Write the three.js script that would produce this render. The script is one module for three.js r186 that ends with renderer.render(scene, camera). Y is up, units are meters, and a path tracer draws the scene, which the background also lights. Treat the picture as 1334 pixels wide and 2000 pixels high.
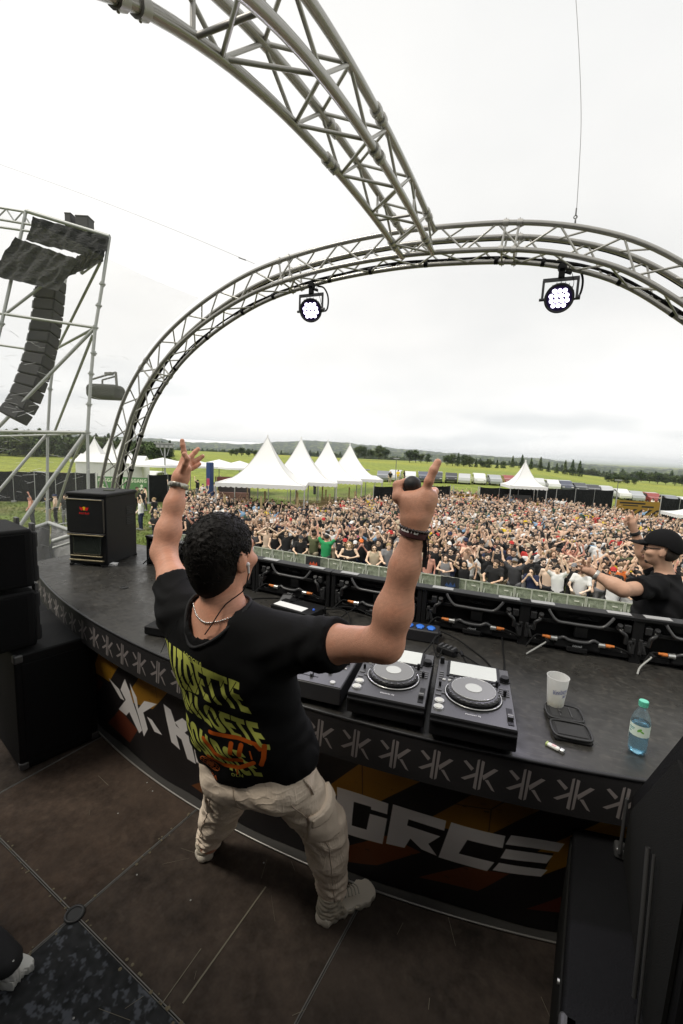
import * as THREE from 'three';
import { RoundedBoxGeometry } from 'three/addons/geometries/RoundedBoxGeometry.js';
import { mergeGeometries, mergeVertices } from 'three/addons/utils/BufferGeometryUtils.js';
import { ImprovedNoise } from 'three/addons/math/ImprovedNoise.js';

// ------------------------------------------------------------------ camera, sky, sun, exposure
const scene = new THREE.Scene();
const D2R = Math.PI / 180;
const camera = new THREE.PerspectiveCamera(99.27, 683 / 1024, 0.05, 6000);
camera.rotation.order = 'YXZ';
camera.position.set(0, 2.05, 0);
camera.rotation.set(-8.04 * D2R, 22 * D2R, 2.6 * D2R);
scene.add(camera);
const renderer = new THREE.WebGLRenderer({ antialias: true });
renderer.toneMapping = THREE.LinearToneMapping;
renderer.toneMappingExposure = 1.55;
renderer.shadowMap.enabled = true;
renderer.setSize(683, 1024);

let seed = 20240;
const rnd = () => { seed = (seed * 1664525 + 1013904223) >>> 0; return seed / 4294967296; };
const rr = (a, b) => a + (b - a) * rnd();
const pick = (a) => a[Math.floor(rnd() * a.length)];
const perlin = new ImprovedNoise();
const n3 = (x, y, z) => perlin.noise(x + 31.7, y + 11.3, z + 57.1);
function fbm(x, y, z, o = 4) { let s = 0, a = .5, f = 1; for (let i = 0; i < o; i++) { s += a * n3(x * f, y * f, z * f); a *= .5; f *= 2.03; } return s; }
const clamp = (x, a = 0, b = 1) => Math.min(b, Math.max(a, x));
const sstep = (a, b, x) => { const t = clamp((x - a) / (b - a)); return t * t * (3 - 2 * t); };
const mix = (a, b, t) => a + (b - a) * t;

{ // overcast sky, bright and nearly white, grey banks of cloud
  const w = 1024, h = 512, px = new Float32Array(w * h * 4);
  for (let j = 0; j < h; j++) for (let i = 0; i < w; i++) {
    const az = (i + .5) / w * 2 * Math.PI - Math.PI, el = ((j + .5) / h - .5) * Math.PI;
    const y = Math.sin(el), c = Math.cos(el), x = c * Math.cos(az), z = c * Math.sin(az);
    const k = (j * w + i) * 4;
    let l, r = 1, g = 1, b = 1;
    if (y > 0) {
      const q = 1 / (y + .16);
      const n = fbm(x * q * .9, 3.1, z * q * .9, 5), m = fbm(x * q * .35, 7.7, z * q * .35, 3);
      const low = Math.exp(-y * 3.2);
      l = .73 - .15 * y + .11 * n + .15 * m;
      const bank = sstep(.02, .36, fbm(x * 3.2, y * 17, z * 3.2, 4) + .5 * m) * sstep(.0, .04, y) * sstep(.34, .08, y);
      l -= bank * .12 * low;
      const bl = clamp(.01 - n * .04 + bank * .03); r = 1 - bl; g = .99 - bl * .45; b = .968; 
    } else { l = .30; r = .8; g = .95; b = .6; }
    px[k] = l * r; px[k + 1] = l * g; px[k + 2] = l * b; px[k + 3] = 1;
  }
  const t = new THREE.DataTexture(px, w, h, THREE.RGBAFormat, THREE.FloatType);
  t.mapping = THREE.EquirectangularReflectionMapping; t.magFilter = THREE.LinearFilter; t.minFilter = THREE.LinearFilter; t.needsUpdate = true;
  scene.background = t; scene.environment = t; scene.environmentIntensity = 1;
}
const sun = new THREE.DirectionalLight(new THREE.Color(1, .94, .84), 1.5);
sun.position.set(-26, 62, 12); sun.target.position.set(0, 0, -14);
sun.castShadow = true; sun.shadow.radius = 26; sun.shadow.mapSize.set(2048, 2048);
Object.assign(sun.shadow.camera, { left: -45, right: 45, top: 45, bottom: -45, near: 1, far: 160 });
scene.add(sun, sun.target);
scene.fog = new THREE.FogExp2(new THREE.Color(.80, .86, .92), .00016);

// ------------------------------------------------------------------ helpers
const V = (x, y, z) => new THREE.Vector3(x, y, z);
const col = (r, g, b) => new THREE.Color().setRGB(r, g, b);
function M(r, g, b, rough = .6, ex = {}) { return new THREE.MeshStandardMaterial({ color: col(r, g, b), roughness: rough, ...ex }); }
const blk = (rough = .6, ex = {}) => new THREE.MeshPhysicalMaterial({ color: col(.0045, .0045, .005), roughness: rough, specularIntensity: .32, ...ex });
function P(r, g, b, rough = .6, ex = {}) { return new THREE.MeshPhysicalMaterial({ color: col(r, g, b), roughness: rough, ...ex }); }
const used = {};
function numbered(n) { const k = used[n] = (used[n] ?? -1) + 1; return k ? n + '_' + String(k).padStart(3, '0') : n; }
function tag(o, label, category, group) { o.userData = { label, category }; if (group) o.userData.group = group; return o; }
function thing(name, label, category, pos = [0, 0, 0], turn = 0, group) {
  const o = new THREE.Group(); o.name = numbered(name); o.position.set(...pos); o.rotation.y = turn; scene.add(o);
  return tag(o, label, category, group);
}
function merge(gs) {
  gs = (Array.isArray(gs) ? gs : [gs]).map(g => { g = g.index ? g.toNonIndexed() : g; for (const k of Object.keys(g.attributes)) if (!['position', 'normal', 'uv'].includes(k)) g.deleteAttribute(k); return g; });
  if (gs.some(g => !g.attributes.uv)) gs.forEach(g => { if (!g.attributes.uv) g.setAttribute('uv', new THREE.BufferAttribute(new Float32Array(g.attributes.position.count * 2), 2)); });
  return gs.length > 1 ? mergeGeometries(gs, false) : gs[0];
}
function part(name, gs, m, parent, label) {
  const o = new THREE.Mesh(Array.isArray(gs) ? merge(gs) : gs, m); o.name = name; o.castShadow = o.receiveShadow = true;
  (parent || scene).add(o); if (label) o.userData.label = label; return o;
}
function struct(name, gs, m, parent) { const o = part(parent ? name : numbered(name), gs, m, parent); o.userData.kind = 'structure'; return o; }
function place(g, x = 0, y = 0, z = 0, rx = 0, ry = 0, rz = 0) { if (rx || ry || rz) g.applyMatrix4(new THREE.Matrix4().makeRotationFromEuler(new THREE.Euler(rx, ry, rz, 'YXZ'))); return g.translate(x, y, z); }
const box = (w, h, d, x = 0, y = 0, z = 0, rx = 0, ry = 0, rz = 0) => place(new THREE.BoxGeometry(w, h, d), x, y, z, rx, ry, rz);
const rbox = (w, h, d, r, x = 0, y = 0, z = 0, rx = 0, ry = 0, rz = 0, s = 2) => place(new RoundedBoxGeometry(w, h, d, s, Math.min(r, w / 2.01, h / 2.01, d / 2.01)), x, y, z, rx, ry, rz);
const cyl = (r1, r2, h, x = 0, y = 0, z = 0, seg = 16, rx = 0, ry = 0, rz = 0, open = false) => place(new THREE.CylinderGeometry(r1, r2, h, seg, 1, open), x, y, z, rx, ry, rz);
const sph = (r, x = 0, y = 0, z = 0, sx = 1, sy = 1, sz = 1, w = 14, h = 10) => new THREE.SphereGeometry(r, w, h).scale(sx, sy, sz).translate(x, y, z);
function bar(a, b, r, seg = 8, r2) {
  a = Array.isArray(a) ? V(...a) : a; b = Array.isArray(b) ? V(...b) : b; const d = b.clone().sub(a), l = d.length();
  const g = new THREE.CylinderGeometry(r2 ?? r, r, l, seg, 1); g.translate(0, l / 2, 0);
  g.applyQuaternion(new THREE.Quaternion().setFromUnitVectors(V(0, 1, 0), d.normalize())); return g.translate(a.x, a.y, a.z);
}
function sbar(a, b, w, t) { // square bar
  a = Array.isArray(a) ? V(...a) : a; b = Array.isArray(b) ? V(...b) : b; const d = b.clone().sub(a), l = d.length();
  const g = new THREE.BoxGeometry(w, l, t ?? w); g.translate(0, l / 2, 0); g.applyQuaternion(new THREE.Quaternion().setFromUnitVectors(V(0, 1, 0), d.normalize())); return g.translate(a.x, a.y, a.z);
}
function tube(pts, r, n = 24, seg = 6, closed = false) {
  const c = new THREE.CatmullRomCurve3(pts.map(p => Array.isArray(p) ? V(...p) : p), closed, 'centripetal'); return new THREE.TubeGeometry(c, n, r, seg, closed);
}
function poly(pts, depth, bev = 0) { const s = new THREE.Shape(pts.map(p => new THREE.Vector2(...p))); return new THREE.ExtrudeGeometry(s, { depth, bevelEnabled: bev > 0, bevelSize: bev, bevelThickness: bev, bevelSegments: 1 }); }
function tex(w, h, draw, srgb = true, rep) {
  const c = document.createElement('canvas'); c.width = w; c.height = h; draw(c.getContext('2d'), w, h);
  const t = new THREE.CanvasTexture(c); if (srgb) t.colorSpace = THREE.SRGBColorSpace; t.wrapS = t.wrapT = THREE.RepeatWrapping; if (rep) t.repeat.set(...rep); return t;
}
function dtex(w, h, fn, srgb, rep) { // fn(u,v) -> [r,g,b] linear 0..1 or number
  const d = new Uint8Array(w * h * 4);
  for (let j = 0; j < h; j++) for (let i = 0; i < w; i++) { let c = fn((i + .5) / w, (j + .5) / h); if (typeof c === 'number') c = [c, c, c]; const k = (j * w + i) * 4; for (let q = 0; q < 3; q++) d[k + q] = 255 * clamp(srgb ? Math.pow(clamp(c[q]), 1 / 2.2) : c[q]); d[k + 3] = 255; }
  const t = new THREE.DataTexture(d, w, h, THREE.RGBAFormat); if (srgb) t.colorSpace = THREE.SRGBColorSpace; t.wrapS = t.wrapT = THREE.RepeatWrapping; t.magFilter = THREE.LinearFilter; t.minFilter = THREE.LinearFilter; t.needsUpdate = true; if (rep) t.repeat.set(...rep); return t;
}
const pn = (u, v, f, s = 0) => { const q = (a, b) => n3(a * f + s * 1.7, b * f - s, s * 2.3 + f); const w = (t) => { t = clamp((t - .8) / .2); return t * t * (3 - 2 * t); }, x = w(u), y = w(v); if (!x && !y) return 1.3 * q(u, v); return 1.3 * ((q(u, v) * (1 - x) + q(u - 1, v) * x) * (1 - y) + (q(u, v - 1) * (1 - x) + q(u - 1, v - 1) * x) * y); }; // tiles
function uvPlane(g, ax = 'xz', s = 1, ox = 0, oy = 0) { const p = g.attributes.position, u = new Float32Array(p.count * 2); for (let i = 0; i < p.count; i++) { u[2 * i] = (p['get' + ax[0].toUpperCase()](i) - ox) * s; u[2 * i + 1] = (p['get' + ax[1].toUpperCase()](i) - oy) * s; } g.setAttribute('uv', new THREE.BufferAttribute(u, 2)); return g; }
// general grids and bump textures shared by many surfaces
const grainBump = dtex(256, 256, (u, v) => .5 + .35 * pn(u, v, 40) + .25 * pn(u, v, 90, 3));
const blotch = dtex(512, 512, (u, v) => { const a = pn(u, v, 7) * .6 + pn(u, v, 18, 5) * .4 + pn(u, v, 50, 9) * .25; return .5 + .5 * a; });
const clothBump = dtex(256, 256, (u, v) => .5 + .25 * Math.sin(u * 256 * 1.6) * Math.sin(v * 256 * 1.6) + .3 * pn(u, v, 30));
const rep = (t, x, y) => { const c = t.clone(); c.repeat.set(x, y); c.needsUpdate = true; return c; };

// signed distance figures: smooth unions of tapered capsules and ellipsoids, meshed with surface nets
function dCap(p, x, y, z) { const ax = x - p.a.x, ay = y - p.a.y, az = z - p.a.z; const t = clamp((ax * p.d.x + ay * p.d.y + az * p.d.z) * p.il); const qx = ax - p.d.x * t, qy = ay - p.d.y * t, qz = az - p.d.z * t; return Math.sqrt(qx * qx + qy * qy + qz * qz) - (p.ra + (p.rb - p.ra) * t); }
function dEll(p, x, y, z) {
  let ax = x - p.a.x, ay = y - p.a.y, az = z - p.a.z;
  if (p.m) { const m = p.m; const bx = m[0] * ax + m[1] * ay + m[2] * az, by = m[3] * ax + m[4] * ay + m[5] * az; az = m[6] * ax + m[7] * ay + m[8] * az; ax = bx; ay = by; }
  const u = ax / p.r[0], v = ay / p.r[1], w = az / p.r[2], k0 = Math.sqrt(u * u + v * v + w * w); if (k0 < 1e-5) return -Math.min(...p.r);
  const s = ax / (p.r[0] * p.r[0]), t = ay / (p.r[1] * p.r[1]), q = az / (p.r[2] * p.r[2]); return k0 * (k0 - 1) / Math.sqrt(s * s + t * t + q * q);
}
const toV = (p) => Array.isArray(p) ? V(...p) : p;
const cap = (a, b, ra, rb = ra, k) => { a = toV(a); b = toV(b); const d = b.clone().sub(a); return { f: dCap, a, d, il: 1 / Math.max(1e-9, d.lengthSq()), ra, rb, k }; };
const ell = (a, r, eu, k) => { const o = { f: dEll, a: toV(a), r, k }; if (eu) { const e = new THREE.Matrix4().makeRotationFromEuler(new THREE.Euler(...eu, 'YXZ')).elements; o.m = [e[0], e[1], e[2], e[4], e[5], e[6], e[8], e[9], e[10]]; } return o; };
function field(prims, k = .03) {
  return (x, y, z) => { let d = 1e9; for (const p of prims) { const e = p.f(p, x, y, z); const kk = p.k ?? k; const h = Math.max(kk - Math.abs(d - e), 0) / kk; d = (p.cut ? Math.max(d, -e) : Math.min(d, e) - h * h * kk * .25); } return d; };
}
function nets(f, mn, mx, h, grow = 0) {
  const N = [0, 1, 2].map(i => Math.ceil((mx[i] - mn[i]) / h) + 1), [nx, ny, nz] = N, B = 6;
  const val = new Float32Array(nx * ny * nz).fill(1);
  for (let k = 0; k < nz; k += B) for (let j = 0; j < ny; j += B) for (let i = 0; i < nx; i += B) {
    const c = f(mn[0] + (i + B / 2) * h, mn[1] + (j + B / 2) * h, mn[2] + (k + B / 2) * h);
    const far = Math.abs(c) > B * h * 1.05 + .012 + grow;
    for (let kk = k; kk < Math.min(k + B, nz); kk++) for (let jj = j; jj < Math.min(j + B, ny); jj++) for (let ii = i; ii < Math.min(i + B, nx); ii++)
      val[ii + nx * (jj + ny * kk)] = far ? c : f(mn[0] + ii * h, mn[1] + jj * h, mn[2] + kk * h);
  }
  const idx = new Int32Array(nx * ny * nz).fill(-1), pos = [], tri = [];
  const off = [[0, 0, 0], [1, 0, 0], [0, 1, 0], [1, 1, 0], [0, 0, 1], [1, 0, 1], [0, 1, 1], [1, 1, 1]], ed = [[0, 1], [2, 3], [4, 5], [6, 7], [0, 2], [1, 3], [4, 6], [5, 7], [0, 4], [1, 5], [2, 6], [3, 7]];
  const cv = new Float32Array(8);
  for (let k = 0; k < nz - 1; k++) for (let j = 0; j < ny - 1; j++) for (let i = 0; i < nx - 1; i++) {
    let m = 0; for (let q = 0; q < 8; q++) { const o = off[q]; const v = val[i + o[0] + nx * (j + o[1] + ny * (k + o[2]))]; cv[q] = v; if (v < 0) m |= 1 << q; }
    if (m === 0 || m === 255) continue;
    let sx = 0, sy = 0, sz = 0, c = 0;
    for (const [a, b] of ed) { if ((cv[a] < 0) === (cv[b] < 0)) continue; const t = cv[a] / (cv[a] - cv[b]), A = off[a], Bb = off[b]; sx += A[0] + (Bb[0] - A[0]) * t; sy += A[1] + (Bb[1] - A[1]) * t; sz += A[2] + (Bb[2] - A[2]) * t; c++; }
    idx[i + nx * (j + ny * k)] = pos.length / 3; pos.push(mn[0] + (i + sx / c) * h, mn[1] + (j + sy / c) * h, mn[2] + (k + sz / c) * h);
  }
  const at = (i, j, k) => idx[i + nx * (j + ny * k)];
  const quad = (a, b, c, d, flip) => { if (a < 0 || b < 0 || c < 0 || d < 0) return; flip ? tri.push(a, c, b, a, d, c) : tri.push(a, b, c, a, c, d); };
  for (let k = 1; k < nz - 1; k++) for (let j = 1; j < ny - 1; j++) for (let i = 1; i < nx - 1; i++) {
    const s = val[i + nx * (j + ny * k)] < 0;
    if (s !== val[i + 1 + nx * (j + ny * k)] < 0) quad(at(i, j - 1, k - 1), at(i, j, k - 1), at(i, j, k), at(i, j - 1, k), !s);
    if (s !== val[i + nx * (j + 1 + ny * k)] < 0) quad(at(i - 1, j, k - 1), at(i - 1, j, k), at(i, j, k), at(i, j, k - 1), !s);
    if (s !== val[i + nx * (j + ny * (k + 1))] < 0) quad(at(i - 1, j - 1, k), at(i, j - 1, k), at(i, j, k), at(i - 1, j, k), !s);
  }
  const g = new THREE.BufferGeometry(); g.setAttribute('position', new THREE.Float32BufferAttribute(pos, 3)); g.setIndex(tri); g.computeVertexNormals();
  g.setAttribute('uv', new THREE.Float32BufferAttribute(new Float32Array(pos.length / 3 * 2), 2)); return g;
}

// ------------------------------------------------------------------ the land
const GY = -3.15;
function gy(x, z) {
  const r = Math.hypot(x, z), az = Math.atan2(x, -z) / D2R;
  let y = GY;
  y -= sstep(28, 49, -z) * clamp(x + 5, 0, 56) * .075 * sstep(-10, 20, x);   // falls away to the right
  y -= sstep(230, 620, r) * 13;                                  // shallow valley beyond the fields
  y += 1.15 * sstep(42.5, 50, -z) * sstep(150, 90, r) * sstep(-33, -15, x);
  y += 1.2 * sstep(70, 150, r);
  if (r > 60) y += fbm(x * .012, 1, z * .012, 3) * sstep(120, 400, r) * 2.2;
  return y;
}
{
  const rings = [], na = 300; let r = 0; while (r < 5200) { rings.push(r); r = r < 6 ? r + 1.5 : r * 1.045 + .02; }
  const pos = [], cl = [], uv = [], ix = [];
  rings.forEach((R, j) => { for (let i = 0; i <= na; i++) {
    const a = i / na * 2 * Math.PI, x = Math.sin(a) * R, z = -Math.cos(a) * R; pos.push(x, gy(x, z), z); uv.push(x / 6, z / 6);
    const s = fbm(x * .06, 2, z * .06, 3);
    let c;
    if (R < 52) { const w = sstep(.02, .3, fbm(x * .22, 5, z * .22, 4) + .08); c = [mix(.16, .24, w), mix(.22, .22, w), mix(.04, .09, w)]; }
    else {
      const strip = Math.sin(-z * .09 + x * .03) * .5 + Math.sin(-z * .031 + 2) * .5, dark = sstep(.35, .9, Math.sin(-z * .017 - x * .006 + 1.2)) * sstep(180, 300, R);
      c = [.33 + strip * .06 + s * .06, .38 + strip * .04 + s * .05, .05];
      const d2 = dark * .75; c = [mix(c[0], .06, d2), mix(c[1], .10, d2), mix(c[2], .03, d2)];
      const straw = sstep(.2, .5, n3(x * .004, 4, z * .006)) * sstep(240, 420, R); c = [mix(c[0], .34, straw), mix(c[1], .30, straw), mix(c[2], .12, straw)];
    }
    cl.push(...c);
  } });
  for (let j = 0; j < rings.length - 1; j++) for (let i = 0; i < na; i++) { const a = j * (na + 1) + i, b = a + 1, c = a + na + 1, d = c + 1; ix.push(a, b, c, b, d, c); }
  const g = new THREE.BufferGeometry(); g.setAttribute('position', new THREE.Float32BufferAttribute(pos, 3)); g.setAttribute('color', new THREE.Float32BufferAttribute(cl, 3)); g.setAttribute('uv', new THREE.Float32BufferAttribute(uv, 2)); g.setIndex(ix); g.computeVertexNormals();
  const gm = dtex(512, 512, (u, v) => { const a = .72 + .5 * (pn(u, v, 34) * .5 + pn(u, v, 90, 4) * .5) + .25 * pn(u, v, 6, 8); return [a, a, a * .95]; });
  struct('ground', g, M(1, 1, 1, .95, { vertexColors: true, map: gm, bumpMap: rep(grainBump, 3, 3), bumpScale: .03 }));
}
{ // grass tufts on the open left side of the festival ground
  const tg = []; for (let i = 0; i < 5; i++) { const a = i * 1.3, g = new THREE.ConeGeometry(.012, .12, 3); g.translate(0, .06, 0); g.rotateZ(.35); g.rotateY(a * 1.9); tg.push(g.translate(Math.cos(a) * .03, 0, Math.sin(a) * .03)); }
  const im = new THREE.InstancedMesh(merge(tg), M(.15, .20, .04, .9), 16000), m = new THREE.Matrix4(), q = new THREE.Quaternion(), e = new THREE.Euler();
  for (let i = 0; i < 16000; i++) { const x = rr(-43, -9), z = rr(-38, -13); e.set(0, rr(0, 6.3), 0); q.setFromEuler(e); const s = rr(.5, 1.3); m.compose(V(x, gy(x, z) - .01, z), q, V(s, s * rr(.6, 1.2), s)); im.setMatrixAt(i, m); const k = rr(0, 1); im.setColorAt(i, col(mix(.6, 1.5, k), mix(.8, 1.15, k), mix(.6, 1.2, k))); }
  im.name = 'grass'; im.userData = { kind: 'stuff', label: 'short worn green grass on the festival ground left of the crowd', category: 'grass' }; scene.add(im);
}
function ridge(name, R, prof, base, m, bump, na = 260, depth = 700) { // prof: [azimuth, elevation] as seen from the stage
  const pos = [], ix = [], uv = []; const a0 = prof[0][0], a1 = prof[prof.length - 1][0], nr = 14;
  const el = (a) => { for (let i = 1; i < prof.length; i++) if (a <= prof[i][0]) { const t = (a - prof[i - 1][0]) / (prof[i][0] - prof[i - 1][0]); return mix(prof[i - 1][1], prof[i][1], t * t * (3 - 2 * t)); } return prof[prof.length - 1][1]; };
  for (let j = 0; j <= nr; j++) for (let i = 0; i <= na; i++) {
    const a = mix(a0, a1, i / na), t = j / nr, rr2 = R - depth * (1 - t) * .9, top = 2.05 + R * Math.tan(el(a) * D2R);
    const s = Math.sin(t * Math.PI / 2), x = Math.sin(a * D2R) * rr2, z = -Math.cos(a * D2R) * rr2;
    let y = mix(base, top, s) + bump * (n3(x * .03, 3, z * .03) * .7 + n3(x * .09, 9, z * .09) * .6) * (t > 0 ? 1 : 0);
    pos.push(x, y, z); uv.push(a, t * 4);
  }
  for (let j = 0; j < nr; j++) for (let i = 0; i < na; i++) { const a = j * (na + 1) + i, b = a + 1, c = a + na + 1, d = c + 1; ix.push(a, b, c, b, d, c); }
  const g = new THREE.BufferGeometry(); g.setAttribute('position', new THREE.Float32BufferAttribute(pos, 3)); g.setAttribute('uv', new THREE.Float32BufferAttribute(uv, 2)); g.setIndex(ix); g.computeVertexNormals(); return struct(name, g, m);
}
const forestTex = dtex(512, 256, (u, v) => { const a = pn(u, v, 60) * .6 + pn(u, v, 25, 2) * .5, f = sstep(.18, .34, pn(u, v, 7, 12)); const k = .6 + a * .5; return [mix(.055 * k, .17, f), mix(.082 * k, .20, f), mix(.05 * k, .07, f)]; }, true);
ridge('hills', 2700, [[-75, .5], [-45, .35], [-43.2, .15], [-34.6, .2], [-30.4, .7], [-26.7, 1.02], [-23, 1.0], [-19.3, .8], [-13.2, .45], [-7.3, .22], [-2.8, .1], [2, .08], [6.5, -.3], [10.5, -.4], [14, -.42], [45, -.2]], -22, M(1, 1, 1, 1, { map: rep(forestTex, .3, 1) }), 9, 300, 1300);
ridge('hills', 1350, [[-75, -.2], [-40, -.45], [-24, -.25], [-17, .1], [-9, -.05], [-2, .05], [4, -.25], [9, -.55], [15, -.6], [40, -.5]], -18, M(.9, .95, .85, 1, { map: rep(forestTex, .45, 1) }), 5, 300, 500);

// ------------------------------------------------------------------ stage floor: decking panels on a slightly turned grid
const floorRot = -8 * D2R;
const worn = (u, v) => sstep(.05, .5, .55 * pn(u, v, 4, 3) + .5 * pn(u, v, 15, 1) + .75 * pn(u, v, 48, 7) + .4 * pn(u, v, 130, 2));
const brownTex = dtex(512, 512, (u, v) => { const a = .86 + .3 * pn(u, v, 9) + .22 * pn(u, v, 34, 6) + .14 * pn(u, v, 120, 2), d = sstep(.4, .6, pn(u, v, 26, 9)) * .25; return [.052 * a + d * .04, .038 * a + d * .033, .029 * a + d * .026]; }, true);
const greyTex = dtex(512, 512, (u, v) => { const k = worn(u, v), a = .8 + .4 * pn(u, v, 40, 3); return [mix(.020 * a, .070, k), mix(.0215 * a, .077, k), mix(.023 * a, .090, k)]; }, true);
const scuffRough = dtex(512, 512, (u, v) => .80 + .18 * pn(u, v, 12) + .18 * pn(u, v, 70, 4));
{
  const floor = new THREE.Group(); floor.name = 'stage_floor'; floor.userData.kind = 'structure'; floor.rotation.y = floorRot; scene.add(floor);
  const c = Math.cos(floorRot), s = Math.sin(floorRot); // world -> grid
  const gx = (x, z) => x * c - z * s, gz = (x, z) => x * s + z * c; const X0 = gx(-1.61, -1.10), Z0 = gz(-1.61, -1.10);
  const brown = [0, 1, 2].map(i => P(1, 1, 1, .95, { map: brownTex, specularIntensity: .3, roughnessMap: scuffRough, bumpMap: grainBump, bumpScale: .0004, color: col(...[[1, 1, 1], [1.12, 1.04, .98], [.86, .88, .9]][i]) }));
  const grey = P(1, 1, 1, .95, { map: greyTex, specularIntensity: .3, roughnessMap: scuffRough, bumpMap: grainBump, bumpScale: .0005 });
  const trimM = M(.13, .125, .115, .6), dirtM = M(.13, .11, .07, .9);
  let n = 0;
  for (let j = -3; j < 3; j++) for (let i = -3; i < 4; i++) {
    const w = 1.03, d = 1.03, x = X0 + (i + .5) * w, z = Z0 + (j + .5) * d;
    const g = rbox(w - .012, .03, d - .012, .004, x, -.015 - (n % 3) * .0008, z, 0, 0, 0, 1); uvPlane(g, 'xz', 1 / 1.4, x + n * .37, z - n * .61);
    part('floor_panel', g, i === 0 && j === 0 ? grey : brown[(i * 5 + j * 3 + 30) % 3], floor); n++;
  }
  const tr = [];
  for (let i = -2; i < 5; i++) { tr.push(box(.004, .004, 6, X0 + i * 1.03 - .004, -.0035, Z0), box(.0028, .004, 6, X0 + i * 1.03 + .0035, -.0038, Z0)); }
  for (let j = -2; j < 4; j++) { tr.push(box(7, .004, .004, X0, -.0036, Z0 + j * 1.03 - .004), box(7, .004, .0028, X0, -.0039, Z0 + j * 1.03 + .0035)); }
  part('seam_trim', tr, trimM, floor);
  part('floor_ring', [new THREE.TorusGeometry(.034, .007, 8, 28).rotateX(Math.PI / 2).translate(X0, .003, Z0), cyl(.028, .028, .006, X0, .0015, Z0, 20)], M(.02, .02, .02, .5), floor);
  const dirt = []; for (let k = 0; k < 90; k++) { const ax = rnd() < .5, t = rr(-.9, .9), o = (rnd() - .5) * .035; dirt.push(cyl(rr(.002, .007), rr(.003, .008), .002, X0 + (ax ? t : o), .002, Z0 + (ax ? o : t), 6)); }
  part('dirt_crumbs', dirt, dirtM, floor);
  const scr = []; for (let k = 0; k < 46; k++) { const a = rr(0, 3.1), l = rr(.02, .14), x = X0 + rr(-.9, 1.9), z = Z0 + rr(-1, .9); scr.push(box(l, .0007, rr(.0006, .0016), x, .0006, z, 0, a)); }
  scr.push(box(.006, .001, .5, X0 + .63, .0008, Z0 - .29, 0, .05), box(.003, .001, .2, X0 + .57, .0009, Z0 - .1, 0, .09));
  part('scratches', scr, M(.17, .15, .11, .8), floor);
  const dots = []; for (let k = 0; k < 16; k++) dots.push(cyl(.004, .004, .0016, X0 + rr(-1, 2), .0012, Z0 + rr(-1, 1), 7));
  part('paint_specks', dots, M(.30, .30, .28, .7), floor);
}
{ // body of the stage below the decking and its apron towards the crowd
  const m = blk(.8);
  struct('stage_deck', [box(11.6, 1.92, 8.2, -1.3, -1.0, -1.05)], m);
  // black cloth that closes the back of the stage
  const t = thing('backdrop', 'black cloth that closes the back of the stage behind the camera', 'curtain');
  const pts = []; for (let i = 0; i <= 90; i++) { const x = -5.6 + i / 90 * 8.8; pts.push([x, 2.15 + .035 * Math.sin(i * 1.3) + .02 * Math.sin(i * .47)]); }
  const sh = pts.concat(pts.slice().reverse().map(([x, z]) => [x, z + .02]));
  part('cloth', poly(sh, 4.4).rotateX(Math.PI / 2).translate(0, 4.35, 0), M(.012, .012, .013, .95), t);
}

// ------------------------------------------------------------------ the long curved DJ table
const TY = .93, edgeZ = (x) => -1.61 - .085 * (x + .75) ** 2, footZ = (x) => -1.77 - .09 * (x + .85) ** 2;
const tblX0 = -3.98, tblX1 = 1.55;
const LOGO = [[[.10, .12], [.34, .33], [.27, .42], [.02, .16]], [[.43, .03], [.50, 0], [.45, 1], [.36, .96]], [[.40, .46], [.40, .58], [.10, .76], [-.02, .72]], [[.55, .02], [.64, .05], [.57, .95], [.50, 1]], [[.60, .50], [.92, .20], [1.04, .23], [.64, .64]], [[.68, .62], [.78, .60], [1, .94], [.90, .90]]];
const band = (zf, y0, y1, x0, x1, n, zf0 = zf) => { // a curved sheet, uv in metres
  const pos = [], uv = [], ix = [], R = 8;
  for (let j = 0; j <= R; j++) for (let i = 0; i <= n; i++) { const x = mix(x0, x1, i / n), t = j / R; pos.push(x, mix(y0, y1, t), mix(zf0(x), zf(x), t)); uv.push(x, mix(y0, y1, t)); }
  for (let j = 0; j < R; j++) for (let i = 0; i < n; i++) { const a = j * (n + 1) + i, b = a + 1, c = a + n + 1, d = c + 1; ix.push(a, b, c, b, d, c); }
  const g = new THREE.BufferGeometry(); g.setAttribute('position', new THREE.Float32BufferAttribute(pos, 3)); g.setAttribute('uv', new THREE.Float32BufferAttribute(uv, 2)); g.setIndex(ix); g.computeVertexNormals(); return g;
};
const uvScale = (g, sx, sy, ox = 0, oy = 0) => { const u = g.attributes.uv; for (let i = 0; i < u.count; i++) u.setXY(i, (u.getX(i) - ox) * sx, (u.getY(i) - oy) * sy); return g; };
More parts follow.
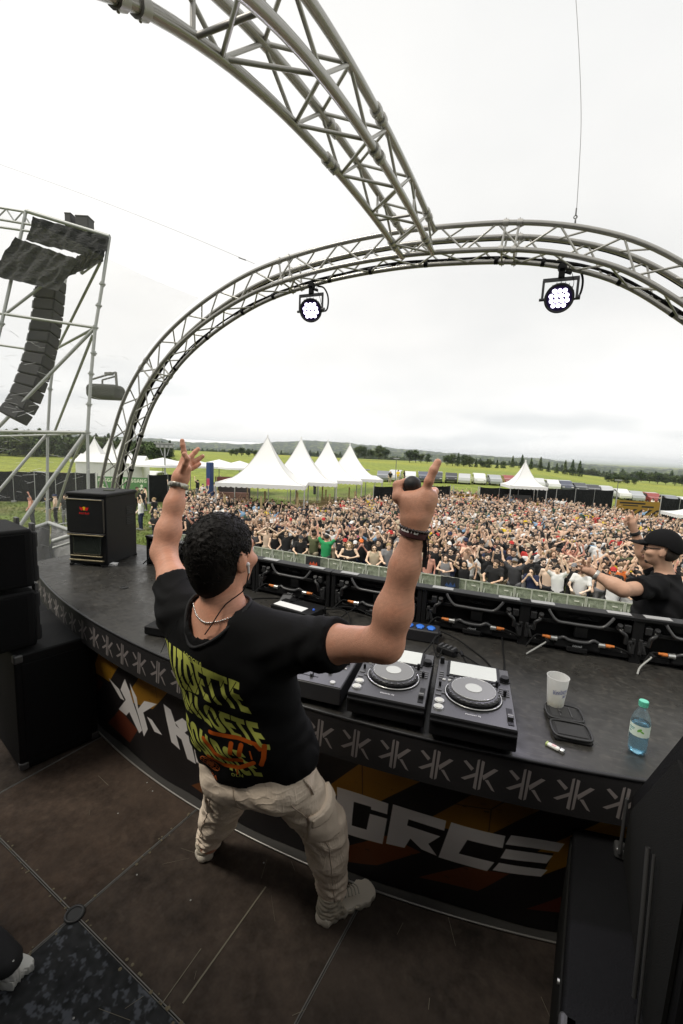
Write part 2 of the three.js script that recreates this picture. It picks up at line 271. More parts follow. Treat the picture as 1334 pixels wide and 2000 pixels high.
{
  const t = thing('dj_table', 'long curved black DJ table with printed hazard stripe front behind which the man stands', 'table');
  const near = []; for (let i = 0; i <= 60; i++) { const x = mix(tblX0, tblX1, i / 60); near.push([x, -edgeZ(x)]); }
  const far = []; for (let i = 60; i >= 0; i--) { const x = mix(tblX0, tblX1, i / 60); far.push([x, x < -3.12 ? 3.5 : 2.79 + .035 * (x + .6) ** 2]); }
  const top = poly(near.concat(far), .026, .004).rotateX(-Math.PI / 2).translate(0, TY - .03, 0); uvPlane(top, 'xz', 1 / 1.6);
  const topTex = dtex(1024, 1024, (u, v) => { const a = .85 + .22 * pn(u, v, 6) + .2 * pn(u, v, 22, 4) + .16 * pn(u, v, 80, 1), sc = sstep(.34, .5, pn(u, v, 60, 5)) * .28 + sstep(.42, .5, pn(u, v * 6 % 1, 26, 7)) * .3; return [.036 * a + .05 * sc, .034 * a + .045 * sc, .030 * a + .037 * sc]; }, true);
  const topRough = dtex(512, 512, (u, v) => .50 + .14 * pn(u, v, 8, 2) + .16 * pn(u, v, 40, 6));
  part('tabletop', top, P(1, 1, 1, .75, { specularIntensity: .7, map: topTex, roughnessMap: topRough, bumpMap: grainBump, bumpScale: .0003 }), t);
  part('edge_strip', [tube(near.map(([x, z]) => [x, TY - .004, -z + .008]), .008, 120, 6)], M(.022, .022, .024, .45), t);
  // printed valance along the edge
  const vt = tex(512, 512, (c, w, h) => { c.fillStyle = '#1b191a'; c.fillRect(0, 0, w, h); for (let i = 0; i < 400; i++) { c.fillStyle = `rgba(${20 + rnd() * 30},${18 + rnd() * 28},${18 + rnd() * 26},.35)`; c.fillRect(rnd() * w, rnd() * h, 2 + rnd() * 9, 1 + rnd() * 3); } c.fillStyle = '#7f7876'; for (const p of LOGO) { c.beginPath(); p.forEach(([x, y], i) => { const X = w * (.11 + x * .76), Y = h * (.14 + y * .72); i ? c.lineTo(X, Y) : c.moveTo(X, Y); }); c.fill(); } });
  const vz = (x) => edgeZ(x) + .012;
  part('valance', uvScale(band(vz, .735, TY - .012, tblX0, tblX1, 120), 1 / .166, 1 / .183, .13 - .083, .735), M(1, 1, 1, .7, { map: vt, bumpMap: rep(clothBump, .5, .5), bumpScale: .0008, side: THREE.DoubleSide }), t);
  // printed front cloth
  const bx0 = -3.1, bx1 = 1.5, by = .78;
  const bt = tex(2048, 348, (c, w, h) => {
    const X = (x) => (x - bx0) / (bx1 - bx0) * w, Y = (y) => (1 - y / by) * h, fill = (p, s) => { c.fillStyle = s; c.beginPath(); p.forEach(([x, y], i) => i ? c.lineTo(X(x), Y(y)) : c.moveTo(X(x), Y(y))); c.fill(); };
    c.fillStyle = '#171213'; c.fillRect(0, 0, w, h);
    const ye = ['#9a6c10', '#8e620e', '#a3750f'];
    for (let k = -6; k < 8; k++) { const x = -.47 + k * .47; if (k === -2) continue; // hazard stripes leaning right
      fill([[x - .26, .46], [x - .02, .74], [x + .25, .74], [x + .02, .50]], ye[(k + 9) % 3]); }
    fill([[.24, .33], [.29, .55], [.49, .73], [.62, .73], [.44, .52]], ye[0]); fill([[-.66, .06], [-.62, .17], [-.41, .32], [-.25, .28], [-.45, .12]], '#7a3f10'); fill([[-.26, .12], [-.06, .28], [.12, .31], [0, .15]], '#70380f'); fill([[.2, .12], [.36, .26], [.52, .3], [.4, .14]], '#65240d');
    fill([[-2.49, .10], [-2.25, .33], [-2.05, .27], [-2.2, .09]], '#6a2c10'); fill([[-2.9, .2], [-2.6, .46], [-2.45, .44], [-2.7, .16]], '#50200c'); fill([[-1.6, .08], [-1.4, .24], [-1.2, .24], [-1.4, .07]], '#6a3a10');
    for (let i = 0; i < 900; i++) { const a = rnd(); c.fillStyle = `rgba(${a < .5 ? '8,6,6' : '60,36,14'},${.12 + rnd() * .3})`; const r = 1 + rnd() * rnd() * 7; c.fillRect(rnd() * w, rnd() * h, r * 2, r * .8); }
    c.strokeStyle = 'rgba(20,10,5,.7)'; c.lineWidth = 1.6; for (const [a, b, d, e] of [[-.52, .74, -.52, .5], [.02, .64, .02, .52], [.02, .64, -.16, .62], [.02, .64, .1, .73], [-1.8, .78, -1.8, .6]]) { c.beginPath(); c.moveTo(X(a), Y(b)); c.lineTo(X(d), Y(e)); c.stroke(); }
    const L = '#f2eeec';
    fill([[-.64, .525], [-.40, .515], [-.405, .45], [-.48, .45], [-.48, .465], [-.56, .465], [-.57, .325], [-.50, .325], [-.485, .425], [-.405, .425], [-.425, .262], [-.65, .262]], L);
    fill([[-.38, .52], [-.15, .52], [-.155, .46], [-.31, .46], [-.315, .42], [-.17, .42], [-.22, .35], [-.18, .29], [-.25, .30], [-.30, .345], [-.325, .275], [-.41, .27]], L);
    fill([[-.13, .52], [.085, .515], [.08, .445], [-.06, .445], [-.09, .35], [.055, .355], [.03, .29], [-.175, .285]], L);
    fill([[.105, .525], [.305, .535], [.288, .48], [.088, .468]], L); fill([[.092, .445], [.27, .455], [.252, .405], [.075, .388]], L); fill([[.072, .36], [.26, .372], [.24, .325], [.05, .305]], L);
    fill([[-2.33, .53], [-2.2, .505], [-2.155, .44], [-2.21, .43]], L); fill([[-2.1, .62], [-2.18, .51], [-2.135, .455], [-2.27, .32], [-2.17, .32], [-2.12, .37], [-2.04, .25], [-2.0, .29], [-2.065, .55]], L);
    fill([[-2.055, .61], [-2.0, .53], [-2.0, .45], [-1.93, .53], [-1.81, .555], [-1.955, .44], [-1.935, .33], [-1.99, .25]], L); fill([[-1.925, .425], [-1.88, .42], [-1.80, .345], [-1.87, .34]], L);
    fill([[-1.745, .585], [-1.68, .575], [-1.65, .48], [-1.535, .46], [-1.525, .275], [-1.595, .275], [-1.62, .40], [-1.665, .41], [-1.65, .31], [-1.725, .33]], L); fill([[-1.66, .50], [-1.58, .565], [-1.53, .55], [-1.535, .51], [-1.59, .455]], L);
    fill([[-1.51, .57], [-1.445, .56], [-1.435, .31], [-1.52, .29]], L); fill([[-1.40, .56], [-1.33, .56], [-1.2, .40], [-1.2, .56], [-1.13, .55], [-1.12, .27], [-1.19, .28], [-1.32, .44], [-1.33, .29], [-1.40, .29]], L);
    fill([[-1.08, .55], [-.90, .54], [-.91, .49], [-1.02, .49], [-1.02, .43], [-.93, .43], [-.94, .38], [-1.02, .38], [-1.03, .27], [-1.10, .27]], L); fill([[-.88, .54], [-.67, .53], [-.68, .27], [-.88, .27]], L); fill([[-.82, .47], [-.74, .47], [-.74, .33], [-.82, .33]], '#171213');
  });
  const bu = band((x) => edgeZ(x) - .03, .012, .76, bx0, bx1, 140, footZ); { const p = bu.attributes.position; for (let i = 0; i < p.count; i++) { const x = p.getX(i), y = p.getY(i); p.setZ(i, p.getZ(i) + .006 * Math.sin(x * 9 + y * 4) + .006 * n3(x * 4, y * 5, 2)); } bu.computeVertexNormals(); }
  part('front_cloth', uvScale(bu, 1 / (bx1 - bx0), 1 / by, bx0), M(1, 1, 1, .62, { map: bt, bumpMap: rep(clothBump, 8, 2), bumpScale: .0008, side: THREE.DoubleSide }), t);
  part('carcass', [poly(near.map(([x, z]) => [x, z + .24]).concat(far), .84).rotateX(-Math.PI / 2).translate(0, .03, 0)], blk(.8), t);
  part('base_rail', [tube(near.map(([x]) => [x, .008, footZ(x) + .045]), .005, 100, 5)], M(.30, .29, .27, .4, { metalness: .6 }), t);
  part('base_plate', [band((x) => footZ(x) - .01, .004, .006, tblX0 + .9, tblX1, 80, (x) => footZ(x) + .045)], M(.03, .028, .025, .7, { side: THREE.DoubleSide }), t);
}

// ------------------------------------------------------------------ roof trusses
const alu = M(.36, .35, .325, .46, { metalness: .45, roughnessMap: rep(blotch, 2, 2) });
const alu2 = M(.43, .42, .395, .4, { metalness: .45 });
const black = blk(.55), rubber = blk(.8, { color: col(.011, .011, .011) });
const unitCyl = new THREE.CylinderGeometry(1, 1, 1, 7, 1);
function rod(name, a, b, r, m, parent, geo = unitCyl) { a = toV(a); b = toV(b); const o = new THREE.Mesh(geo, m), d = b.clone().sub(a); o.name = name; o.position.copy(a).addScaledVector(d, .5); o.scale.set(r, d.length(), r); o.quaternion.setFromUnitVectors(V(0, 1, 0), d.normalize()); o.castShadow = o.receiveShadow = true; parent.add(o); return o; }
const archPts = [[-5.34, -.05], [-5.28, .6], [-5.11, 1.40], [-4.88, 2.05], [-4.60, 2.62], [-4.15, 3.13], [-3.60, 3.51], [-2.86, 3.83], [-2.15, 3.97], [-1.31, 4.03], [-.67, 4.01], [-.10, 3.95], [.34, 3.84], [.70, 3.69], [1.06, 3.45], [1.6, 2.98], [2.05, 2.35], [2.38, 1.6], [2.58, .7], [2.64, -.05]];
const archC = new THREE.CatmullRomCurve3(archPts.map(p => V(p[0], p[1], 0)), false, 'centripetal');
const N1 = 260, archS = archC.getSpacedPoints(N1);
const archAt = (t, off, z) => { const i = clamp(t, 0, 1) * N1, k = Math.min(N1 - 1, Math.floor(i)), p = archS[k].clone().lerp(archS[k + 1], i - k), tg = archS[Math.min(N1, k + 2)].clone().sub(archS[Math.max(0, k - 1)]).normalize(); return V(p.x - tg.y * -off * -1 * -1, p.y + tg.x * -off, z).setX(p.x + tg.y * off); };
{
  const t = thing('arch_truss', 'silver arched box truss spanning the front of the stage above the crowd', 'truss');
  const zn = -4.1, zf = -4.35, off = .205, R = .0212;
  const line = (o, z, r, a = 0, b = 1, n = 150, seg = 10) => { const pts = []; for (let i = 0; i <= n; i++) pts.push(archAt(mix(a, b, i / n), o, z)); return new THREE.TubeGeometry(new THREE.CatmullRomCurve3(pts), n, r, seg); };
  for (const [o, z] of [[0, zn], [0, zf], [off, zn], [off, zf]]) part('chord', line(o, z, R), alu, t);
  const n = 54;
  for (let i = 0; i < n; i++) {
    const a = i / n, b = (i + 1) / n, m = (a + b) / 2, e = .0016;
    rod('brace', i % 2 ? archAt(a, 0, zn) : archAt(a, off, zn), i % 2 ? archAt(b, off, zn) : archAt(b, 0, zn), .0085, alu2, t);
    rod('brace', i % 2 ? archAt(a, off, zf) : archAt(a, 0, zf), i % 2 ? archAt(b, 0, zf) : archAt(b, off, zf), .0085, alu2, t);
    rod('brace', archAt(a, off, i % 2 ? zn : zf), archAt(b, off, i % 2 ? zf : zn), .008, alu2, t);
    if (i % 2) rod('brace', archAt(a, 0, zf), archAt(b, 0, zn), .008, alu2, t);
    if (i % 9 === 4) for (const q of [m - e * 2.6, m + e * 2.6]) { rod('brace', archAt(q, 0, zn), archAt(q, off, zn), .0095, alu2, t); rod('brace', archAt(q, 0, zf), archAt(q, off, zf), .0095, alu2, t); rod('brace', archAt(q, off, zn), archAt(q, off, zf), .0085, alu2, t); }
  }
  const cp = []; for (let i = 4; i < n; i += 9) for (const [o, z] of [[0, zn], [0, zf], [off, zn], [off, zf]]) for (const d of [-.0042, .0042]) { const c = (i + .5) / n; cp.push(bar(archAt(c + d - .0016, o, z), archAt(c + d + .0016, o, z), .028, 10)); const q = archAt(c + d, o, z); cp.push(cyl(.005, .005, .075, q.x, q.y, q.z, 6)); }
  part('coupler', cp, alu2, t);
  part('light_bar', line(-.012, zf - .052, .024, .06, .95, 130, 8), black, t);
  const cb = (s, d, r, a, b) => { const pts = []; for (let i = 0; i <= 60; i++) { const q = mix(a, b, i / 60), p = archAt(q, off - .036 + .010 * Math.sin(i * s) * Math.sin(i * .31), zf + d); pts.push(p); } return new THREE.TubeGeometry(new THREE.CatmullRomCurve3(pts), 160, r, 6); };
  part('cable', [cb(.9, 0, .009, .1, .98), cb(.7, .012, .007, .22, .9), cb(1.3, -.014, .006, .35, .98)], rubber, t);
  const tp = []; for (let q = .14; q < .97; q += .043) { const c = q + .006 * Math.sin(q * 90); tp.push(bar(archAt(c - .0013, off - .012, zf), archAt(c + .0013, off - .012, zf), .034, 10)); }
  part('tape_band', tp, black, t);
}
{
  const t = thing('ridge_truss', 'silver box truss running overhead from the arch to above the camera', 'truss');
  const prof = [[1.9, 1.9], [.6, 2.42], [-.3, 2.86], [-.8, 3.14], [-1.1, 3.32], [-1.45, 3.46], [-1.85, 3.57], [-2.47, 3.68], [-3.29, 3.77], [-4.1, 3.815]];
  const H = .19, R = .0235; const cur = (x, h) => new THREE.CatmullRomCurve3(prof.map(([z, y]) => V(x, y + h, z)), false, 'centripetal');
  const cs = [cur(-1.18, 0), cur(-.90, 0), cur(-1.18, H), cur(-.90, H)];
  for (const c of cs) part('chord', new THREE.TubeGeometry(c, 60, R, 12), alu, t);
  const n = 22;
  for (let i = 0; i < n; i++) {
    const g = (c, u) => cs[c].getPointAt(u), a = i / n, b = (i + 1) / n;
    rod('brace', g(i % 2 ? 0 : 1, a), g(i % 2 ? 1 : 0, b), .0095, alu2, t); rod('brace', g(i % 2 ? 2 : 3, b), g(i % 2 ? 3 : 2, a), .009, alu2, t);
    rod('brace', g(i % 2 ? 0 : 2, a), g(i % 2 ? 2 : 0, b), .0095, alu2, t); rod('brace', g(i % 2 ? 3 : 1, a), g(i % 2 ? 1 : 3, b), .0095, alu2, t);
    if (i % 7 === 5) { rod('brace', g(0, a + .02), g(2, a + .02), .010, alu2, t); rod('brace', g(1, a + .02), g(3, a + .02), .010, alu2, t); rod('brace', g(0, a + .02), g(1, a + .02), .010, alu2, t); }
  }
  const cp = []; for (const u of [.52, .75, .955]) for (const c of cs) for (const d of [-.007, .007]) { cp.push(bar(c.getPointAt(u + d - .003), c.getPointAt(u + d + .003), .033, 12)); const q = c.getPointAt(u + d); cp.push(cyl(.005, .005, .085, q.x, q.y, q.z, 6)); }
  part('coupler', cp, alu2, t);
}
// ------------------------------------------------------------------ LED wash lights under the arch
function washLight(pos, label, tilt) {
  const t = thing('stage_light', label, 'stage light', pos, 0, 'lit LED stage lights hanging from the arch');
  const [px, py, pz] = pos, aim = V(0, 2.05, 0).sub(V(px, py, pz)).normalize().add(V(tilt, -.22, .1)).normalize();
  const q = new THREE.Quaternion().setFromUnitVectors(V(0, 0, 1), aim), R = (g) => { g.applyQuaternion(q); return g; };
  const prof = [[.001, -.15], [.05, -.15], [.085, -.13], [.105, -.09], [.112, -.02], [.118, 0], [.118, .018], [.104, .018], [.101, .004], [.001, .004]].map(p => new THREE.Vector2(...p));
  const body = new THREE.LatheGeometry(prof, 32).rotateX(Math.PI / 2);
  const fins = []; for (let i = 0; i < 20; i++) { const a = i / 20 * 2 * Math.PI; fins.push(place(new THREE.BoxGeometry(.006, .022, .085), Math.cos(a) * .102, Math.sin(a) * .102, -.075, 0, 0, a - Math.PI / 2)); }
  part('housing', [R(body), ...fins.map(R)], M(.02, .02, .022, .42), t);
  const ls = []; for (const [n, y, o] of [[3, .057, 0], [4, .019, -.009], [4, -.019, .009], [3, -.057, 0.0]]) for (let i = 0; i < n; i++) ls.push([(i - (n - 1) / 2) * .0405 + o * .3, y]);
  const glow = new THREE.MeshStandardMaterial({ color: col(.6, .55, .7), emissive: col(.86, .8, 1), emissiveIntensity: 3.2, roughness: .3 });
  for (const [x, y] of ls) part('lens', R(new THREE.SphereGeometry(.0178, 12, 8).scale(1, 1, .45).translate(x, y, .011)), glow, t);
  part('lens_plate', R(cyl(.1, .1, .003, 0, 0, 0, 28).rotateX(Math.PI / 2).translate(0, 0, .0065)), M(.03, .018, .075, .3), t);
  const yx = V(Math.cos(.0), 0, 0), sx = .133; // yoke
  part('yoke', [sbar([-sx, -.01, 0], [-sx, .15, 0], .02, .006), sbar([sx, -.01, 0], [sx, .15, 0], .02, .006), sbar([-sx - .008, .15, 0], [sx + .008, .15, 0], .03, .012), cyl(.012, .012, .05, -sx, -.005, 0, 10, 0, 0, Math.PI / 2), cyl(.02, .02, .03, sx + .012, -.005, 0, 10, 0, 0, Math.PI / 2)], M(.03, .03, .033, .4), t);
  part('clamp', [rbox(.05, .085, .04, .008, 0, .2, 0), cyl(.036, .036, .04, 0, .245, 0, 16, Math.PI / 2), cyl(.014, .014, .05, .05, .2, 0, 8, 0, 0, 1.2)], black, t);
  part('cable', [tube([[.06, .24, -.02], [.13, .22, -.02], [.17, .14, -.05], [.15, .02, -.08], [.06, .02, -.13]], .009, 20), tube([[.05, .25, 0], [.08, .18, .01], [.1, .12, 0], [.09, .05, -.08]], .0025, 16)], rubber, t);
  const s = new THREE.SpotLight(new THREE.Color(.85, .8, 1), 5, 12, .5, .6); s.position.copy(V(px, py, pz).addScaledVector(aim, .05)); s.target.position.copy(s.position.clone().addScaledVector(aim, 2)); s.castShadow = true; s.shadow.radius = 4; scene.add(s, s.target);
}
washLight([-2.203, 3.498, -4.330], 'lit round LED stage light hanging left of the ridge truss from the arch', .05);
washLight([0.166, 3.423, -4.330], 'lit round LED stage light hanging at the right of the arch under the wire', -.05);
// ------------------------------------------------------------------ wires
{
  let t = thing('wire', 'thin steel wire running straight up from the top of the arch', 'wire');
  part('strand', [tube([[0.221, 3.909, -4.150], [0.214, 4.457, -4.400], [0.195, 5.077, -4.700], [0.065, 6.391, -5.200], [-0.081, 7.490, -5.600]], .0028, 30, 5)], M(.2, .2, .2, .5), t);
  const a = [0.214, 3.970, -4.150]; part('shackle', [new THREE.TorusGeometry(.012, .004, 6, 14).translate(...a), new THREE.TorusGeometry(.012, .004, 6, 14).rotateY(1.5).translate(a[0], a[1] - .03, a[2]), cyl(.006, .006, .05, a[0], a[1] + .04, a[2], 6)], M(.15, .15, .15, .5), t);
  t = thing('wire', 'thin guy wire sloping up to the left from the left shoulder of the arch', 'wire');
  part('strand', [tube([[-2.825, 3.976, -4.200], [-4.180, 4.605, -4.400], [-5.990, 5.398, -4.600], [-8.672, 6.505, -4.800]], .0022, 30, 5)], M(.3, .3, .3, .5), t);
  const b = [-2.936, 4.024, -4.200]; part('turnbuckle', [bar(b, [b[0] - .09, b[1] + .035, b[2]], .006, 6)], M(.1, .1, .1, .5), t);
}
{ // black canopy over the rear of the stage, behind and above the camera
  const t = thing('stage_roof', 'black canopy over the rear of the stage above the camera', 'canopy'); const pos = [], ix = [], n = 40, zs = [2.2, 1.2, .25]; zs.forEach((z) => { for (let i = 0; i <= n; i++) { const p = archAt(i / n, -.06, 0); pos.push(-1.33 + (p.x + 1.33) * .98, Math.max(0, p.y * .98), z); } });
  for (let j = 0; j < zs.length - 1; j++) for (let i = 0; i < n; i++) { const a = j * (n + 1) + i, b = a + 1, c = a + n + 1, d = c + 1; ix.push(a, b, c, b, d, c); }
  const g = new THREE.BufferGeometry(); g.setAttribute('position', new THREE.Float32BufferAttribute(pos, 3)); g.setIndex(ix); g.computeVertexNormals(); part('cloth', g, M(.012, .012, .013, .9, { side: THREE.DoubleSide }), t); const rb = []; for (let i = 0; i < n; i++) rb.push(bar([pos[i * 3], pos[i * 3 + 1], 1.2], [pos[i * 3 + 3], pos[i * 3 + 4], 1.2], .025, 6)); part('rib', rb, M(.3, .3, .3, .5), t);
}
// ------------------------------------------------------------------ PA scaffold tower on the left with hung speakers
{
  const t = thing('scaffold_tower', 'tall grey scaffold tower left of the stage that carries the hanging speakers', 'scaffold');
  const st = M(.36, .37, .36, .5, { metalness: .5 }); const d = 11, r = .034;
  const L = (name, pts, rad = r) => { for (let i = 0; i < pts.length - 1; i++) rod(name, pts[i], pts[i + 1], rad, st, t); };
  const A = [[-10.153, 7.135, -8.654], [-10.207, 5.936, -8.450], [-10.271, 4.840, -8.257], [-10.256, 3.683, -8.087], [-10.200, 2.207, -7.885], [-9.919, -0.351, -7.608]];
  const B = [[-12.163, 7.680, -7.925], [-12.306, 6.284, -7.655], [-12.468, 4.836, -7.369], [-12.683, 3.180, -7.030], [-12.776, 2.018, -6.815], [-12.699, -0.679, -6.435]];
  const C = [[-13.095, 6.745, -9.585], [-13.180, 4.659, -9.233], [-13.208, 3.472, -9.040], [-13.149, 2.107, -8.856], [-12.910, -0.541, -8.549]];
  L('leg', A, .04); L('leg', B, .04); L('leg', C, .04);
  L('ledger', [[-12.529, 5.090, -7.383], A[2]], .036); L('ledger', [[-15.291, 4.769, -8.396], [-13.828, 4.612, -8.964], C[1]]); L('ledger', [[-12.786, 2.120, -6.827], A[4]], .042); L('ledger', [[-15.094, 1.966, -8.049], C[3], A[4]]); L('ledger', [A[0], B[0]], .05); L('ledger', [C[1], A[2]]);
  L('diagonal', [A[2], [-12.475, 2.007, -6.935]], .042); L('diagonal', [[-10.312, 4.645, -8.211], [-12.993, 2.114, -8.920]]); L('diagonal', [[-10.307, 6.484, -8.493], [-13.126, 4.692, -9.259]]); L('diagonal', [[-12.385, 5.097, -7.442], [-11.173, 6.237, -8.105], [-10.288, 6.537, -8.508]]); L('diagonal', [[-10.277, 2.139, -7.843], [-10.587, 0.925, -7.097], [-10.846, -0.292, -6.371]], .05); L('diagonal', [[-10.251, 2.115, -7.850], [-11.451, 1.364, -8.340], [-12.288, 0.065, -8.457]]); L('diagonal', [[-12.988, 2.104, -8.703], [-13.324, 0.389, -7.435]], .045); L('diagonal', [[-10.268, 6.576, -8.523], [-11.197, 6.356, -8.659], [-11.341, 6.551, -8.630]], .026); L('diagonal', [[-10.537, 6.628, -8.422], [-11.223, 6.369, -8.650]], .022);
  const top = []; for (const [y0, y1] of [[407, 415], [425, 437], [438, 452]]) top.push([[[-13.268, 7.807, -7.498][0], 0, 0], y0, y1]);
  L('ledger', [[-13.267, 7.794, -7.496], [-12.173, 7.654, -7.917]], .03); L('ledger', [[-13.239, 7.499, -7.463], [-11.950, 7.331, -7.958]], .03); L('ledger', [[-13.219, 7.295, -7.440], [-12.007, 7.173, -7.911]], .03);
  for (let i = 0; i < 5; i++) rod('brace', [[-13.144, 7.761, -7.541], [-12.849, 7.441, -7.612], [-12.634, 7.709, -7.739], [-12.414, 7.411, -7.783], [-12.244, 7.651, -7.888]][i], [[-12.849, 7.441, -7.612], [-12.634, 7.709, -7.739], [-12.414, 7.411, -7.783], [-12.244, 7.651, -7.888], [-12.049, 7.364, -7.923]][i], .018, st, t);
  const cl = []; for (const [x, y] of [[188, 642], [171, 845], [196, 555], [190, 605], [178, 700], [172, 790], [24, 560], [4, 612], [98, 700], [95, 806]]) { cl.push([x, y]); }
  const jo = []; for (const p of [A[1], A[2], A[3], A[4], C[1], C[2], C[3], B[1], B[2], [-10.240, 5.395, -8.354], [-10.231, 2.913, -7.980], [-10.245, 4.198, -8.170]]) jo.push(cyl(.075, .075, .03, ...p, 10), cyl(.05, .05, .11, ...p, 8));
  part('coupler', jo, st, t);
}
function clothSheet(pts, nU, nV, amp, sd) { // bilinear sheet between four corners, folded
  const [a, b, c, d] = pts.map(toV), pos = [], ix = [], uv = []; const nn = b.clone().sub(a).cross(d.clone().sub(a)).normalize();
  for (let j = 0; j <= nV; j++) for (let i = 0; i <= nU; i++) { const u = i / nU, v = j / nV, p = a.clone().lerp(b, u).lerp(d.clone().lerp(c, u), v); const w = amp * (Math.sin(u * 34 + 3 * n3(u * 3, v * 2, sd)) * .5 + 1.6 * n3(u * 9, v * 3, sd) + n3(u * 22, v * 9, sd)); p.addScaledVector(nn, w); p.y += .3 * amp * n3(u * 5, 0, sd + 5) * (v > .9 ? 3 : 0); pos.push(p.x, p.y, p.z); uv.push(u, v); }
  for (let j = 0; j < nV; j++) for (let i = 0; i < nU; i++) { const a = j * (nU + 1) + i, b = a + 1, c = a + nU + 1, d = c + 1; ix.push(a, b, c, b, d, c); }
  const g = new THREE.BufferGeometry(); g.setAttribute('position', new THREE.Float32BufferAttribute(pos, 3)); g.setAttribute('uv', new THREE.Float32BufferAttribute(uv, 2)); g.setIndex(ix); g.computeVertexNormals(); return g;
}
{
  const net = M(.035, .036, .036, .9, { side: THREE.DoubleSide, bumpMap: rep(blotch, 2, 2), bumpScale: .04 });
  let t = thing('rain_cover', 'black rain cover wrapped round the top of the scaffold tower', 'cover');
  part('upper_sheet', clothSheet([[-11.860, 7.486, -7.909], [-10.059, 7.063, -8.573], [-10.171, 6.497, -8.441], [-11.971, 6.894, -7.774]], 40, 14, .03, 1), net, t);
  part('lower_sheet', clothSheet([[-12.077, 6.890, -7.622], [-10.644, 6.454, -8.134], [-11.039, 5.652, -7.853], [-12.674, 5.977, -7.241]], 40, 14, .035, 4), net, t);
  part('side_sheet', clothSheet([[-10.726, 6.574, -8.174], [-10.136, 6.754, -8.494], [-10.166, 6.446, -8.435], [-11.015, 5.985, -8.022]], 20, 8, .04, 8), net, t);
  const box1 = (p, w, h, d, name, label) => { const k = thing(name, label, 'motor', p, .4); part('body', rbox(w, h, d, .03), M(.05, .05, .05, .6), k); part('lid', rbox(w * 1.05, h * .12, d * 1.05, .02, 0, h * .5, 0), M(.07, .07, .07, .5), k); };
  box1([-11.283, 7.522, -8.474], .17, .34, .3, 'chain_motor', 'narrow dark hoist motor on top of the scaffold, the left one');
  box1([-10.947, 7.460, -8.601], .33, .36, .3, 'chain_motor', 'wide dark hoist motor on top of the scaffold, the right one');
  // hanging column of speakers
  t = thing('line_array', 'long curved column of black speakers hanging in the scaffold tower', 'speaker array');
  const mid = new THREE.CatmullRomCurve3([[-11.921, 6.187, -8.340], [-11.925, 5.178, -8.185], [-11.882, 4.348, -7.967], [-11.905, 3.595, -7.734], [-11.981, 2.918, -7.491], [-12.099, 2.471, -7.266]].map(p => V(...p)));
  const n = 13, cm = M(.016, .016, .017, .7, { bumpMap: rep(grainBump, 2, 2), bumpScale: .004 }), gm = M(.025, .025, .026, .85), rg = M(.16, .17, .17, .5, { metalness: .5 });
  const ql = V(.93, 0, -.37);
  for (let i = 0; i < n; i++) {
    const p = mid.getPointAt((i + .5) / n), tg = mid.getTangentAt((i + .5) / n), q = new THREE.Quaternion(); const y = tg.clone().negate(), z = ql.clone().cross(y).normalize(), x = y.clone().cross(z); q.setFromRotationMatrix(new THREE.Matrix4().makeBasis(x, y, z));
    const h = mid.getLength() / n, place2 = (g) => { g.applyQuaternion(q); return g.translate(p.x, p.y, p.z); };
    const c = part('cabinet', place2(rbox(.56, h * .95, .42, .03)), cm, t); part('grille', place2(rbox(.50, h * .78, .02, .005, 0, 0, .215)), gm, c);
    part('rigging', [sbar([-.31, -h * .3, .1], [-.31, h * .3, .1], .03), sbar([-.36, -h * .3, .1], [-.36, h * .3, .1], .025), sbar([-.37, h * .3, .1], [-.28, h * .3, .1], .03), sbar([-.37, -h * .3, .1], [-.28, -h * .3, .1], .03)].map(place2), rg, c);
  }
  // smaller cluster hung from an arm
  t = thing('speaker_cluster', 'small covered speaker cluster hanging from an arm right of the scaffold', 'speaker');
  const c = [-12.377, 3.542, -10.258]; const g = rbox(1.06, .46, .6, .14, 0, 0, 0, 0, .35, 0, 3); const pp = g.attributes.position; for (let i = 0; i < pp.count; i++) { const y = pp.getY(i); pp.setX(i, pp.getX(i) * (1 - .12 * Math.abs(y) / .23)); } part('cover', g.translate(...c), M(.12, .125, .115, .9, { bumpMap: rep(blotch, 2, 2), bumpScale: .05 }), t);
  part('frame', [bar([-12.879, 3.905, -10.111], [-12.152, 4.182, -10.447], .03), bar([-12.152, 4.182, -10.447], [-12.083, 3.782, -10.413], .04), bar([-12.519, 3.923, -10.259], [-12.497, 3.698, -10.233], .03), bar([-12.519, 3.923, -10.259], [-12.139, 4.054, -10.432], .025), rbox(.3, .1, .12, .02, ...[-12.342, 4.125, -10.361])], M(.2, .2, .19, .5), t);
}
{ // tarp covered platform at the foot of the tower
  const t = thing('tarp_platform', 'low platform wrapped in grey tarp with metal rails beside the black fridge', 'platform');
  const tp = M(.30, .30, .30, .55, { side: THREE.DoubleSide, bumpMap: rep(blotch, 2, 2), bumpScale: .02 });
  const A = [-8.151, 0.221, -4.271], B = [-8.318, 0.416, -5.540], C = [-6.745, 0.423, -5.087], dn = (p, h) => [p[0], p[1] - h, p[2]];
  part('tarp', clothSheet([A, B, dn(B, 1.4), dn(A, 1.4)], 24, 10, .02, 2), tp, t); part('tarp', clothSheet([B, C, dn(C, 1.4), dn(B, 1.4)], 24, 10, .03, 5), tp, t);
  const st = M(.42, .43, .41, .45, { metalness: .5 });
  part('rail', [bar(A, B, .035), bar(B, C, .035)], st, t); part('rail', [bar([-6.836, 0.398, -4.611], [-6.365, 0.593, -4.831], .04), bar([-6.825, 0.292, -4.599], [-6.354, 0.479, -4.818], .022), bar([-6.283, 0.121, -4.575], [-6.181, 0.380, -4.655], .02)], st, t);
}
